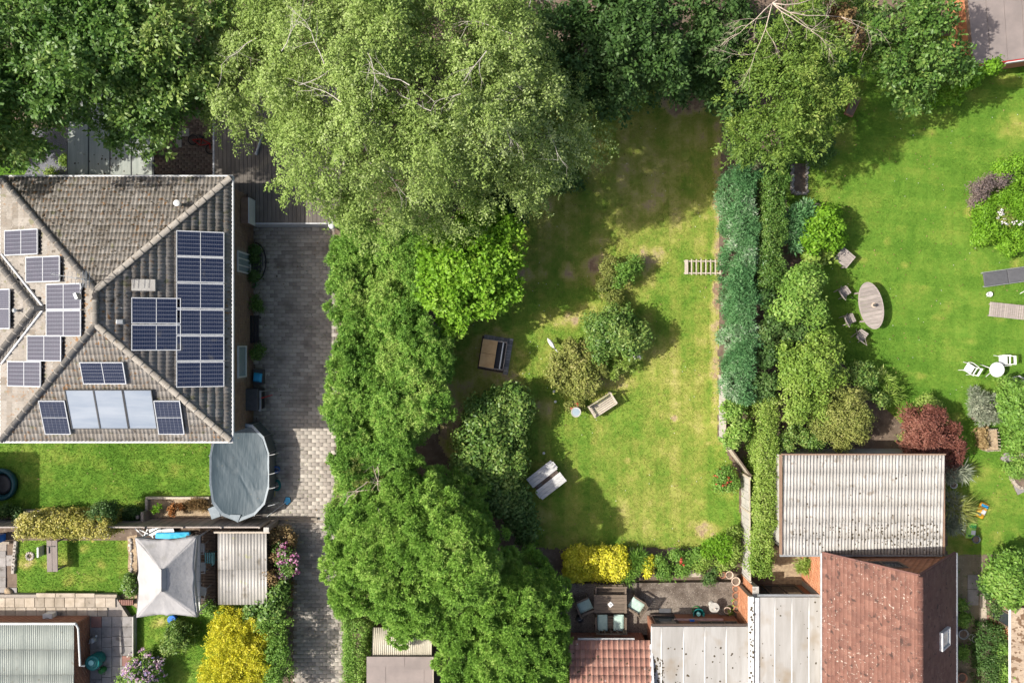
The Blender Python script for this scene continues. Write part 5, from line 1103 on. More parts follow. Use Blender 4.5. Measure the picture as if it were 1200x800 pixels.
# things between fence and gazebo
c = W(202, 627, .3); o = thing('paddling_pool', 'turquoise paddling pool half hidden under the gazebo edge', 'paddling pool', (c.x, c.y, .11))
m = MB(); m.prism([(-.72, -.35), (.72, -.35), (.72, .14), (-.72, .10)], 0, .2); m.build('tub', MATS['plastic_sky'], o, bevel=.05); m = MB(); m.prism([(-.1, -.3), (.62, -.3), (.62, .06), (-.1, .04)], .2, .215); m.build('water', MATS['water_blue'], o)
c = W(191, 622); o = thing('board_stack', 'two white boards lying on the deck by the fence foot', 'boards', (c.x, c.y, .11))
for k, x in enumerate((-.25, .3)): m = MB(); m.box((x, .05, .05 + k * .03), (.5, .3, .03), rz=.3); m.build('board', MATS['upvc'], o, bevel=.006)
c = W(168, 626); o = thing('folded_frame', 'collapsed white metal chair frame lying in the corner by fence', 'frame', (c.x, c.y, .04))
for (p, q, z) in (((-.3, .28), (.25, -.22), .05), ((.25, .28), (.1, .0), .08), ((-.1, .25), (.42, .0), .11), ((.35, .2), (.48, -.2), .06)): m = MB(); m.box(((p[0] + q[0]) / 2, (p[1] + q[1]) / 2, z), (math.hypot(q[0] - p[0], q[1] - p[1]), .05, .04), rz=math.atan2(q[1] - p[1], q[0] - p[0])); m.build('bar', MATS['upvc'], o)
c = W(205, 722.5); o = thing('bucket', 'blue lidded bucket peeping from under the gazebo edge', 'bucket', c); m = MB(); m.lathe([(.12, 0), (.16, .3), (.14, .29), (.1, .03)], n=16); m.build('body', MATS['plastic_blue'], o, smooth=True); m = MB(); m.lathe([(.155, .28), (.175, .29), (.175, .32), (.155, .32)], n=16); m.build('rim', MATS['plastic_blue'], o, smooth=True)

# ---------------------------------------------------------------- corner lawn, bottom left
c = W(61.5, 651, .55); o = thing('workbench', 'narrow grey table with dark T shaped tool on it', 'table', (c.x, c.y, 0), R(1))
for k in range(2): m = MB(); m.box(((k - .5) * .225, 0, .56), (.215, 1.3, .035)); m.build('plank', MATS['felt_grey'], o, bevel=.006)
m = MB(); m.box((0, 0, .525), (.40, 1.2, .035)); m.build('apron', MATS['wood_grey'], o)
for sx in (-.18, .18):
    for sy in (-.58, .58): m = MB(); m.box((sx, sy, .25), (.06, .06, .5)); m.build('leg', MATS['wood_grey'], o)
h = thing('hand_tool', 'dark T shaped tool lying on the narrow grey table', 'tool', (c.x - .04, c.y + .34, .58)); m = MB(); m.tube([(-.16, .06, .015), (.16, .06, .015)], .018, 6); m.build('bar', MATS['dark_metal'], h); m = MB(); m.tube([(-.08, .05, .015), (-.08, -.22, .015)], .022, 6); m.build('handle', MATS['fabric_charcoal'], h)
c = W(51, 644); o = thing('marker_stake', 'white upright board beside the narrow grey table', 'stake', c); m = MB(); m.box((0, 0, .2), (.07, .42, .4)); m.build('board', MATS['upvc'], o, bevel=.005); m = MB(); m.box((0, .1, .08), (.05, .05, .2)); m.build('peg', MATS['wood_pale'], o)
o = thing('stone_ring', 'small ring of pale stones round a soil hole in the corner lawn', 'stone ring', W(35.5, 651))
for k in range(11):
    w = k / 11 * 6.283; m = MB(); r = .14; m.lathe([(.02, 0), (.055, .01), (.06, .03), (.04, .06), (.01, .065)], n=7, sx=random.uniform(.7, 1.3)); s = m.build('stone', MATS['stone'], o, smooth=True); s.location = (r * math.cos(w), r * math.sin(w), 0); s.rotation_euler = (0, 0, w)
m = MB(); m.lathe([(.11, .0), (.11, .012), (.02, .006)], n=10); m.build('soil_fill', MATS['soil'], o)
o = thing('stone_edging', 'line of pale stones edging the corner lawn beside the gazebo', 'edging', W(154, 665))
for k in range(20): m = MB(); m.lathe([(.03, 0), (.07, .01), (.075, .04), (.04, .08)], n=7, sx=random.uniform(.6, 1.3)); s = m.build('stone', MATS['stone'], o, smooth=True); p = W(154 + random.uniform(-1.5, 1.5) - (2 if k > 12 else 0), 632 + k * 3.1); s.location = p - o.location; s.rotation_euler = (0, 0, random.uniform(0, 3)); s.scale = [random.uniform(.7, 1.4)] * 3
o = thing('stone_edging', 'crumbling pale stone edge of the path at the left margin', 'edging', W(18, 650))
for k in range(9): m = MB(); m.box((0, 0, .06), (.14, .26, .12), top=.85); s = m.build('stone', MATS['stone'], o, bevel=.015); p = W(19.5 - k * .35, 636 + k * 4); s.location = p - o.location; s.rotation_euler = (0, 0, random.uniform(-.3, .3))
c = W(2, 628.5); o = thing('recycling_box', 'blue plastic box beside the clipped variegated hedge', 'box', c); m = MB(); m.box((0, 0, .22), (.38, .3, .44), top=1.08); m.build('body', MATS['plastic_blue'], o, bevel=.02); m = MB(); m.box((0, 0, .46), (.44, .36, .04)); m.build('lid', MATS['pool_cover'], o, bevel=.015)
c = W(12, 694); o = thing('boulder', 'tan stone lying at the corner of lawn and slabs', 'stone', c); m = MB(); m.lathe([(.06, 0), (.16, .03), (.17, .09), (.1, .15), (.02, .165)], n=9, sy=1.5); s = m.build('stone', MATS['bed_chips'], o, smooth=True); s.rotation_euler = (0, 0, .6)
c = W(66.5, 717.5); o = thing('storage_box', 'small pale metal box standing on the slab terrace', 'box', (c.x, c.y, ZT)); m = MB(); m.box((0, 0, .17), (.38, .34, .34)); m.build('body', MATS['upvc'], o, bevel=.012); m = MB(); m.box((0, 0, .355), (.4, .36, .03)); m.build('lid', MATS['lead'], o, bevel=.01); m = MB(); m.tube([(-.07, 0, .39), (0, .03, .40), (.07, 0, .39)], .012, 5); m.build('handle', MATS['dark_metal'], o)
c = W(107.5, 777, .9); o = thing('water_butt', 'teal water butt fed by a white downpipe', 'water butt', (c.x, c.y, .2)); m = MB(); m.lathe([(.24, 0), (.29, .2), (.30, .45), (.28, .62), (.27, .62)], n=24); m.build('barrel', MATS['plastic_teal'], o, smooth=True); m = MB(); m.lathe([(.30, .61), (.31, .64), (.30, .67), (.22, .69), (.2, .66), (.06, .66), (.05, .68)], n=24); m.build('lid', MATS['plastic_teal'], o, smooth=True); m = MB(); m.lathe([(.09, .67), (.11, .675), (.11, .69), (.09, .69)], (-.04, .02, 0), 14); m.build('lid_ring', MATS['plastic_teal_pale'], o)
m = MB(); m.tube([(.25, -.05, .45), (.33, -.06, .44), (.34, -.06, .40)], .02, 6); m.build('tap', MATS['dark_metal'], o)
c = W(105, 765, .2); o = thing('hose', 'yellow garden hose looped beside the teal water butt', 'hose', (c.x, c.y, .28)); m = MB(); pts = [(.05, -.42, .3), (.08, -.2, .1), (-.1, -.05, .03), (-.24, 0, .02), (-.3, .2, .02), (-.2, .36, .03), (-.05, .35, .05), (0, .2, .03), (-.1, .05, .05), (-.27, .1, .05), (-.28, .35, .05), (-.1, .5, .03), (.1, .66, .02), (.35, .8, .02)]
sm = []
for i in range(len(pts) - 1):
    p0, p1, p2, p3 = (Vector(pts[max(i - 1, 0)]), Vector(pts[i]), Vector(pts[i + 1]), Vector(pts[min(i + 2, len(pts) - 1)]))
    for k in range(5): t = k / 5; sm.append(.5 * ((2 * p1) + (-p0 + p2) * t + (2 * p0 - 5 * p1 + 4 * p2 - p3) * t * t + (-p0 + 3 * p1 - 3 * p2 + p3) * t ** 3))
m.tube(sm, .014, 6); m.build('tube', MATS['plastic_yellow'], o, smooth=True); m = MB(); m.tube([(.05, -.44, .32), (.05, -.40, .28)], .02, 8); m.build('connector', MATS['dark_metal'], o)
def can(label, loc, rz, mat):
    t = thing('watering_can', label, 'watering can', loc, rz); m = MB(); m.lathe([(.12, 0), (.13, .02), (.11, .26), (.04, .28)], n=16); m.build('body', MATS[mat], t, smooth=True); m = MB(); m.tube([(.1, 0, .08), (.28, 0, .24)], [.025, .015], 7); m.tube([(.28, 0, .24), (.31, 0, .27)], [.02, .045], 8); m.build('spout', MATS[mat], t); m = MB(); m.tube([(-.11, 0, .06), (-.2, 0, .16), (-.12, 0, .30), (.03, 0, .31)], .013, 6); m.build('handle', MATS[mat], t); return t
c = W(111, 748, .28); can('grey watering can by the brick outbuilding wall', (c.x, c.y, .28), .8, 'grey_metal')
c = W(122, 783, .28); can('green watering can beside the teal water butt', (c.x, c.y, .28), 2.2, 'plastic_green')
c = W(5, 566.5); o = thing('sandpit', 'dark teal round plastic sandpit in the shade at left', 'sandpit', c); m = MB(); m.lathe([(.5, 0), (.66, .06), (.68, .2), (.62, .28), (.52, .28), (.48, .2), (.45, .1), (.1, .08)], n=32, sx=.95, sy=1); m.build('tub', MATS['plastic_dark_teal'], o, smooth=True)
m = MB(); m.lathe([(.46, .12), (.3, .16), (.05, .15)], n=20); m.build('liner', MATS['black_plastic'], o, smooth=True)

# ---------------------------------------------------------------- along the bungalow wall
def by_wall(px, py): return W(px, py)
c = W(305, 308); o = thing('garden_arch', 'black curved metal arch with pots beside the bungalow window', 'arch', c)
m = MB(); m.tube([(-.1 + .45 * math.sin(k / 16 * math.pi), .8 * math.cos(k / 16 * math.pi), .35) for k in range(17)], .03, 6); m.build('frame', MATS['black_plastic'], o, smooth=True); m = MB(); m.tube([(-.1 + .36 * math.sin(k / 16 * math.pi), .66 * math.cos(k / 16 * math.pi), .5) for k in range(17)], .025, 6); m.build('upper_rail', MATS['dark_metal'], o, smooth=True)
for y in (-.8, 0, .8): m = MB(); m.tube([(-.1 + .45 * math.sqrt(max(0, 1 - (y / .8) ** 2)), y, 0), (-.1 + .45 * math.sqrt(max(0, 1 - (y / .8) ** 2)), y, .5)], .02, 5); m.build('post', MATS['black_plastic'], o)
m = MB(); m.box((-.12, .05, .18), (.34, .9, .36), top=.95); m.build('trough', MATS['dark_metal'], o, bevel=.02)
def pot(label, px, py, r=.15, h=.22, mat='terracotta', cat='pot', name='plant_pot', group=None, z=0, hollow=True):
    c = W(px, py, z + h); c.z = z; t = thing(name, label, cat, c, random.uniform(0, 3), group); m = MB(); m.lathe([(r * .68, 0), (r * .95, h * .8), (r * 1.08, h * .82), (r * 1.08, h), (r * .9, h), (r * .84, h * .78), (.01, h * .77)], n=18); m.build('pot_body', MATS[mat], t, smooth=False)
    m = MB(); m.lathe([(r * .85, h * .775), (r * .8, h * .80), (.01, h * .82)], n=12); m.build('soil_fill', MATS['soil'], t); return t
pot('small dark pot at the lower end of the black arch', 296, 333, .14, .25, 'plastic_green')
pot('red pot inside the black arch by the bungalow', 298, 296, .12, .28, 'plastic_red')
c = W(300.5, 386); o = thing('bench', 'black slatted bench between two round bushes by the wall', 'bench', c, R(-90))
for k in range(4): m = MB(); m.box((0, -.19 + k * .125, .43), (1.15, .105, .03)); m.build('seat_slat', MATS['black_plastic'], o)
for k in range(3): m = MB(); m.box((0, -.29, .55 + k * .12), (1.15, .025, .09)); m.build('back_slat', MATS['black_plastic'], o)
for sx in (-.5, .5):
    for sy in (-.24, .18): m = MB(); m.box((sx, sy, .21 if sy > 0 else .42), (.05, .05, .42 if sy > 0 else .84)); m.build('leg', MATS['dark_metal'], o)
c = W(305.5, 441); o = thing('bag_trolley', 'bright blue folded tarpaulin on a dark crate by the wall', 'tarpaulin', c); m = MB(); m.box((0, 0, .2), (.4, .62, .4)); m.build('crate', MATS['dark_metal'], o, bevel=.02); m = MB(); m.hexa([(-.2, -.2, .4), (.18, -.24, .4), (.22, .16, .4), (-.16, .2, .4), (-.14, -.16, .52), (.1, -.15, .5), (.16, .1, .54), (-.12, .12, .48)]); m.build('cover', MATS['plastic_sky'], o, bevel=.03)
c = W(303.5, 466); o = thing('wheelie_bin', 'black bin standing at the bungalow corner near the pool', 'bin', c); m = MB(); m.box((0, 0, .45), (.5, .85, .9), top=1.06); m.build('body', MATS['black_plastic'], o, bevel=.03); m = MB(); m.box((0, 0, .93), (.56, .92, .07), top=.92); m.build('lid', MATS['dark_metal'], o, bevel=.02)
c = W(314, 468); o = thing('sawhorse', 'grey trestle with a crossbar standing beside the black bin', 'trestle', c)
m = MB(); m.box((-.1, 0, .7), (.10, .85, .06)); m.build('beam', MATS['grey_metal'], o)
for sy in (-.38, .38):
    for s in (-1, 1): m = MB(); m.tube([(-.1, sy, .68), (-.1 + s * .25, sy * 1.1, 0)], .02, 5); m.build('leg', MATS['grey_metal'], o)
m = MB(); m.tube([(-.1, .1, .72), (.38, .24, .6)], .02, 5); m.build('clamp', MATS['plastic_red'], o)
# yard behind the bungalow
c = W(237, 170); o = thing('bicycle', 'small red and black bicycle lying in the shaded yard', 'bicycle', c, R(-28))
for s in (-.42, .42): m = MB(); m.tube([(s + .2 * math.cos(k / 14 * 6.283), .2 * math.sin(k / 14 * 6.283), .07) for k in range(15)], .024, 6, cap=False); w_ = m.build('wheel', MATS['black_plastic'], o, smooth=True)
m = MB(); m.tube([(-.42, 0, .09), (-.1, .2, .1), (.3, .2, .1), (.42, 0, .09)], .024, 6); m.tube([(-.1, .2, .1), (0, -.05, .1), (.3, .2, .1)], .024, 6); m.tube([(-.42, 0, .09), (0, -.05, .1)], .02, 6); m.build('frame', MATS['plastic_red'], o); m = MB(); m.box((-.14, .28, .12), (.22, .1, .06)); m.build('saddle', MATS['black_plastic'], o, bevel=.02); m = MB(); m.tube([(.27, .34, -.02 + .06), (.33, .3, .3)], .018, 5); m.build('handlebar', MATS['dark_metal'], o)
c = W(181, 180); o = thing('play_ball', 'red ball beside the carport in the shaded yard', 'ball', (c.x, c.y, .15)); m = MB(); m.lathe([(.16 * math.sin(k / 12 * math.pi) + .0005, -.16 * math.cos(k / 12 * math.pi)) for k in range(13)], n=20); m.build('shell', MATS['plastic_red'], o, smooth=True); m = MB(); m.lathe([(.02, .155), (.022, .163), (.002, .165)], n=10); m.build('valve', MATS['upvc'], o)
c = W(307, 163, ZG); o = thing('pole', 'pale metal pole lying across the brown timber deck', 'pole', (c.x, c.y, ZG + .05)); m = MB(); m.tube([W(300, 181, ZG + .05) - Vector((c.x, c.y, ZG + .05)), W(313, 142, ZG + .2) - Vector((c.x, c.y, ZG + .05))], .055, 8); m.build('shaft', MATS['grey_metal'], o); m = MB(); q = W(300, 181, ZG + .05) - Vector((c.x, c.y, ZG + .05)); m.tube([q + Vector((-.01, -.02, 0)), q + Vector((.03, .1, 0))], .062, 8); m.build('end_cap', MATS['lead'], o)
c = W(389.5, 264, 1.7); o = thing('wall_lamp', 'round white lamp at the deck corner under the birch', 'lamp', (c.x, c.y, 0)); m = MB(); m.tube([(0, 0, 0), (0, 0, 1.6)], .04, 8); m.build('post', MATS['dark_metal'], o); m = MB(); m.lathe([(.03, 1.55), (.13, 1.6), (.16, 1.7), (.13, 1.8), (.02, 1.86)], n=18); m.build('globe', MATS['upvc'], o, smooth=True)

# ---------------------------------------------------------------- middle garden
c = W(578.5, 415); o = thing('compost_box', 'wooden chest with plywood lid half open on brick base', 'chest', c, R(-9))
m = MB(); m.box((.05, 0, .02), (1.28, 1.42, .04)); m.build('base', MATS['wood_dark'], o)
mbk = []
for k in range(13): m = MB(); m.box((.62, -.72 + k * .12, .035), (.20, .11, .06)); m.build('brick', MATS['slab_grey'], o, bevel=.005)
for k in range(9): m = MB(); m.box((-.45 + k * .12, .66, .035), (.11, .20, .06)); m.build('brick', MATS['slab_grey'], o, bevel=.005)
for k in range(5):
    for (x, y, w, d) in ((0, .57, .98, .04), (0, -.57, .98, .04), (-.49, 0, .04, 1.14), (.49, 0, .04, 1.14)): m = MB(); m.box((x, y, .10 + k * .1), (w, d, .092)); m.build('plank', MATS['wood_grey'], o)
m = MB(); m.box((.26, 0, .33), (.38, 1.08, .02)); m.build('contents', MATS['black_plastic'], o)
for k in range(2): m = MB(); m.box((-.21, (k - .5) * .58, .585), (.62, .572, .03)); m.build('lid', MATS['plywood'], o, bevel=.005)
m = MB(); m.box((.34, 0, .56), (.05, 1.14, .04)); m.build('bar', MATS['white_metal'], o)
for y in (-.58, .58): m = MB(); m.box((.13, y, .57), (.72, .04, .04)); m.build('rail', MATS['wood_grey'], o)
c = W(823, 313.5); o = thing('ladder', 'short weathered wooden ladder lying on the lawn against the hedge', 'ladder', c)
for y in (-.25, .25): m = MB(); m.box((0, y, .16), (1.62, .05, .07)); m.build('rail', MATS['wood_pale'], o, bevel=.005)
for k in range(7): m = MB(); m.box((-.5 + k * .2, 0, .20), (.05, .66, .035)); m.build('rung', MATS['wood_pale'], o, bevel=.005)
m = MB(); m.box((-.72, 0, .21), (.14, .60, .05)); m.build('end_board', MATS['wood_pale'], o)
for (x, y) in ((-.7, -.25), (-.7, .25), (.7, -.25), (.7, .25)): m = MB(); m.box((x, y, .06), (.07, .07, .12)); m.build('foot', MATS['wood_pale'], o)
c = W(704.5, 473.5); o = thing('bench', 'slatted weathered wooden bench on the middle lawn', 'bench', c, R(33 + 180))
for k in range(6): m = MB(); m.box((0, -.17 + k * .085, .44), (1.12, .068, .03)); m.build('seat_slat', MATS['wood_pale'], o)
for k in range(3): m = MB(); m.box((0, -.27 - k * .012, .54 + k * .12), (1.12, .025, .08)); m.build('back_slat', MATS['wood_pale'], o)
for s in (-1, 1):
    m = MB(); m.box((s * .53, -.02, .62), (.07, .52, .04)); m.build('armrest', MATS['wood_pale'], o)
    for y in (-.25, .22): m = MB(); m.box((s * .53, y, .32 if y > 0 else .43), (.055, .055, .6 if y > 0 else .86)); m.build('leg', MATS['wood_pale'], o)
c = W(673.5, 481); o = thing('bird_bath', 'round pale bird bath on a pedestal near the wooden bench', 'bird bath', c); m = MB(); m.lathe([(.14, 0), (.12, .06), (.06, .12), (.06, .55), (.1, .6), (.2, .66), (.21, .70), (.19, .70), (.15, .66), (.01, .65)], n=24); m.build('basin', MATS['concrete'], o, smooth=True); m = MB(); m.lathe([(.15, .665), (.16, .672), (.01, .673)], n=20); m.build('water', MATS['glass_sky'], o)
flr = [(672, 476)]
c = W(639.5, 558.5); RZ = R(38)
o = thing('picnic_table', 'weathered grey two leaf garden table in the middle lawn', 'table', (c.x, c.y, 0), RZ)
for s in (-1, 1):
    for k in range(3): m = MB(); m.box((0, s * (.075 + .235 + (k - 1) * .155), .72), (1.28, .15, .03)); m.build('plank', MATS['bleached_wood'], o, bevel=.006)
    m = MB(); m.box((.66 * s, s * .28, .71), (.05, .3, .03)); m.build('end_board', MATS['bleached_wood'], o)
m = MB(); m.box((0, 0, .665), (1.15, .7, .05)); m.build('frame', MATS['wood_dark'], o)
for sx in (-.5, .5):
    for sy in (-.33, .33): m = MB(); m.box((sx, sy, .33), (.06, .06, .64)); m.build('leg', MATS['wood_grey'], o)
m = MB(); m.box((-.35, 0, .70), (.2, .07, .03)); m.build('hinge', MATS['dark_metal'], o)
c = W(645, 402); o = thing('heron_statue', 'white heron shaped garden ornament at the shrub bed edge', 'statue', c, R(-55)); m = MB(); m.tube([(-.25, 0, .42), (-.12, 0, .45), (.05, 0, .47), (.18, 0, .48), (.26, 0, .47)], [.02, .075, .09, .06, .02], 10); m.build('body', MATS['upvc'], o, smooth=True); m = MB(); m.tube([(.2, 0, .48), (.3, 0, .58), (.27, 0, .7), (.33, 0, .74), (.48, 0, .72)], [.035, .025, .025, .03, .006], 8); m.build('neck', MATS['upvc'], o, smooth=True)
for s in (-.03, .03): m = MB(); m.tube([(0, s, 0), (0, s, .42)], .012, 6); m.build('leg', MATS['dark_metal'], o)
for (px, py, lb) in ((649, 458, 'small white garden light nearest the olive shrub'), (650.5, 470, 'small white garden light on the lawn left of the bird bath'), (637, 530, 'small white garden light beside the grey table')):
    o = thing('garden_light', lb, 'garden light', W(px, py)); m = MB(); m.tube([(0, 0, 0), (0, 0, .16)], .012, 6); m.build('spike', MATS['dark_metal'], o); m = MB(); m.lathe([(.02, .15), (.055, .17), (.06, .2), (.03, .235), (.005, .24)], n=12); m.build('lamp_shade', MATS['upvc'], o, smooth=True)

# ---------------------------------------------------------------- patio, bottom
c = W(715.3, 707, 1.02); o = thing('patio_table', 'dark weathered wooden patio table between cushioned seats', 'table', (c.x, c.y, ZP)); zt = .72; tw_, td_ = M(37, zt), M(21, zt)
for k in range(6): m = MB(); m.box((0, -td_ / 2 + (k + .5) * td_ / 6, zt), (tw_ - .1, td_ / 6 - .008, .035)); m.build('plank', MATS['wood_brown'], o)
for s in (-1, 1): m = MB(); m.box((s * (tw_ / 2 - .03), 0, zt + .002), (.09, td_ + .02, .04)); m.build('breadboard_end', MATS['wood_brown'], o)
for sx in (-1, 1):
    for sy in (-1, 1): m = MB(); m.box((sx * (tw_ / 2 - .1), sy * (td_ / 2 - .08), .35), (.07, .07, .7)); m.build('leg', MATS['wood_brown'], o)
o = thing('candle_dish', 'small square white dish on the wooden patio table', 'dish', (c.x, c.y - .02, ZP + zt + .018), R(40)); m = MB(); m.box((0, 0, .012), (.16, .16, .022), top=1.15); m.build('plate', MATS['upvc'], o, bevel=.006); m = MB(); m.lathe([(.03, .02), (.03, .05), (.005, .05)], n=12); m.build('candle', MATS['fabric_white'], o)
def wbench(label, loc, rz, w, cushions):
    t = thing('garden_bench', label, 'bench', loc, rz)
    for k in range(5): m = MB(); m.box((0, -.2 + k * .105, .42), (w - .08, .088, .028)); m.build('seat_slat', MATS['wood_brown'], t)
    for k in range(5): m = MB(); m.box((-w / 2 + .12 + k * (w - .24) / 4, -.29, .66), (.06, .025, .42)); m.build('back_slat', MATS['wood_brown'], t)
    m = MB(); m.box((0, -.3, .90), (w - .02, .05, .07)); m.build('top_rail', MATS['wood_brown'], t)
    for s in (-1, 1):
        m = MB(); m.box((s * (w / 2 - .03), -.02, .62), (.07, .58, .035)); m.build('armrest', MATS['wood_brown'], t)
        for y in (-.28, .24): m = MB(); m.box((s * (w / 2 - .035), y, .3 if y > 0 else .44), (.055, .055, .6 if y > 0 else .88)); m.build('leg', MATS['wood_brown'], t)
    return t
def cushion(label, loc, rz, w=.40, d=.66):
    t = thing('seat_cushion', label, 'cushion', loc, rz, 'mint green cushions on the patio seats'); V = []; n = 12
    for s in (1, -1):
        for i in range(n + 1):
            for j in range(n + 1):
                x, y = i / n * 2 - 1, j / n * 2 - 1; h = (1 - abs(x) ** 5) * (1 - abs(y) ** 5); tuft = .012 * math.cos(x * 6.3) * math.cos(y * 9.4)
                V.append((x * w / 2 * (1 - .02 * abs(y)), y * d / 2, .035 + s * (.035 * h ** .5 + tuft * h * .6)))
    F = []; q = (n + 1) ** 2
    for i in range(n):
        for j in range(n): a = i * (n + 1) + j; F += [(a, a + n + 1, a + n + 2, a + 1), (q + a, q + a + 1, q + a + n + 2, q + a + n + 1)]
    npmesh('pad', np.array(V), np.array(F), MATS['fabric_mint'], t, smooth=True); m = MB(); m.tube([(-w / 2, -d / 2, .035), (w / 2, -d / 2, .035), (w / 2, d / 2, .035), (-w / 2, d / 2, .035), (-w / 2, -d / 2, .035)], .008, 5); m.build('piping', MATS['fabric_mint'], t); return t
c = W(715.5, 729.5, .8); wbench('wooden two seat bench with mint cushions, back to the tiled roof', (c.x, c.y, ZP), 0, 1.28, 2)
cushion('left mint cushion on the two seat wooden bench', (c.x - .33, c.y, ZP + .436), R(1)); cushion('right mint cushion on the two seat wooden bench', (c.x + .33, c.y, ZP + .436), R(-1))
c = W(715, 692, .75); wbench('bare wooden bench on the border side of the patio table', (c.x, c.y, ZP), R(180), 1.28, 0)
for (px, py, rz, lb, lc) in ((685, 709, -66, 'wooden armchair at the left end of the patio table', 'mint cushion on the armchair left of the patio table'), (745.5, 708.5, 57, 'wooden armchair at the right end of the patio table', 'mint cushion on the armchair right of the patio table')):
    c = W(px, py, .75); t = wbench(lb, (c.x, c.y, ZP), R(rz), .62, 1); t.name = 'garden_armchair'; t['category'] = 'chair'; cushion(lc, (c.x, c.y, ZP + .436), R(rz), .46, .56)
c = W(679, 725, .9); c.z = ZP; o = thing('kettle_barbecue', 'small round black barbecue beside the pine on the patio', 'barbecue', c); m = MB(); m.lathe([(.02, .42), (.13, .46), (.17, .56), (.17, .60), (.12, .68), (.03, .71)], n=18); m.build('bowl', MATS['black_plastic'], o, smooth=True); m = MB(); m.tube([(-.04, 0, .715), (0, 0, .74), (.04, 0, .715)], .01, 5); m.build('handle', MATS['grey_metal'], o)
for k in range(3): m = MB(); m.tube([(.08 * math.cos(k * 2.1), .08 * math.sin(k * 2.1), .46), (.18 * math.cos(k * 2.1), .18 * math.sin(k * 2.1), 0)], .012, 5); m.build('leg', MATS['dark_metal'], o)
c = W(779, 716.5, ZP); o = thing('doormat', 'dark woven doormat outside the patio doors', 'doormat', (c.x, c.y, ZP + .002)); m = MB(); m.box((0, 0, .015), (.52, .3, .025)); m.build('mat', MATS['fabric_charcoal'], o, bevel=.006); m = MB()
for s in (-1, 1): m.box((s * .25, 0, .022), (.02, .3, .02))
m.build('edge_strip', MATS['dark_metal'], o)
c = W(776, 724.5, .5); o = thing('step', 'dark timber step below the patio doors', 'step', (c.x, c.y, ZP)); 
for k in range(3): m = MB(); m.box((0, .12 - k * .13, .2), (1.0, .12, .04)); m.build('plank', MATS['wood_dark'], o)
m = MB(); m.box((0, 0, .09), (.94, .34, .18)); m.build('base', MATS['wood_dark'], o)
c = W(819, 719.5, .6); o = thing('plant_tub', 'green round tub with a pale green can inside', 'tub', (c.x, c.y, ZP)); m = MB(); m.lathe([(.17, 0), (.22, .28), (.245, .29), (.245, .32), (.21, .32), (.18, .06), (.01, .05)], n=24); m.build('tub', MATS['plastic_teal'], o, smooth=True); m = MB(); m.lathe([(.08, .05), (.09, .3), (.06, .33), (.01, .33)], n=14); m.build('inner_can', MATS['plastic_teal_pale'], o, smooth=True)
c = W(815.5, 714, ZP); o = thing('saucer', 'flat green plastic saucer behind the green tub', 'saucer', (c.x, c.y, ZP + .002)); m = MB(); m.lathe([(.15, 0), (.18, .05), (.165, .05), (.14, .02), (.01, .018)], n=22); m.build('tray', MATS['plastic_green'], o, smooth=True); m = MB(); m.lathe([(.139, .021), (.1, .026), (.01, .026)], n=18); m.build('soil_fill', MATS['soil'], o)
c = W(837, 711.5, .75); o = thing('bistro_table', 'small round grey stone table near the terracotta pots', 'table', (c.x, c.y, ZP)); m = MB(); m.lathe([(.02, .43), (.20, .43), (.215, .445), (.21, .47), (.01, .472)], n=26); m.build('top', MATS['concrete'], o, smooth=False); m = MB(); m.lathe([(.14, 0), (.12, .05), (.05, .1), (.05, .36), (.1, .43)], n=14); m.build('pedestal', MATS['concrete'], o, smooth=True)
o = thing('ornament', 'little white ornament standing on the round stone table', 'ornament', (c.x + .04, c.y - .04, ZP + .473)); m = MB(); m.lathe([(.03, 0), (.035, .04), (.015, .07), (.025, .09), (.005, .12)], n=12); m.build('figure', MATS['upvc'], o, smooth=True); m = MB(); m.lathe([(.04, 0), (.04, .01), (.01, .012)], n=12); m.build('base', MATS['terracotta'], o)
PG = 'terracotta pots beside the brick garden wall'
for (px, py, r, mt, lb) in ((847, 673.5, .13, 'terracotta', 'terracotta pot at the shady foot of the border, left of pair'), (855, 673.5, .15, 'terracotta_pale', 'pale buff pot at the border foot, next to a brown pot'), (862.5, 681, .17, 'terracotta_pale', 'largest cream pot against the white fence foot'), (862.5, 690, .13, 'terracotta', 'brown pot directly below the large cream pot'), (862.5, 698, .13, 'terracotta', 'brown pot above the pot with a leafy plant'), (863.5, 714, .12, 'terracotta', 'small brown pot nearest the flat roof')):
    pot(lb, px, py, r, .24, mt, group=PG, z=ZP)
PPOTS = [pot('terracotta pot holding a leafy yellow green plant by the wall', 862.5, 706.5, .13, .2, 'terracotta', z=ZP), pot('pale pot with trailing yellow green plant near the bistro table', 852.5, 715, .14, .2, 'terracotta_pale', z=ZP)]
c = W(802, 724.5); pot('pinkish red small pot below the window ledge', 802, 724, .09, .2, 'plastic_red', z=ZP)
c = W(811, 727.5, .98); o = thing('tool_box', 'small blue box on the window ledge by the patio', 'box', (c.x, c.y, .93)); m = MB(); m.box((0, 0, .06), (.18, .14, .11)); m.build('body', MATS['plastic_blue'], o, bevel=.01); m = MB(); m.tube([(-.05, 0, .12), (0, 0, .15), (.05, 0, .12)], .01, 5); m.build('handle', MATS['dark_metal'], o)
o = thing('window_ledge', 'pinkish stone ledge along the wall of the white flat roof', 'ledge', (c.x, c.y, 0))
for k in range(4): m = MB(); m.box((-.45 + k * .5, 0, .90), (.49, .16, .06)); m.build('stone', MATS['pink_stone'], o, bevel=.008)
m = MB(); m.box((.3, 0, .43), (1.9, .1, .86)); m.build('base_wall', MATS['brick'], o)
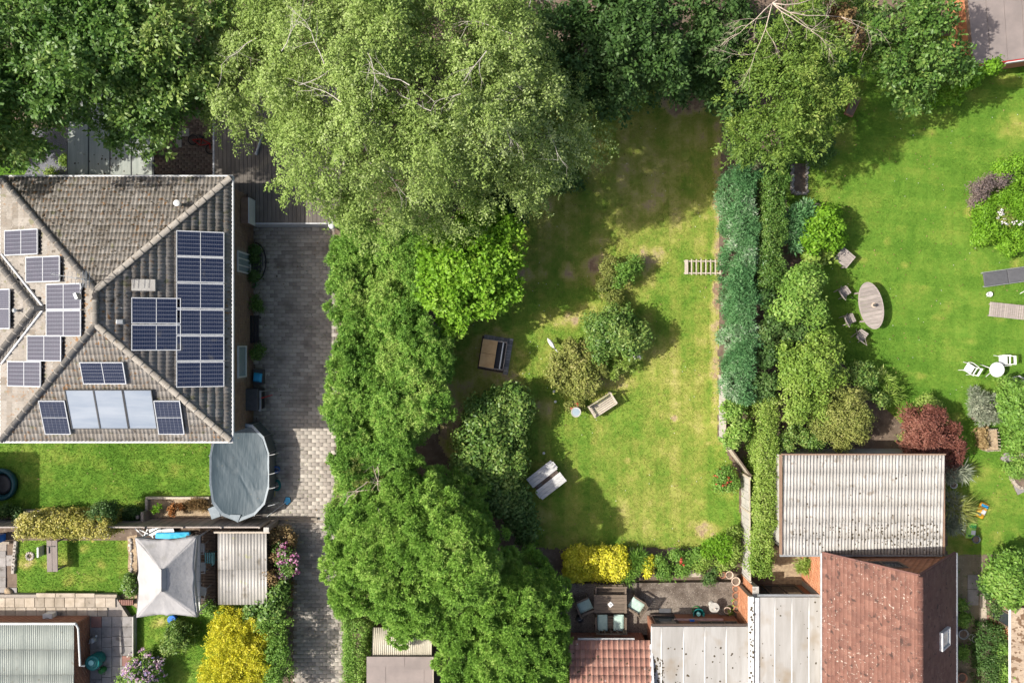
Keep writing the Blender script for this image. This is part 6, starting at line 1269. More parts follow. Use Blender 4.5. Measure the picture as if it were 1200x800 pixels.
# brick garden wall between the two extensions
wa = thing('garden_wall', 'orange brick garden wall dividing the patio from the neighbour', 'wall', W(869, 690)); a, b = W(871, 672), W(871, 707); m = MB(); m.box((a.x, (a.y + b.y) / 2, .8), (.19, a.y - b.y, 1.6)); m.build('core', MATS['mortar'], wa, world=True)
bricks(wa, (a.x - .095, a.y, 0), (0, -1, 0), a.y - b.y, 1.58, MATS['brick_orange'], nrm_=(-1, 0, 0))
for k in range(5): m = MB(); L_ = (a.y - b.y) / 5; m.box((a.x, a.y - (k + .5) * L_, 1.625), (.25, L_ - .008, .05)); m.build('coping_stone', MATS['concrete'], wa, world=True, bevel=.006)

# ---------------------------------------------------------------- right garden
c = W(1021, 358, .72); RZ = R(11.5); o = thing('oval_table', 'oval weathered teak table on the right lawn', 'table', (c.x, c.y, 0), RZ); ax, by = .50, .985; zt = .72; n = 11
for k in range(n):
    y0, y1 = -by * .93 + k * 2 * by * .93 / n + .004, -by * .93 + (k + 1) * 2 * by * .93 / n - .004; f = lambda y: ax * .9 * math.sqrt(max(0, 1 - (y / (by * .93)) ** 2))
    ps = [(f(y0 + (y1 - y0) * i / 4), y0 + (y1 - y0) * i / 4) for i in range(5)]; ps = ps + [(-x, y) for x, y in ps[::-1]]; ps = [p for i, p in enumerate(ps) if i == 0 or (abs(p[0] - ps[i - 1][0]) + abs(p[1] - ps[i - 1][1])) > .004]
    if len(ps) > 2: m = MB(); m.prism(ps, zt - .03, zt); m.build('plank', MATS['wood_grey'], o)
m = MB(); q = 40; vs = []; 
for (s, z) in ((.905, zt - .035), (1, zt - .035), (1, zt + .003), (.905, zt + .003)): vs += [(ax * s * math.cos(k / q * 6.2832), by * (s if s == 1 else .935) * math.sin(k / q * 6.2832), z) for k in range(q)]
m.add(vs, [(r * q + k, r * q + (k + 1) % q, ((r + 1) % 4) * q + (k + 1) % q, ((r + 1) % 4) * q + k) for r in range(4) for k in range(q)]); m.build('rim', MATS['wood_grey'], o)
for sx in (-.25, .25):
    for sy in (-.6, .6): m = MB(); m.box((sx, sy, .34), (.07, .07, .68)); m.build('leg', MATS['wood_grey'], o)
o = thing('table_lantern', 'small dark lantern with cream base on the oval table', 'lantern', W(1024, 357.5, .73)); o.location.z = .724; m = MB(); m.lathe([(.1, 0), (.1, .015), (.02, .018)], n=16); m.build('base', MATS['terracotta_pale'], o); m = MB(); m.lathe([(.05, .015), (.065, .06), (.06, .14), (.02, .19)], n=10); m.build('body', MATS['dark_metal'], o); m = MB(); m.tube([(-.03, 0, .19), (0, 0, .24), (.03, 0, .19)], .006, 4); m.build('handle', MATS['dark_metal'], o)
c = W(990, 302, .48); o = thing('side_table', 'square slatted wooden table beside the bright green bush', 'table', (c.x, c.y, 0), R(50))
for k in range(8): m = MB(); m.box((-.25 + k * .0715, 0, .49), (.064, .56, .025)); m.build('slat', MATS['wood_grey'], o)
m = MB()
for s in (-1, 1): m.box((s * .285, 0, .488), (.045, .66, .035)); m.box((0, s * .305, .486), (.53, .045, .035))
m.build('frame', MATS['wood_grey'], o)
for sx in (-.26, .26):
    for sy in (-.27, .27): m = MB(); m.box((sx, sy, .235), (.05, .05, .47)); m.build('leg', MATS['wood_grey'], o)
def wz(px, py, z=.45):
    c = W(px, py, z); c.z = 0; return c
def wchair(label, loc, rz):
    t = thing('folding_chair', label, 'chair', loc, rz, 'wooden folding chairs round the oval table')
    for k in range(5): m = MB(); m.box((0, -.16 + k * .085, .43), (.36, .07, .022)); m.build('seat_slat', MATS['wood_grey'], t)
    bt = Matrix.Rotation(R(16), 4, 'X')
    for k in range(3): m = MB(); m.box((0, -.25 - k * .035, .58 + k * .12), (.36, .022, .08), mat=bt); m.build('back_slat', MATS['wood_grey'], t)
    for s in (-1, 1):
        m = MB(); m.tube([(s * .2, .2, 0), (s * .2, -.34, .9)], .02, 5); m.build('back_leg', MATS['wood_grey'], t); m = MB(); m.tube([(s * .18, -.22, 0), (s * .18, .18, .42)], .02, 5); m.build('leg', MATS['wood_grey'], t)
    return t
wchair('wooden folding chair left of the oval table, upper one in shade', wz(990, 342), R(-50 - 5)); wchair('wooden folding chair left of the oval table, lower one in shade', wz(996, 374), R(-65)); wchair('wooden folding chair in the sun below the oval table', wz(1010.5, 393), R(-35))
# loungers, cut by the frame edge
c = W(1180, 324, .35); o = thing('sun_lounger', 'dark grey padded sun lounger on the right lawn', 'lounger', (c.x, c.y, 0), R(8))
m = MB(); m.box((-.47, 0, .33), (1.0, .56, .07)); m.build('seat_pad', MATS['fabric_charcoal'], o, bevel=.025); m = MB(); m.box((.58, 0, .37), (1.06, .56, .07), mat=Matrix.Rotation(R(-5), 4, 'Y')); m.build('back_pad', MATS['fabric_charcoal'], o, bevel=.025); m = MB()
for s in (-1, 1): m.tube([(-.98, s * .3, .29), (1.1, s * .3, .29)], .018, 6)
m.build('frame', MATS['grey_metal'], o)
for x in (-.8, .9):
    for s in (-.28, .28): m = MB(); m.tube([(x, s, .29), (x * 1.05, s, 0)], .018, 6); m.build('leg', MATS['grey_metal'], o)
c = W(1188, 365, .33); o = thing('sun_lounger', 'weathered slatted wooden sun lounger on the right lawn', 'lounger', (c.x, c.y, 0), R(-6))
for k in range(22): m = MB(); m.box((-.98 + k * .088, 0, .33 + (max(0, k - 13) * .012)), (.07, .6, .022)); m.build('slat', MATS['wood_grey'], o)
for s in (-1, 1): m = MB(); m.box((0, s * .27, .295), (1.98, .04, .06)); m.build('side_rail', MATS['wood_grey'], o)
for x in (-.85, .85):
    for s in (-.24, .24): m = MB(); m.box((x, s, .13), (.05, .05, .26)); m.build('leg', MATS['wood_grey'], o)
c = W(1157, 345); o = thing('cup', 'white cup standing on grass between the two loungers', 'cup', c); m = MB(); m.lathe([(.07, 0), (.10, .1), (.11, .2), (.095, .2), (.08, .06), (.01, .05)], n=16); m.build('bowl', MATS['upvc'], o, smooth=True); m = MB(); m.tube([(.1, 0, .05), (.15, 0, .1), (.105, 0, .16)], .01, 5); m.build('handle', MATS['upvc'], o)
c = W(1198, 340); o = thing('folding_stool', 'white folding stool frame by the dark lounger at right', 'stool', c)
for (p, q) in (((-.1, -.15, 0), (.1, .1, .4)), ((.1, -.15, 0), (-.1, .12, .4)), ((-.16, 0, .4), (.2, .02, .4))): m = MB(); m.tube([p, q], .016, 5); m.build('bar', MATS['upvc'], o)
c = W(1167, 433, .6); o = thing('bistro_table', 'round white garden table on the right lawn', 'table', (c.x, c.y, 0)); m = MB(); m.lathe([(.02, .66), (.30, .66), (.31, .675), (.30, .69), (.01, .692)], n=32); m.build('top', MATS['upvc'], o)
for k in range(3): w = k * 2.094 + .4; m = MB(); m.tube([(.05 * math.cos(w), .05 * math.sin(w), .65), (.12 * math.cos(w), .12 * math.sin(w), .3), (.32 * math.cos(w), .32 * math.sin(w), 0)], .016, 6); m.build('leg', MATS['upvc'], o)
GR = 'white chairs round the white garden table'
c = wz(1138, 432); plastic_chair('white garden chair left of the round white table', c, R(58), group=GR, name='plastic_chair'); c = wz(1178, 422); plastic_chair('white garden chair above the round white table', c, R(92), group=GR, name='plastic_chair'); c = wz(1190, 449); plastic_chair('white garden chair half under the shrub at right', c, R(150), group=GR, name='plastic_chair')
# ornament, planter, bags and the like
c = W(1140, 487); o = thing('ornament', 'pale pink animal shaped ornament on bare soil by grey shrub', 'ornament', c, .8); m = MB(); m.tube([(-.15, 0, .1), (-.05, 0, .16), (.08, 0, .17), (.17, 0, .14)], [.05, .11, .1, .04], 9); m.build('body', MATS['pink_stone'], o, smooth=True); m = MB(); m.lathe([(.02, 0), (.07, .05), (.06, .1), (.01, .13)], (.17, .04, .14), 10); m.build('head', MATS['pink_stone'], o, smooth=True)
c = W(1155, 514); o = thing('basket_planter', 'rough wicker planter full of dead brown leaves', 'planter', c, R(4)); m = MB(); m.box((0, 0, .2), (.5, .8, .4), top=1.06); m.build('body', MATS['bed_chips'], o, bevel=.02)
for k in range(26):
    s = k / 26 * 4; e = int(s); u = (s - e) * 2 - 1; p = ((u * .26, .43), (.28, u * .42), (-u * .26, -.43), (-.28, -u * .42))[e]; m = MB(); m.tube([(p[0], p[1], 0), (p[0] * 1.05, p[1] * 1.04, .45 + random.uniform(0, .08))], .018, 5); m.build('stake', MATS['wood_pale'], o)
BASK = o
def bag(label, px, py, rz, m1, m2):
    c = W(px, py); t = thing('compost_bag', label, 'bag', c, rz); V = []; n = 10; w, d = .40, .66
    for s in (1, -1):
        for i in range(n + 1):
            for j in range(n + 1):
                x, y = i / n * 2 - 1, j / n * 2 - 1; h = max(0, (1 - abs(x) ** 3) * (1 - abs(y) ** 4)) ** .6; V.append((x * w / 2, y * d / 2, .09 + s * .085 * h + .02 * float(vnoise(x * 3 + px, y * 3)) * s * h))
    F = []; q = (n + 1) ** 2
    for i in range(n):
        for j in range(n): a = i * (n + 1) + j; F += [(a, a + n + 1, a + n + 2, a + 1), (q + a, q + a + 1, q + a + n + 2, q + a + n + 1)]
    npmesh('sack', np.array(V), np.array(F), MATS[m1], t, smooth=True)
    for (x, y, sx, sy, mm) in ((0, .2, .3, .12, m2), (.05, -.05, .2, .18, 'upvc'), (-.08, -.2, .14, .08, m2)):
        V = []; n = 6
        for i in range(n + 1):
            for j in range(n + 1):
                a, b = x + (i / n - .5) * sx, y + (j / n - .5) * sy; u, v = a / (w / 2), b / (d / 2); h = max(0, (1 - abs(u) ** 3) * (1 - abs(v) ** 4)) ** .6; V.append((a, b, .098 + .085 * h + .02 * float(vnoise(u * 3 + px, v * 3)) * h))
        npmesh('print_panel', np.array(V), np.array([(i * (n + 1) + j, (i + 1) * (n + 1) + j, (i + 1) * (n + 1) + j + 1, i * (n + 1) + j + 1) for i in range(n) for j in range(n)]), MATS[mm], t, smooth=True)
    return t
bag('orange and blue printed compost bag on the grass', 1149, 597, R(-25), 'plastic_orange', 'plastic_sky'); bag('lime green printed compost bag on the grass', 1136.5, 621, R(-8), 'plastic_lime', 'plastic_green')
pot('dark slate round pot beside the lime green bag', 1144.5, 632, .15, .25, 'pool_wall')
pot('white glazed pot between spiky plants beside the corrugated garage', 1118, 568, .14, .3, 'upvc')
for (px, py, rz, lb) in ((1180, 536, -38, 'grey square slab lying tilted at the round planter, upper'), (1195, 571.5, 25, 'grey square slab lying on grass below the round planter')):
    c = W(px, py); o = thing('stepping_stone', lb, 'slab', c, R(rz)); m = MB(); m.box((0, 0, .035), (.42, .42, .05)); m.build('slab', MATS['slab_grey'], o, bevel=.01)
    m = MB(); m.box((0, 0, .006), (.46, .46, .012)); m.build('bedding', MATS['soil'], o)
c = W(1197, 551); o = thing('raised_bed', 'round brick edged planting bed at the right margin', 'planter', c)
for k in range(22): w = k / 22 * 6.283; m = MB(); m.box((0, 0, .08), (.20, .11, .16)); b_ = m.build('brick', MATS['slab'], o, bevel=.01); b_.location = (.52 * math.cos(w), .72 * math.sin(w), 0); b_.rotation_euler = (0, 0, w + 1.57)
m = MB(); m.lathe([(.5, 0), (.48, .1), (.01, .13)], n=20, sy=1.4); m.build('soil_fill', MATS['soil'], o)
o = thing('stone_bed', 'narrow flower bed framed with pale stones by dark hedge', 'stone bed', W(937, 210))
for (x0, y0, x1, y1, n) in ((928, 194, 928, 226, 12), (945, 190, 945, 226, 13), (930, 227, 944, 227, 6)):
    for k in range(n): m = MB(); m.lathe([(.03, 0), (.075, .02), (.07, .07), (.02, .1)], n=7, sx=random.uniform(.7, 1.3)); s = m.build('stone', MATS['stone'], o, smooth=True); p = W(x0 + (x1 - x0) * (k + .5) / n + random.uniform(-1, 1), y0 + (y1 - y0) * (k + .5) / n); s.location = p - o.location; s.rotation_euler = (0, 0, random.uniform(0, 3)); s.scale = [random.uniform(.8, 1.3)] * 3
m = MB(); a, b = W(929, 192), W(944, 226); m.box(((a.x + b.x) / 2, (a.y + b.y) / 2, .02), (b.x - a.x, a.y - b.y, .04)); m.build('soil_fill', MATS['soil'], o, world=True)
pot('round wicker edged pot at the top of the bright green bush', 958, 244, .2, .22, 'terracotta_pale'); 
c = W(997, 126); o = thing('wheelbarrow_tray', 'rust red plastic tray half under the hedge in the shade', 'tray', c, R(65)); m = MB(); m.box((0, 0, .1), (.8, .34, .2), top=1.12); m.build('tray', MATS['terracotta'], o, bevel=.03); m = MB(); m.box((0, 0, .185), (.78, .32, .04)); m.build('soil_fill', MATS['soil'], o)
pot('black and white rimmed pot beside the path by the tiled house', 1129.5, 743, .2, .26, 'grey_metal'); pot('dark red pot at the foot of the path by tiled house', 1128, 794, .2, .25, 'terracotta')
PP2 = [pot('green planted tub beside the tiled house gutter', 1128, 729, .16, .25, 'terracotta')]
pot('small clay pot at the house corner on the path', 1125, 716, .11, .2, 'terracotta_pale')
c = W(1136, 744); o = thing('wire_stand', 'thin white wire plant stand beside the rimmed pot', 'stand', c); m = MB()
for k in range(2): m.tube([(.13 * math.cos(w / 14 * 6.283), .13 * math.sin(w / 14 * 6.283), .2 + k * .2) for w in range(15)], .009, 4, cap=False)
m.build('ring', MATS['white_metal'], o)
for k in range(3): m = MB(); m.tube([(.13 * math.cos(k * 2.1), .13 * math.sin(k * 2.1), .42), (.15 * math.cos(k * 2.1), .15 * math.sin(k * 2.1), 0)], .009, 4); m.build('leg', MATS['white_metal'], o)
c = W(894, 545); o = thing('water_pipe', 'dark green pipe standing between fence and clipped hedge', 'pipe', W(891, 520)); m = MB(); m.tube([(0, .9, .9), (0.02, -.9, .9)], .045, 7); m.build('tube', MATS['plastic_dark_teal'], o)
for y in (-.8, .8): m = MB(); m.tube([(0, y, 0), (0, y, .88)], .03, 6); m.build('post', MATS['dark_metal'], o)
rr_ = random.Random(2)
def bough(p, d, L, r, dep):
    pts = [p]; 
    for k in range(4): d = (d + Vector((rr_.uniform(-.3, .3), rr_.uniform(-.3, .3), rr_.uniform(-.12, .06)))).normalized(); pts.append(pts[-1] + d * L / 4)
    mb.tube(pts, [r, r * .85, r * .7, r * .5, r * .3], 5)
    if dep:
        for k in range(3 + (dep > 1)): bough(pts[rr_.randint(1, 4)], (d + Vector((rr_.uniform(-1, 1), rr_.uniform(-1, 1), rr_.uniform(-.2, .2)))).normalized(), L * .55, r * .45, dep - 1)
# ---------------------------------------------------------------- trees
TG = 'tall trees along the top of the gardens'
plant('birch_tree', 'tall pale green birch spreading over the brown timber deck', 'tree', (420, 120),
      [(305, 75, 8, 66), (290, 25, 8, 58), (275, 45, 7, 45), (370, 60, 10, 80), (405, 150, 9.5, 78), (372, 185, 8, 52), (380, 215, 7, 42), (440, 222, 7.2, 52), (480, 120, 10.5, 88), (510, 195, 8, 58), (440, 40, 10.5, 80), (430, -20, 9, 80), (345, 5, 9, 70), (405, 238, 6, 32), (470, 235, 6.5, 45), (345, 150, 7, 34), (262, 95, 6.5, 36), (258, 60, 7.5, 44), (275, 120, 6, 30), (250, 20, 8, 50), (320, 120, 7.5, 40)],
      BIRCH, TG, 'bark_birch', .2, 0.0, seed=3)
plant('birch_tree', 'tall pale green birch overhanging the middle lawn', 'tree', (590, 100),
      [(565, 60, 10, 78), (620, 140, 8, 62), (655, 150, 7, 46), (640, 195, 6.5, 40), (592, 185, 7.5, 48), (550, 130, 9.8, 70), (590, 15, 9, 60), (540, -20, 9, 70), (672, 125, 7, 40), (678, 150, 6.5, 32), (640, 105, 8, 50), (625, 215, 5.8, 28), (560, 218, 6.5, 42), (520, 235, 6, 36), (645, 215, 5.4, 24)],
      BIRCH, TG, 'bark_birch', .18, .06, seed=4)
for k_, (bt_, spots_) in enumerate((('birch_tree', [(330, 60, 11), (380, 75, 11.2), (430, 60, 11.3), (350, 100, 10), (400, 120, 10.5), (480, 100, 11.5), (300, 45, 9), (430, 190, 9), (505, 130, 10.5), (460, 200, 8.5)]), ('birch_tree.001', [(540, 110, 10.6), (560, 150, 10), (585, 130, 9.8), (600, 165, 8.5), (620, 8, 9.9), (640, 150, 8.3), (570, 60, 11), (600, 40, 10)]))):
    mb = MB()
    for (px_, py_, z_) in spots_:
        a_ = random.uniform(0, 6.28); bough(W(px_, py_, z_ - .5), Vector((math.cos(a_), math.sin(a_), .05)), random.uniform(.8, 1.4), .016, 2)
    mb.build('twigs', MATS['bark_birch'], bpy.data.objects[bt_], world=True, kind='stuff')
plant('broadleaf_tree', 'dark green tree in the top left corner', 'tree', (60, 50), [(60, 60, 9, 80), (10, 25, 9, 70), (110, 30, 9, 72), (90, 108, 7.5, 50), (15, 108, 8, 54), (60, -20, 9, 80), (50, 132, 6, 40), (-30, 80, 9, 60), (-35, 150, 7.5, 50), (-40, 180, 5.0, 40), (-35, 160, 5, 45), (-30, 130, 6, 52), (-60, 105, 9, 60), (-70, 170, 4.5, 50), (-70, 120, 9, 60), (10, 150, 4.5, 38)], BROAD, TG, seed=5)
plant('broadleaf_tree', 'dark green tree hanging over the grey carport roof', 'tree', (175, 40), [(180, 50, 8.5, 66), (200, 108, 7, 46), (150, 118, 7, 46), (224, 60, 8, 46), (180, -10, 9, 75), (138, 70, 8, 60), (228, 115, 6, 28), (118, 142, 5.6, 32), (165, 142, 5.6, 30)], sty(BROAD, tn=.55), TG, seed=6, tb=.07)
plant('broadleaf_tree', 'deep green tree at the shaded head of the middle lawn', 'tree', (700, 30), [(690, 40, 7, 66), (730, 78, 6, 48), (665, 85, 5.2, 45), (760, 40, 7, 60), (740, -20, 7, 70), (645, 15, 6, 45), (700, 100, 4.6, 32), (775, 95, 4.3, 32), (635, 90, 4.5, 30)], DEEP, TG, seed=7)
plant('broadleaf_tree', 'deep green tree beside the dead branches at the top', 'tree', (825, 20), [(810, 50, 6, 52), (838, 75, 5, 40), (830, 0, 6.4, 50), (805, 90, 4.4, 26), (850, 40, 5.5, 32), (848, 105, 3.6, 20)], DEEP, TG, seed=8, tb=-.04)
te = plant('broadleaf_tree', 'light green tree with bare dead branches at its top', 'tree', (925, 70), [(920, 85, 6.5, 58), (888, 118, 5.5, 44), (938, 140, 5, 42), (908, 160, 4.5, 38), (962, 90, 6, 42), (882, 60, 6, 42), (930, 40, 6.5, 52), (975, 60, 6, 32), (960, 10, 6.5, 42), (965, 130, 4.5, 26), (870, 160, 3.6, 24), (940, 172, 3.6, 26)], ASH, TG, seed=9)
mb = MB()
p0 = W(905, 4, 8.0)
for (dx, dy, L) in ((1, -.5, 2.4), (.95, -.1, 1.7), (-.1, -1, 1.6), (-.6, -.8, 1.3), (.6, -.9, 1.5), (.3, .4, .8)): bough(p0, Vector((dx, dy, -.05)).normalized(), L, .02, 3)
mb.build('dead_branch', MATS['deadwood'], te, world=True, smooth=True)
plant('copper_tree', 'small rust brown leaved tree top beside the dead branches', 'tree', (990, 30), [(992, 30, 5.6, 16), (1002, 45, 5.2, 11), (985, 12, 5.6, 14)], sty(SHRUB, mat='leaf_brown', l=.12, w=.07, b=.4), TG, seed=10)
plant('broadleaf_tree', 'dark tree shading the lawn left of the red trimmed building', 'tree', (1070, 40), [(1050, 30, 5, 42), (1090, 58, 4.5, 34), (1108, 25, 5, 34), (1066, 78, 4, 28), (1096, 86, 3.2, 22), (1032, 65, 4, 28), (1122, 70, 3.5, 20), (1020, 5, 5, 36), (1090, -10, 5, 40), (1078, 98, 2.6, 18)], sty(DEEP, mat='leaf_dark', l=.14, w=.085), TG, seed=11, tb=-.02)
plant('lime_tree', 'bright lime green tree below the birches', 'tree', (555, 310), [(550, 300, 4.5, 42), (532, 340, 4, 36), (578, 322, 4, 32), (555, 362, 3.4, 24), (522, 285, 4.2, 30), (588, 288, 4, 24), (598, 335, 3.2, 20), (548, 265, 4, 30), (605, 305, 3.6, 22), (512, 305, 3.8, 26), (575, 275, 4.2, 30), (516, 335, 3.4, 18), (535, 372, 2.8, 14), (572, 352, 3.4, 22)], LIME, seed=12)
plant('laurel_tree', 'dark green bushy tree in birch shade beside the middle lawn', 'tree', (590, 235), [(590, 240, 3.2, 34), (560, 262, 3.6, 28), (612, 222, 2.6, 22), (575, 205, 3.4, 30), (655, 212, .8, 13), (672, 211, .6, 9)], sty(SHRUB, mat='leaf_deep', l=.16, w=.09, s=.3, b=.5), seed=13)
plant('bushy_conifer', 'bushy bright green conifer with tufted crown beside the driveway', 'tree', (490, 640), [(480, 600, 3.8, 56), (440, 640, 4.2, 52), (520, 640, 5.0, 58), (475, 676, 4.6, 60), (535, 602, 2.8, 42), (545, 672, 5.6, 44), (424, 690, 3.2, 40), (482, 718, 3.2, 36), (402, 668, 3.4, 26), (560, 650, 3.3, 40), (510, 585, 3.0, 34), (445, 610, 4.0, 38), (466, 738, 2.6, 22), (503, 732, 2.7, 28), (404, 705, 2.8, 22), (530, 690, 3.6, 40), (410, 640, 3.8, 28)], PINE, 'tufted green conifers', seed=14)
plant('bushy_conifer', 'rounded green conifer with tufted crown overhanging the patio', 'tree', (600, 730), [(602, 722, 3.4, 56), (562, 757, 3.2, 44), (640, 722, 2.9, 32), (616, 680, 2.4, 36), (600, 785, 3.6, 52), (636, 764, 3.2, 36), (577, 690, 2.7, 40), (552, 795, 3.2, 38), (653, 738, 2.6, 20), (642, 694, 2.2, 26), (540, 748, 2.8, 26), (575, 820, 3.2, 40), (630, 790, 3, 34)], PINE, 'tufted green conifers', seed=15, tb=-.06)
# tall conifer hedge beside the driveway
L_ = []
for y in range(276, 640, 22):
    right = 505 + 27 * min(1, max(0, (y - 330) / 60)) if y < 480 else 530 - 45 * min(1, (y - 480) / 70)
    x = 406 + 6 * math.sin(y * .1)
    while x < right - 14:
        L_.append((x + random.uniform(-6, 6), y + random.uniform(-6, 6), 3.0 + random.uniform(-.5, .5) + (.3 if x > 440 else -.2), random.uniform(21, 29), .9)); x += 27
plant('conifer_hedge', 'tall overgrown bright green conifer hedge between driveway and middle lawn', 'hedge', (440, 450), L_, CONIF, seed=16, r0=.07, crown='foliage')
plant('dead_shrub', 'straggly bare twigged shrub in the hedge beside the driveway', 'shrub', (425, 575), [(425, 570, 3.2, 22, .7), (418, 545, 3.1, 16, .6), (432, 592, 3.3, 18, .6)], sty(CONIF, mat='leaf_olive', nc=3, k=18), seed=17, r0=.04)
mb = MB()
for k in range(7): bough(W(440 + random.uniform(-14, 10), 565 + random.uniform(-20, 25), 3.45), Vector((random.uniform(-1, .6), random.uniform(-1, 1), .25)).normalized(), .8, .02, 1)
mb.build('bare_twig', MATS['deadwood'], bpy.data.objects['dead_shrub'], world=True)
plant('laurel_shrub', 'glossy green shrub beside the grey table, upper clump', 'shrub', (590, 490), [(594, 478, 1.7, 30), (606, 470, 1.4, 20), (575, 490, 1.7, 26), (602, 495, 1.4, 22)], sty(SHRUB, mat='leaf_dark', l=.14, w=.08, s=.28), 'shrubs along the conifer hedge', seed=18, tb=.05)
plant('laurel_shrub', 'pale leaved glossy shrub between conifer hedge and grey table', 'shrub', (562, 535), [(562, 512, 1.9, 34), (584, 535, 1.8, 32), (548, 542, 1.8, 24), (592, 560, 1.6, 24), (555, 488, 1.8, 22), (570, 560, 1.7, 24)], sty(SHRUB, mat='leaf_dark', l=.14, w=.08, s=.3, dep=.5), 'shrubs along the conifer hedge', seed=19, tb=.12)
plant('laurel_shrub', 'dark green shrub below the pale glossy one, by bushy conifer', 'shrub', (605, 600), [(602, 590, 1.6, 24), (613, 612, 1.5, 20), (585, 585, 1.7, 22), (619, 628, 1.2, 14)], sty(SHRUB, mat='leaf_deep', l=.14, w=.08, s=.28), 'shrubs along the conifer hedge', seed=20, tb=.1)
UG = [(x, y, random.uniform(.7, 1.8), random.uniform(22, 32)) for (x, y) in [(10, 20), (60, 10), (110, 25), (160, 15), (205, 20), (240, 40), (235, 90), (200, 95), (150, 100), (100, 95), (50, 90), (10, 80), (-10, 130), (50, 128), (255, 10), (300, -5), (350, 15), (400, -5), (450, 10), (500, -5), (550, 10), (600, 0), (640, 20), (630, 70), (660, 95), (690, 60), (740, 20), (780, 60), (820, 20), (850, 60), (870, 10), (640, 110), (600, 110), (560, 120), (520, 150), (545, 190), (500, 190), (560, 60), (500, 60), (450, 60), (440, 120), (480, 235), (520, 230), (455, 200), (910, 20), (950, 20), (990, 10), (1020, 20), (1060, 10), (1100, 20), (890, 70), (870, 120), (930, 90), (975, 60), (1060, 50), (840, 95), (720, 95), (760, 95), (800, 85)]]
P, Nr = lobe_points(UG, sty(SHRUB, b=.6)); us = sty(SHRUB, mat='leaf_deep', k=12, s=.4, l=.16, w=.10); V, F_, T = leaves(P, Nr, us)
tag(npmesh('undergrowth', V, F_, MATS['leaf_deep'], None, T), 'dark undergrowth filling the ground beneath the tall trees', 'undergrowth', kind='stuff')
# ---------------------------------------------------------------- hedges
hedge('blue_conifer_hedge', 'long clipped blue green conifer hedge bordering the middle lawn', [(873, 200), (873, 300), (873, 400), (871, 466)], 21, 2.0, sty(BLUE, tn=.8, tf=1.4, s=.36), wob=.22)
hedge('clipped_hedge', 'dark shaded hedge standing right of the blue green hedge', [(909, 205), (909, 270), (906, 330)], 26, 2.0, sty(CLIP, mat='leaf_dark', hd=80), wob=.16, tb=-.1)
plant('evergreen_shrub', 'dark evergreen shrub in the gap behind the blue hedge', 'shrub', (900, 400), [(898, 350, 1.6, 16), (900, 385, 1.8, 18), (902, 420, 1.7, 18), (900, 450, 1.8, 18), (890, 460, 1.6, 12)], sty(SHRUB, mat='leaf_deep', l=.12, w=.07), seed=21)
hedge('clipped_hedge', 'clipped light green hedge left of the corrugated garage', [(902, 470), (901, 540), (898, 610), (896, 672)], 22, 1.7, CLIP, wob=.12)
plant('laurel_shrub', 'bright green shrub inside the fence angle by the clipped hedge', 'shrub', (862, 495), [(860, 485, 1.5, 14), (864, 502, 1.5, 14), (858, 515, 1.3, 11), (868, 476, 1.4, 10)], sty(SHRUB, mat='leaf_mid', l=.12, w=.07), seed=22, tb=.05)
hedge('clipped_hedge', 'clipped bright green hedge beside the brown felt shed', [(414, 735), (414, 780), (414, 830)], 25, 1.8, sty(CLIP, mat='leaf_mid'), wob=.09, tb=.1)
hedge('variegated_hedge', 'clipped yellow variegated hedge against the brown fence', [(22, 619), (70, 618), (122, 618)], 23, 1.6, sty(CLIP, mat='leaf_variegated', l=.10, w=.05, hd=85), wob=.09)
plant('dark_shrub', 'dark green leafy shrub growing through the end of variegated hedge', 'shrub', (124, 603), [(120, 602, 1.72, 10, .4), (130, 601, 1.3, 9), (112, 600, 1.72, 7, .3)], sty(SHRUB, mat='leaf_deep'), seed=23, tb=.1)
plant('ivy_patch', 'dark ivy growing between timber rail and fence at left', 'ivy', (15, 602), [(6, 602, .5, 8), (22, 603, .5, 7), (150, 604, .5, 8), (160, 603, .4, 6)], sty(SHRUB, mat='leaf_deep', b=.2), seed=24)
hedge('clipped_hedge', 'low dark green hedge beside the path at the bottom right', [(1169, 742), (1169, 780), (1169, 830)], 24, 1.1, sty(CLIP, mat='leaf_deep', hd=80), wob=.10)
plant('laurel_shrub', 'light green shrub against the mossy roofed house gutter', 'shrub', (1183, 770), [(1182, 762, 1.2, 12), (1184, 785, 1.2, 13), (1181, 800, 1.2, 13)], sty(SHRUB, mat='leaf_mid'), seed=25)
# ---------------------------------------------------------------- right garden shrubs
SG = 'shrubs in the right garden border'
plant('hydrangea_bush', 'brightest green leafy bush above the square wooden table', 'shrub', (965, 275), [(966, 266, 1.5, 24), (956, 278, 1.4, 18), (976, 280, 1.2, 13), (970, 252, 1.2, 14)], sty(SHRUB, mat='leaf_lime', l=.13, w=.08, s=.26), SG, seed=26, tb=-.1)
plant('blue_shrub', 'blue green feathery shrub between dark hedge and bright bush', 'shrub', (936, 265), [(938, 262, 1.3, 20), (930, 278, 1.2, 15), (945, 250, 1.0, 13)], sty(SHRUB, mat='leaf_blue', mode='tuft', s=.3, l=.2, w=.05), SG, seed=27)
plant('hosta_plant', 'large leaved yellow green plant left of the square wooden table', 'plant', (962, 304), [(964, 303, .6, 15), (948, 300, .7, 12)], sty(SHRUB, mat='leaf_box', l=.22, w=.14, k=9, s=.3), SG, seed=28, tb=.12)
plant('leafy_shrub', 'round lime flecked shrub left of the upper folding chairs', 'shrub', (938, 350), [(940, 340, 2.2, 28), (928, 360, 2.1, 20), (955, 362, 2, 20), (945, 325, 2, 20)], sty(SHRUB, mat='leaf_mid', l=.13, w=.075, s=.28), SG, seed=29, tb=.1)
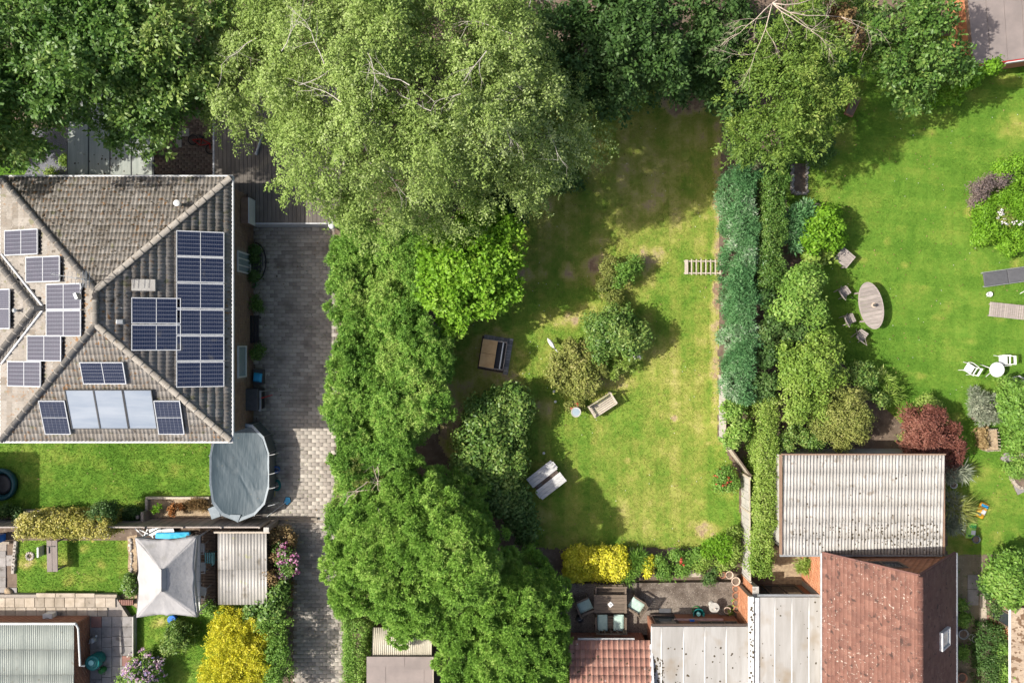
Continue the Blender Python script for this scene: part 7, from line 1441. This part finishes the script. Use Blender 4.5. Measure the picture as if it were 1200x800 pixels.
plant('dark_shrub', 'dark green shrub in the shade beneath the lime flecked shrub', 'shrub', (930, 392), [(928, 392, 1.5, 20), (945, 390, 1.5, 16), (962, 375, 1.4, 14)], sty(SHRUB, mat='leaf_deep', l=.12, w=.07), SG, seed=30, tb=.05)
plant('leafy_shrub', 'large yellow green shrub above the olive domed one', 'shrub', (955, 430), [(955, 422, 2.6, 33), (972, 410, 2.2, 20), (938, 440, 2.2, 24), (968, 440, 2.4, 22)], sty(SHRUB, mat='leaf_box', l=.12, w=.07, s=.26), SG, seed=31, tb=-.12)
plant('leafy_shrub', 'pale green rounded shrub left of the olive domed shrub', 'shrub', (945, 475), [(944, 468, 2.3, 26), (958, 485, 2.0, 18), (936, 485, 1.8, 16)], sty(SHRUB, mat='leaf_box', l=.10, w=.06), SG, seed=32, tb=.02)
plant('domed_shrub', 'olive brown tinged domed shrub above the corrugated garage', 'shrub', (992, 490), [(992, 480, 2.3, 36), (1005, 498, 2.0, 24), (978, 500, 2, 24), (990, 512, 1.8, 22)], sty(SHRUB, mat='leaf_olive', l=.085, w=.05, s=.2, b=.32), SG, seed=33, tb=-.1)
plant('dark_shrub', 'dark leafy shrub against the top of the corrugated garage', 'shrub', (945, 515), [(938, 512, 1.4, 18), (958, 520, 1.5, 15), (925, 520, 1.3, 12)], sty(SHRUB, mat='leaf_dark'), SG, seed=34, tb=.15)
plant('spiky_plant', 'spiky green leaved plant at the border edge near acer', 'plant', (1040, 460), [(1042, 458, .9, 10), (1030, 445, .8, 8), (1045, 470, .8, 8)], sty(SHRUB, mat='leaf_box', mode='tuft', s=.34, l=.32, w=.035, nc=4, k=12, open=.8), SG, seed=35)
plant('leafy_shrub', 'mid green shrub between olive dome and lawn edge', 'shrub', (1022, 445), [(1018, 440, 1.5, 18), (1028, 465, 1.4, 16), (1010, 425, 1.3, 14)], sty(SHRUB, mat='leaf_dark', l=.11), SG, seed=36, tb=.15)
plant('acer_tree', 'dark red leaved acer beside the corrugated garage corner', 'tree', (1100, 515), [(1097, 507, 1.9, 35, .75), (1114, 525, 1.6, 21, .5), (1079, 512, 1.7, 20, .5), (1110, 542, 1.2, 18, .5)], sty(SHRUB, mat='leaf_red', mode='spray', l=.11, w=.035, k=26, s=.28, droop=.5, spread=.35, up=.1), seed=37, trunk='wood_dark')
plant('lavender_bush', 'rounded grey green lavender bush above the wicker planter', 'shrub', (1155, 476), [(1152, 473, .9, 18), (1163, 478, .9, 15), (1157, 488, .8, 13)], sty(SHRUB, mat='leaf_grey', mode='tuft', s=.2, l=.14, w=.025, k=30), SG, seed=38)
plant('small_shrub', 'small pale yellow green shrub above the red acer', 'shrub', (1088, 473), [(1087, 473, .8, 10), (1095, 478, .6, 7), (1065, 515, .5, 7)], sty(SHRUB, mat='leaf_box', b=.25), SG, seed=39, tb=.1)
plant('leafy_shrub', 'tall green shrub at the right margin below white chairs', 'shrub', (1195, 480), [(1193, 462, 1.6, 20), (1190, 490, 1.8, 20), (1196, 515, 1.6, 18), (1210, 480, 2, 30), (1182, 505, 1.2, 12), (1184, 455, 1.2, 12)], sty(SHRUB, mat='leaf_mid', l=.12, w=.07), SG, seed=40, tb=-.08)
plant('leafy_plant', 'green plant growing in the round brick edged bed', 'plant', (1194, 550), [(1192, 550, .5, 11), (1200, 545, .5, 10)], sty(SHRUB, mat='leaf_mid', b=.22), SG, seed=41)
plant('dome_bush', 'broad bright green dome bush near the dark lounger', 'shrub', (1172, 260), [(1168, 258, 1.2, 27), (1188, 268, 1.2, 26), (1180, 240, 1.1, 22), (1200, 245, 1.2, 24), (1160, 272, .9, 16)], sty(SHRUB, mat='leaf_lime', l=.09, w=.055, s=.2, b=.3), SG, seed=42, tb=-.15)
plant('purple_shrub', 'brown purple leaved shrub above the bright dome bush', 'shrub', (1160, 222), [(1152, 222, .8, 12), (1164, 216, .9, 12), (1175, 212, .8, 10), (1150, 232, .6, 8)], sty(SHRUB, mat='leaf_purple', l=.08, w=.04), SG, seed=43)
plant('leafy_shrub', 'yellow green shrub at the right margin above purple shrub', 'shrub', (1188, 190), [(1178, 195, .9, 13), (1192, 188, 1, 16), (1195, 208, .9, 14), (1172, 205, .7, 9)], sty(SHRUB, mat='leaf_lime', l=.10, w=.06), SG, seed=44, tb=.0)
ro = plant('rose_bush', 'olive rose bush with white flowers within the dome bush', 'shrub', (1176, 258), [(1178, 256, 1.35, 11)], sty(SHRUB, mat='leaf_olive', b=.25), SG, seed=45); flowers(ro, [(1170, 250, 1.45, 4), (1194, 262, 1.4, 5), (1180, 262, 1.4, 4)], sty(SHRUB, b=.15), 14, 'petal_white', .07)
plant('climbing_shrub', 'bright green creeper trailing over the red trimmed building edge', 'shrub', (1120, 110), [(1118, 108, .9, 13), (1135, 95, 1.4, 12), (1150, 80, 2.6, 7, .3), (1165, 76, 2.62, 7, .25), (1100, 115, .7, 10), (1132, 78, 2.2, 9)], sty(SHRUB, mat='leaf_lime', l=.12, w=.08, b=.25), SG, seed=46, tb=-.1)
plant('border_shrub', 'dark shrub in the shade at the foot of light green tree', 'shrub', (955, 185), [(968, 170, 1.2, 16), (978, 120, 1.4, 18), (955, 186, .9, 12), (985, 100, 1.2, 14), (930, 180, 1, 14), (880, 188, 1.6, 16), (900, 185, 1.6, 16), (915, 190, 1.4, 14), (860, 180, 1.3, 14), (858, 150, 1.4, 14)], sty(SHRUB, mat='leaf_deep'), SG, seed=47)
plant('round_shrub', 'rounded mid green shrub beside the path near orange brick wall', 'shrub', (1185, 682), [(1184, 672, 1.9, 22), (1178, 690, 1.7, 20), (1196, 685, 2.0, 22), (1186, 700, 1.5, 13), (1196, 660, 1.6, 16)], sty(SHRUB, mat='leaf_mid', l=.14, w=.08, s=.28), SG, seed=48, tb=.03)
plant('dark_shrub', 'dark low shrub under the rounded shrub by the path', 'shrub', (1162, 705), [(1160, 700, .8, 13), (1168, 712, .7, 11), (1158, 684, .7, 10)], sty(SHRUB, mat='leaf_deep'), SG, seed=49, tb=.05)
plant('yucca_plant', 'pale blue green spiky yucca beside the white pot', 'plant', (1127, 551), [(1127, 551, .6, 3)], sty(SHRUB, mat='leaf_grey', mode='tuft', s=.42, l=.42, w=.045, nc=8, k=8, open=.9, b=.1), seed=50, r0=.05)
plant('phormium_plant', 'arching olive strap leaved plant below the white pot', 'plant', (1122, 597), [(1120, 595, .7, 5), (1126, 600, .6, 4)], sty(SHRUB, mat='leaf_olive', mode='tuft', s=.55, l=.5, w=.04, nc=7, k=9, open=.9, b=.15), seed=51)
plant('grass_clump', 'silvery grass clump beside the corrugated garage wall', 'plant', (1113, 600), [(1112, 600, .6, 8), (1112, 585, .5, 6), (1113, 552, .7, 7), (1114, 612, .5, 5)], sty(SHRUB, mat='leaf_grey', mode='tuft', s=.3, l=.28, w=.03), seed=52)
for r_, lb, px, py in ((PPOTS[0], 0, 862.5, 706.5), (PPOTS[1], 0, 852.5, 715), (PP2[0], 0, 1128, 729)):
    P, Nr = lobe_points([(px, py, .34, 4.5)], sty(SHRUB, b=.12)); V, F, T = leaves(P, Nr, sty(SHRUB, mat='leaf_box', s=.12, l=.10, w=.05, k=10)); npmesh('leaves', V, F, MATS['leaf_box'], r_, T, world=True) if False else None
    V = V - np.array(origin_of(r_)); c_, s_ = math.cos(-r_.rotation_euler.z), math.sin(-r_.rotation_euler.z); V = np.c_[V[:, 0] * c_ - V[:, 1] * s_, V[:, 0] * s_ + V[:, 1] * c_, V[:, 2]]
    npmesh('leaves', V, F, MATS['leaf_box'], r_, T)
P, Nr = lobe_points([(1155, 508, .5, 8, .2), (1155, 520, .5, 8, .2)], sty(SHRUB, b=.2)); V, F, T = leaves(P, Nr, sty(SHRUB, s=.14, l=.10, w=.06)); V = V - np.array(origin_of(BASK)); npmesh('dead_leaves', V, F, MATS['leaf_brown'], BASK, np.clip(np.array(T) + .25, 0, 1))
plant('potted_shrub', 'small leafy bush above the rimmed pot by the tiled house', 'plant', (1130, 722), [(1130, 724, .6, 7), (1128, 765, .4, 6), (1127, 708, .5, 5)], sty(SHRUB, mat='leaf_mid', b=.2), seed=53)
# ---------------------------------------------------------------- middle garden shrubs
MG = 'shrubs in the island bed of the middle lawn'
plant('round_shrub', 'dark green rounded shrub in the island bed, upper right', 'shrub', (722, 392), [(718, 385, 1.7, 30), (738, 395, 1.6, 24), (708, 402, 1.5, 20), (728, 372, 1.4, 18)], sty(SHRUB, mat='leaf_dark', l=.13, w=.06, s=.26), MG, seed=54, tb=.16)
wf = plant('olive_shrub', 'yellow olive shrub in the island bed beside the white heron', 'shrub', (676, 432), [(672, 425, 1.1, 28), (690, 440, 1.0, 24), (660, 440, .9, 16), (680, 455, .8, 16)], sty(SHRUB, mat='leaf_olive', l=.11, w=.06), MG, seed=55, tb=.05)
wf = plant('flowering_shrub', 'straggly green plant with white blooms below the dark round shrub', 'plant', (735, 425), [(732, 424, .8, 14), (718, 436, .6, 10), (745, 418, .7, 9)], sty(SHRUB, mat='leaf_box', mode='spray', l=.11, w=.03), MG, seed=56); flowers(wf, [(748, 416, .9, 5), (740, 415, .9, 3)], sty(SHRUB, b=.15), 9, 'petal_white', .07)
plant('round_shrub', 'small round green shrub in the separate bed above the island', 'shrub', (735, 318), [(736, 318, 1.0, 14), (745, 310, .8, 10), (725, 328, .9, 10)], sty(SHRUB, mat='leaf_mid'), MG, seed=57, tb=-.08)
plant('brown_shrub', 'half withered olive green shrub left of the small round one', 'shrub', (715, 322), [(716, 325, .8, 10), (722, 345, .6, 10), (708, 338, .5, 9), (715, 312, .6, 8)], sty(SHRUB, mat='leaf_olive', tn=.9), MG, seed=58, tb=.05)
fl = plant('red_flower_plant', 'low plant with red flowers behind the bird bath', 'plant', (677, 475), [(679, 475, .3, 6), (670, 474, .25, 4)], sty(SHRUB, mat='leaf_olive', b=.15), MG, seed=59); flowers(fl, [(675, 475, .4, 6)], sty(SHRUB, b=.15), 14, 'petal_red', .05)
ro = plant('rose_bush', 'low rose bush with orange pink flowers inside the pale fence', 'shrub', (850, 565), [(852, 560, .8, 12), (846, 572, .7, 11), (858, 568, .6, 8)], sty(SHRUB, mat='leaf_mid', b=.25), MG, seed=60, tb=-.1); flowers(ro, [(850, 562, .9, 13)], sty(SHRUB, b=.15), 18, 'petal_red', .055)
BGp = 'plants in the border above the patio'
plant('golden_shrub', 'clipped golden yellow shrub at the left end of patio border', 'shrub', (690, 662), [(x, y, .75, 9, .4) for x in (670, 682, 694, 706, 718, 727) for y in (652, 662, 672)], sty(GOLD, mat='leaf_gold', mode='ball', l=.09, w=.05, s=.16, b=.22), BGp, seed=61)
plant('spiky_plant', 'green sword leaved plant between the two golden shrubs', 'plant', (742, 664), [(740, 662, .6, 8), (738, 675, .6, 6), (748, 656, .6, 7)], sty(SHRUB, mat='leaf_mid', mode='tuft', l=.3, w=.035, s=.3, k=18, b=.2), BGp, seed=62)
plant('golden_shrub', 'small golden yellow shrub in the middle of patio border', 'shrub', (760, 664), [(760, 658, .7, 7), (760, 670, .7, 7), (755, 664, .6, 5)], sty(GOLD, mode='ball', l=.09, w=.05, s=.16, b=.2), BGp, seed=63)
bp = plant('border_plants', 'mixed green plants with a red flower in the patio border', 'plant', (785, 662), [(772, 658, .6, 8), (782, 668, .5, 9), (795, 655, .6, 9), (800, 668, .5, 8), (810, 655, .5, 8), (775, 672, .4, 7), (818, 650, .5, 8)], sty(SHRUB, mat='leaf_mid', l=.09, w=.04, b=.25), BGp, seed=64, tb=-.05); flowers(bp, [(798, 659, .75, 3)], sty(SHRUB, b=.1), 6, 'petal_red', .06)
plant('fern_bush', 'vivid lime green feathery bush at the right of patio border', 'shrub', (842, 640), [(842, 638, 1.0, 13), (834, 646, .8, 10), (850, 648, .8, 9)], sty(LIME, l=.09, w=.04, s=.25, b=.3), BGp, seed=65, tb=.0)
plant('leafy_shrub', 'mid green leafy plants round the vivid bush near fence', 'shrub', (855, 650), [(825, 655, .6, 9), (858, 655, .6, 9), (862, 640, .7, 8), (848, 662, .5, 8), (860, 625, .5, 7), (818, 662, .5, 7)], sty(SHRUB, mat='leaf_box', b=.25), BGp, seed=66)
plant('box_ball', 'small dark green box ball beside the pale slab and pots', 'shrub', (834, 674), [(834, 673, .55, 9), (830, 678, .45, 6)], sty(CLIP, mat='leaf_deep', mode='ball', b=.25, nc=9, s=.14), BGp, seed=67, tb=.1)
plant('bushy_weeds', 'bright green weeds between bushy conifer and rose tiled roof', 'plant', (655, 790), [(652, 785, .7, 13), (660, 800, .7, 12), (648, 800, .7, 12)], sty(LIME, b=.3, s=.25, l=.11), seed=68)
plant('leafy_shrub', 'fresh green plant between clipped hedge and flat white roof', 'plant', (948, 662), [(948, 660, .8, 11), (955, 655, .7, 9)], sty(SHRUB, mat='leaf_box', b=.25, mode='tuft', l=.18, w=.03, s=.25), seed=69)
# ---------------------------------------------------------------- left gardens
plant('golden_conifer', 'large golden yellow conifer bush beside the driveway store', 'shrub', (277, 768), [(275, 755, 1.7, 34), (258, 768, 1.5, 24), (295, 770, 1.6, 26), (275, 790, 1.5, 34), (250, 790, 1.3, 18), (262, 735, 1.2, 20), (300, 795, 1.4, 18), (250, 745, 1.1, 15)], GOLD, seed=70, r0=.05)
plant('dark_conifer', 'dark green conifer between golden conifer and driveway', 'shrub', (325, 760), [(322, 735, 1.7, 19), (328, 765, 1.6, 18), (325, 790, 1.6, 20), (332, 750, 1.4, 14), (318, 770, 1.6, 16), (322, 810, 1.5, 22)], sty(CLIP, mat='leaf_mid', mode='ball', b=.32, nc=9, s=.18, l=.08), seed=71, tb=-.18)
plant('leafy_shrub', 'blue green large leaved shrub above the golden conifer', 'shrub', (318, 712), [(320, 712, 1.6, 15), (330, 700, 1.4, 11), (310, 720, 1.5, 11), (326, 690, 1.2, 9), (302, 716, 1.2, 9)], sty(SHRUB, mat='leaf_dark', l=.15, w=.085, s=.26), seed=72, tb=.12)
plant('small_shrub', 'small green shrub between gazebo corner and golden conifer', 'shrub', (250, 720), [(248, 716, .8, 11), (258, 722, .9, 11), (296, 722, .9, 8)], sty(SHRUB, mat='leaf_mid', b=.25), seed=73)
rh = plant('rhododendron_bush', 'shrub with pink purple flower heads beside the driveway', 'shrub', (334, 660), [(334, 655, 1.2, 13), (337, 667, 1.1, 11), (330, 645, 1.1, 9)], sty(SHRUB, mat='leaf_dark', b=.28), seed=74, tb=.05); flowers(rh, [(334, 645, 1.3, 8), (341, 656, 1.3, 9), (330, 640, 1.2, 7), (331, 672, 1.1, 8), (342, 668, 1.2, 7), (328, 655, 1.3, 6)], sty(SHRUB, b=.16), 120, 'petal_pink', .075)
plant('withered_shrub', 'withered brown climbing shrub at the store corner', 'shrub', (318, 660), [(316, 655, 1.3, 9), (316, 675, 1.3, 8), (318, 695, 1.0, 8), (322, 630, 1.0, 9), (330, 622, .8, 8), (338, 632, .7, 7), (335, 690, .6, 7)], sty(SHRUB, mat='leaf_brown', b=.25, nc=7), seed=75)
hy = plant('hydrangea_bush', 'round hydrangea covered in pale pink and lilac flowers', 'shrub', (165, 795), [(165, 792, .9, 24, .6), (180, 795, .7, 12), (150, 798, .7, 12)], sty(SHRUB, mat='leaf_mid', b=.25), seed=76); flowers(hy, [(165, 790, .98, 25, .62)], sty(SHRUB, b=.2, zmin=0), 380, 'petal_mixed', .062)
plant('box_ball', 'round clipped box bush on the front lawn below the gazebo', 'shrub', (206, 750), [(204, 750, .95, 18, .6), (214, 748, .8, 13, .5), (196, 757, .6, 9)], sty(CLIP, mat='leaf_dark', mode='ball', b=.25, nc=9, s=.14, l=.08), seed=77, tb=.22)
fp = plant('flowering_plant', 'small white flowered plant at the stone edging by gazebo', 'plant', (151, 689), [(151, 688, .45, 7), (155, 692, .3, 5), (150, 680, .3, 4)], sty(SHRUB, mat='leaf_dark', b=.2), seed=78, tb=.1); flowers(fp, [(152, 688, .5, 6)], sty(SHRUB, b=.15), 14, 'petal_white', .045)
plant('rust_conifer', 'small rust orange dwarf conifer in the chipped flower bed', 'shrub', (201, 599), [(200, 600, .55, 5.5), (205, 594, .5, 5), (210, 596, .4, 4)], sty(GOLD, mat='leaf_rust', b=.16, s=.12, l=.06), seed=79, r0=.02)
plant('green_conifer', 'small bright green ball plant in the chipped flower bed', 'shrub', (183, 596), [(183, 596, .42, 6)], sty(LIME, b=.16, s=.12, l=.06, w=.03), seed=80, r0=.02)
plant('dry_grass', 'dry brown grasses along the chipped flower bed', 'plant', (228, 596), [(218, 592, .25, 5), (230, 591, .25, 5), (239, 593, .25, 4)], sty(SHRUB, mat='leaf_brown', mode='tuft', b=.15, l=.2, w=.02, s=.2), seed=81, r0=.01)
plant('low_conifer', 'spreading olive conifer at the edge of slate gravel', 'shrub', (20, 168), [(8, 160, 1.4, 18), (25, 165, 1.2, 14), (36, 172, .9, 9), (-4, 175, 1, 14), (14, 182, .6, 8)], sty(CONIF, mat='leaf_olive', b=.35), seed=82, tb=-.12)
plant('small_shrub', 'yellow green tuft growing in the slate gravel by carport', 'plant', (60, 203), [(60, 204, .35, 5), (76, 188, .3, 4)], sty(SHRUB, mat='leaf_box', b=.15), seed=83, r0=.01)
BG_ = 'round bushes along the bungalow wall'
plant('box_ball', 'round bush on the arch side of the black bench', 'shrub', (301, 356), [(300, 356, .7, 9), (303, 359, .55, 6)], sty(CLIP, mat='leaf_dark', mode='ball', b=.22, nc=9, s=.14), BG_, seed=84)
plant('box_ball', 'round bush between the black bench and blue tarpaulin', 'shrub', (302, 412), [(301, 412, .7, 8.5), (304, 409, .55, 5)], sty(CLIP, mat='leaf_dark', mode='ball', b=.22, nc=9, s=.14), BG_, seed=85)
plant('potted_plants', 'dark leafy plants inside the black arch by the wall', 'plant', (300, 310), [(298, 325, .7, 5), (300, 303, .6, 4), (297, 293, .7, 5)], sty(SHRUB, mat='leaf_deep', b=.15), seed=86, r0=.012)
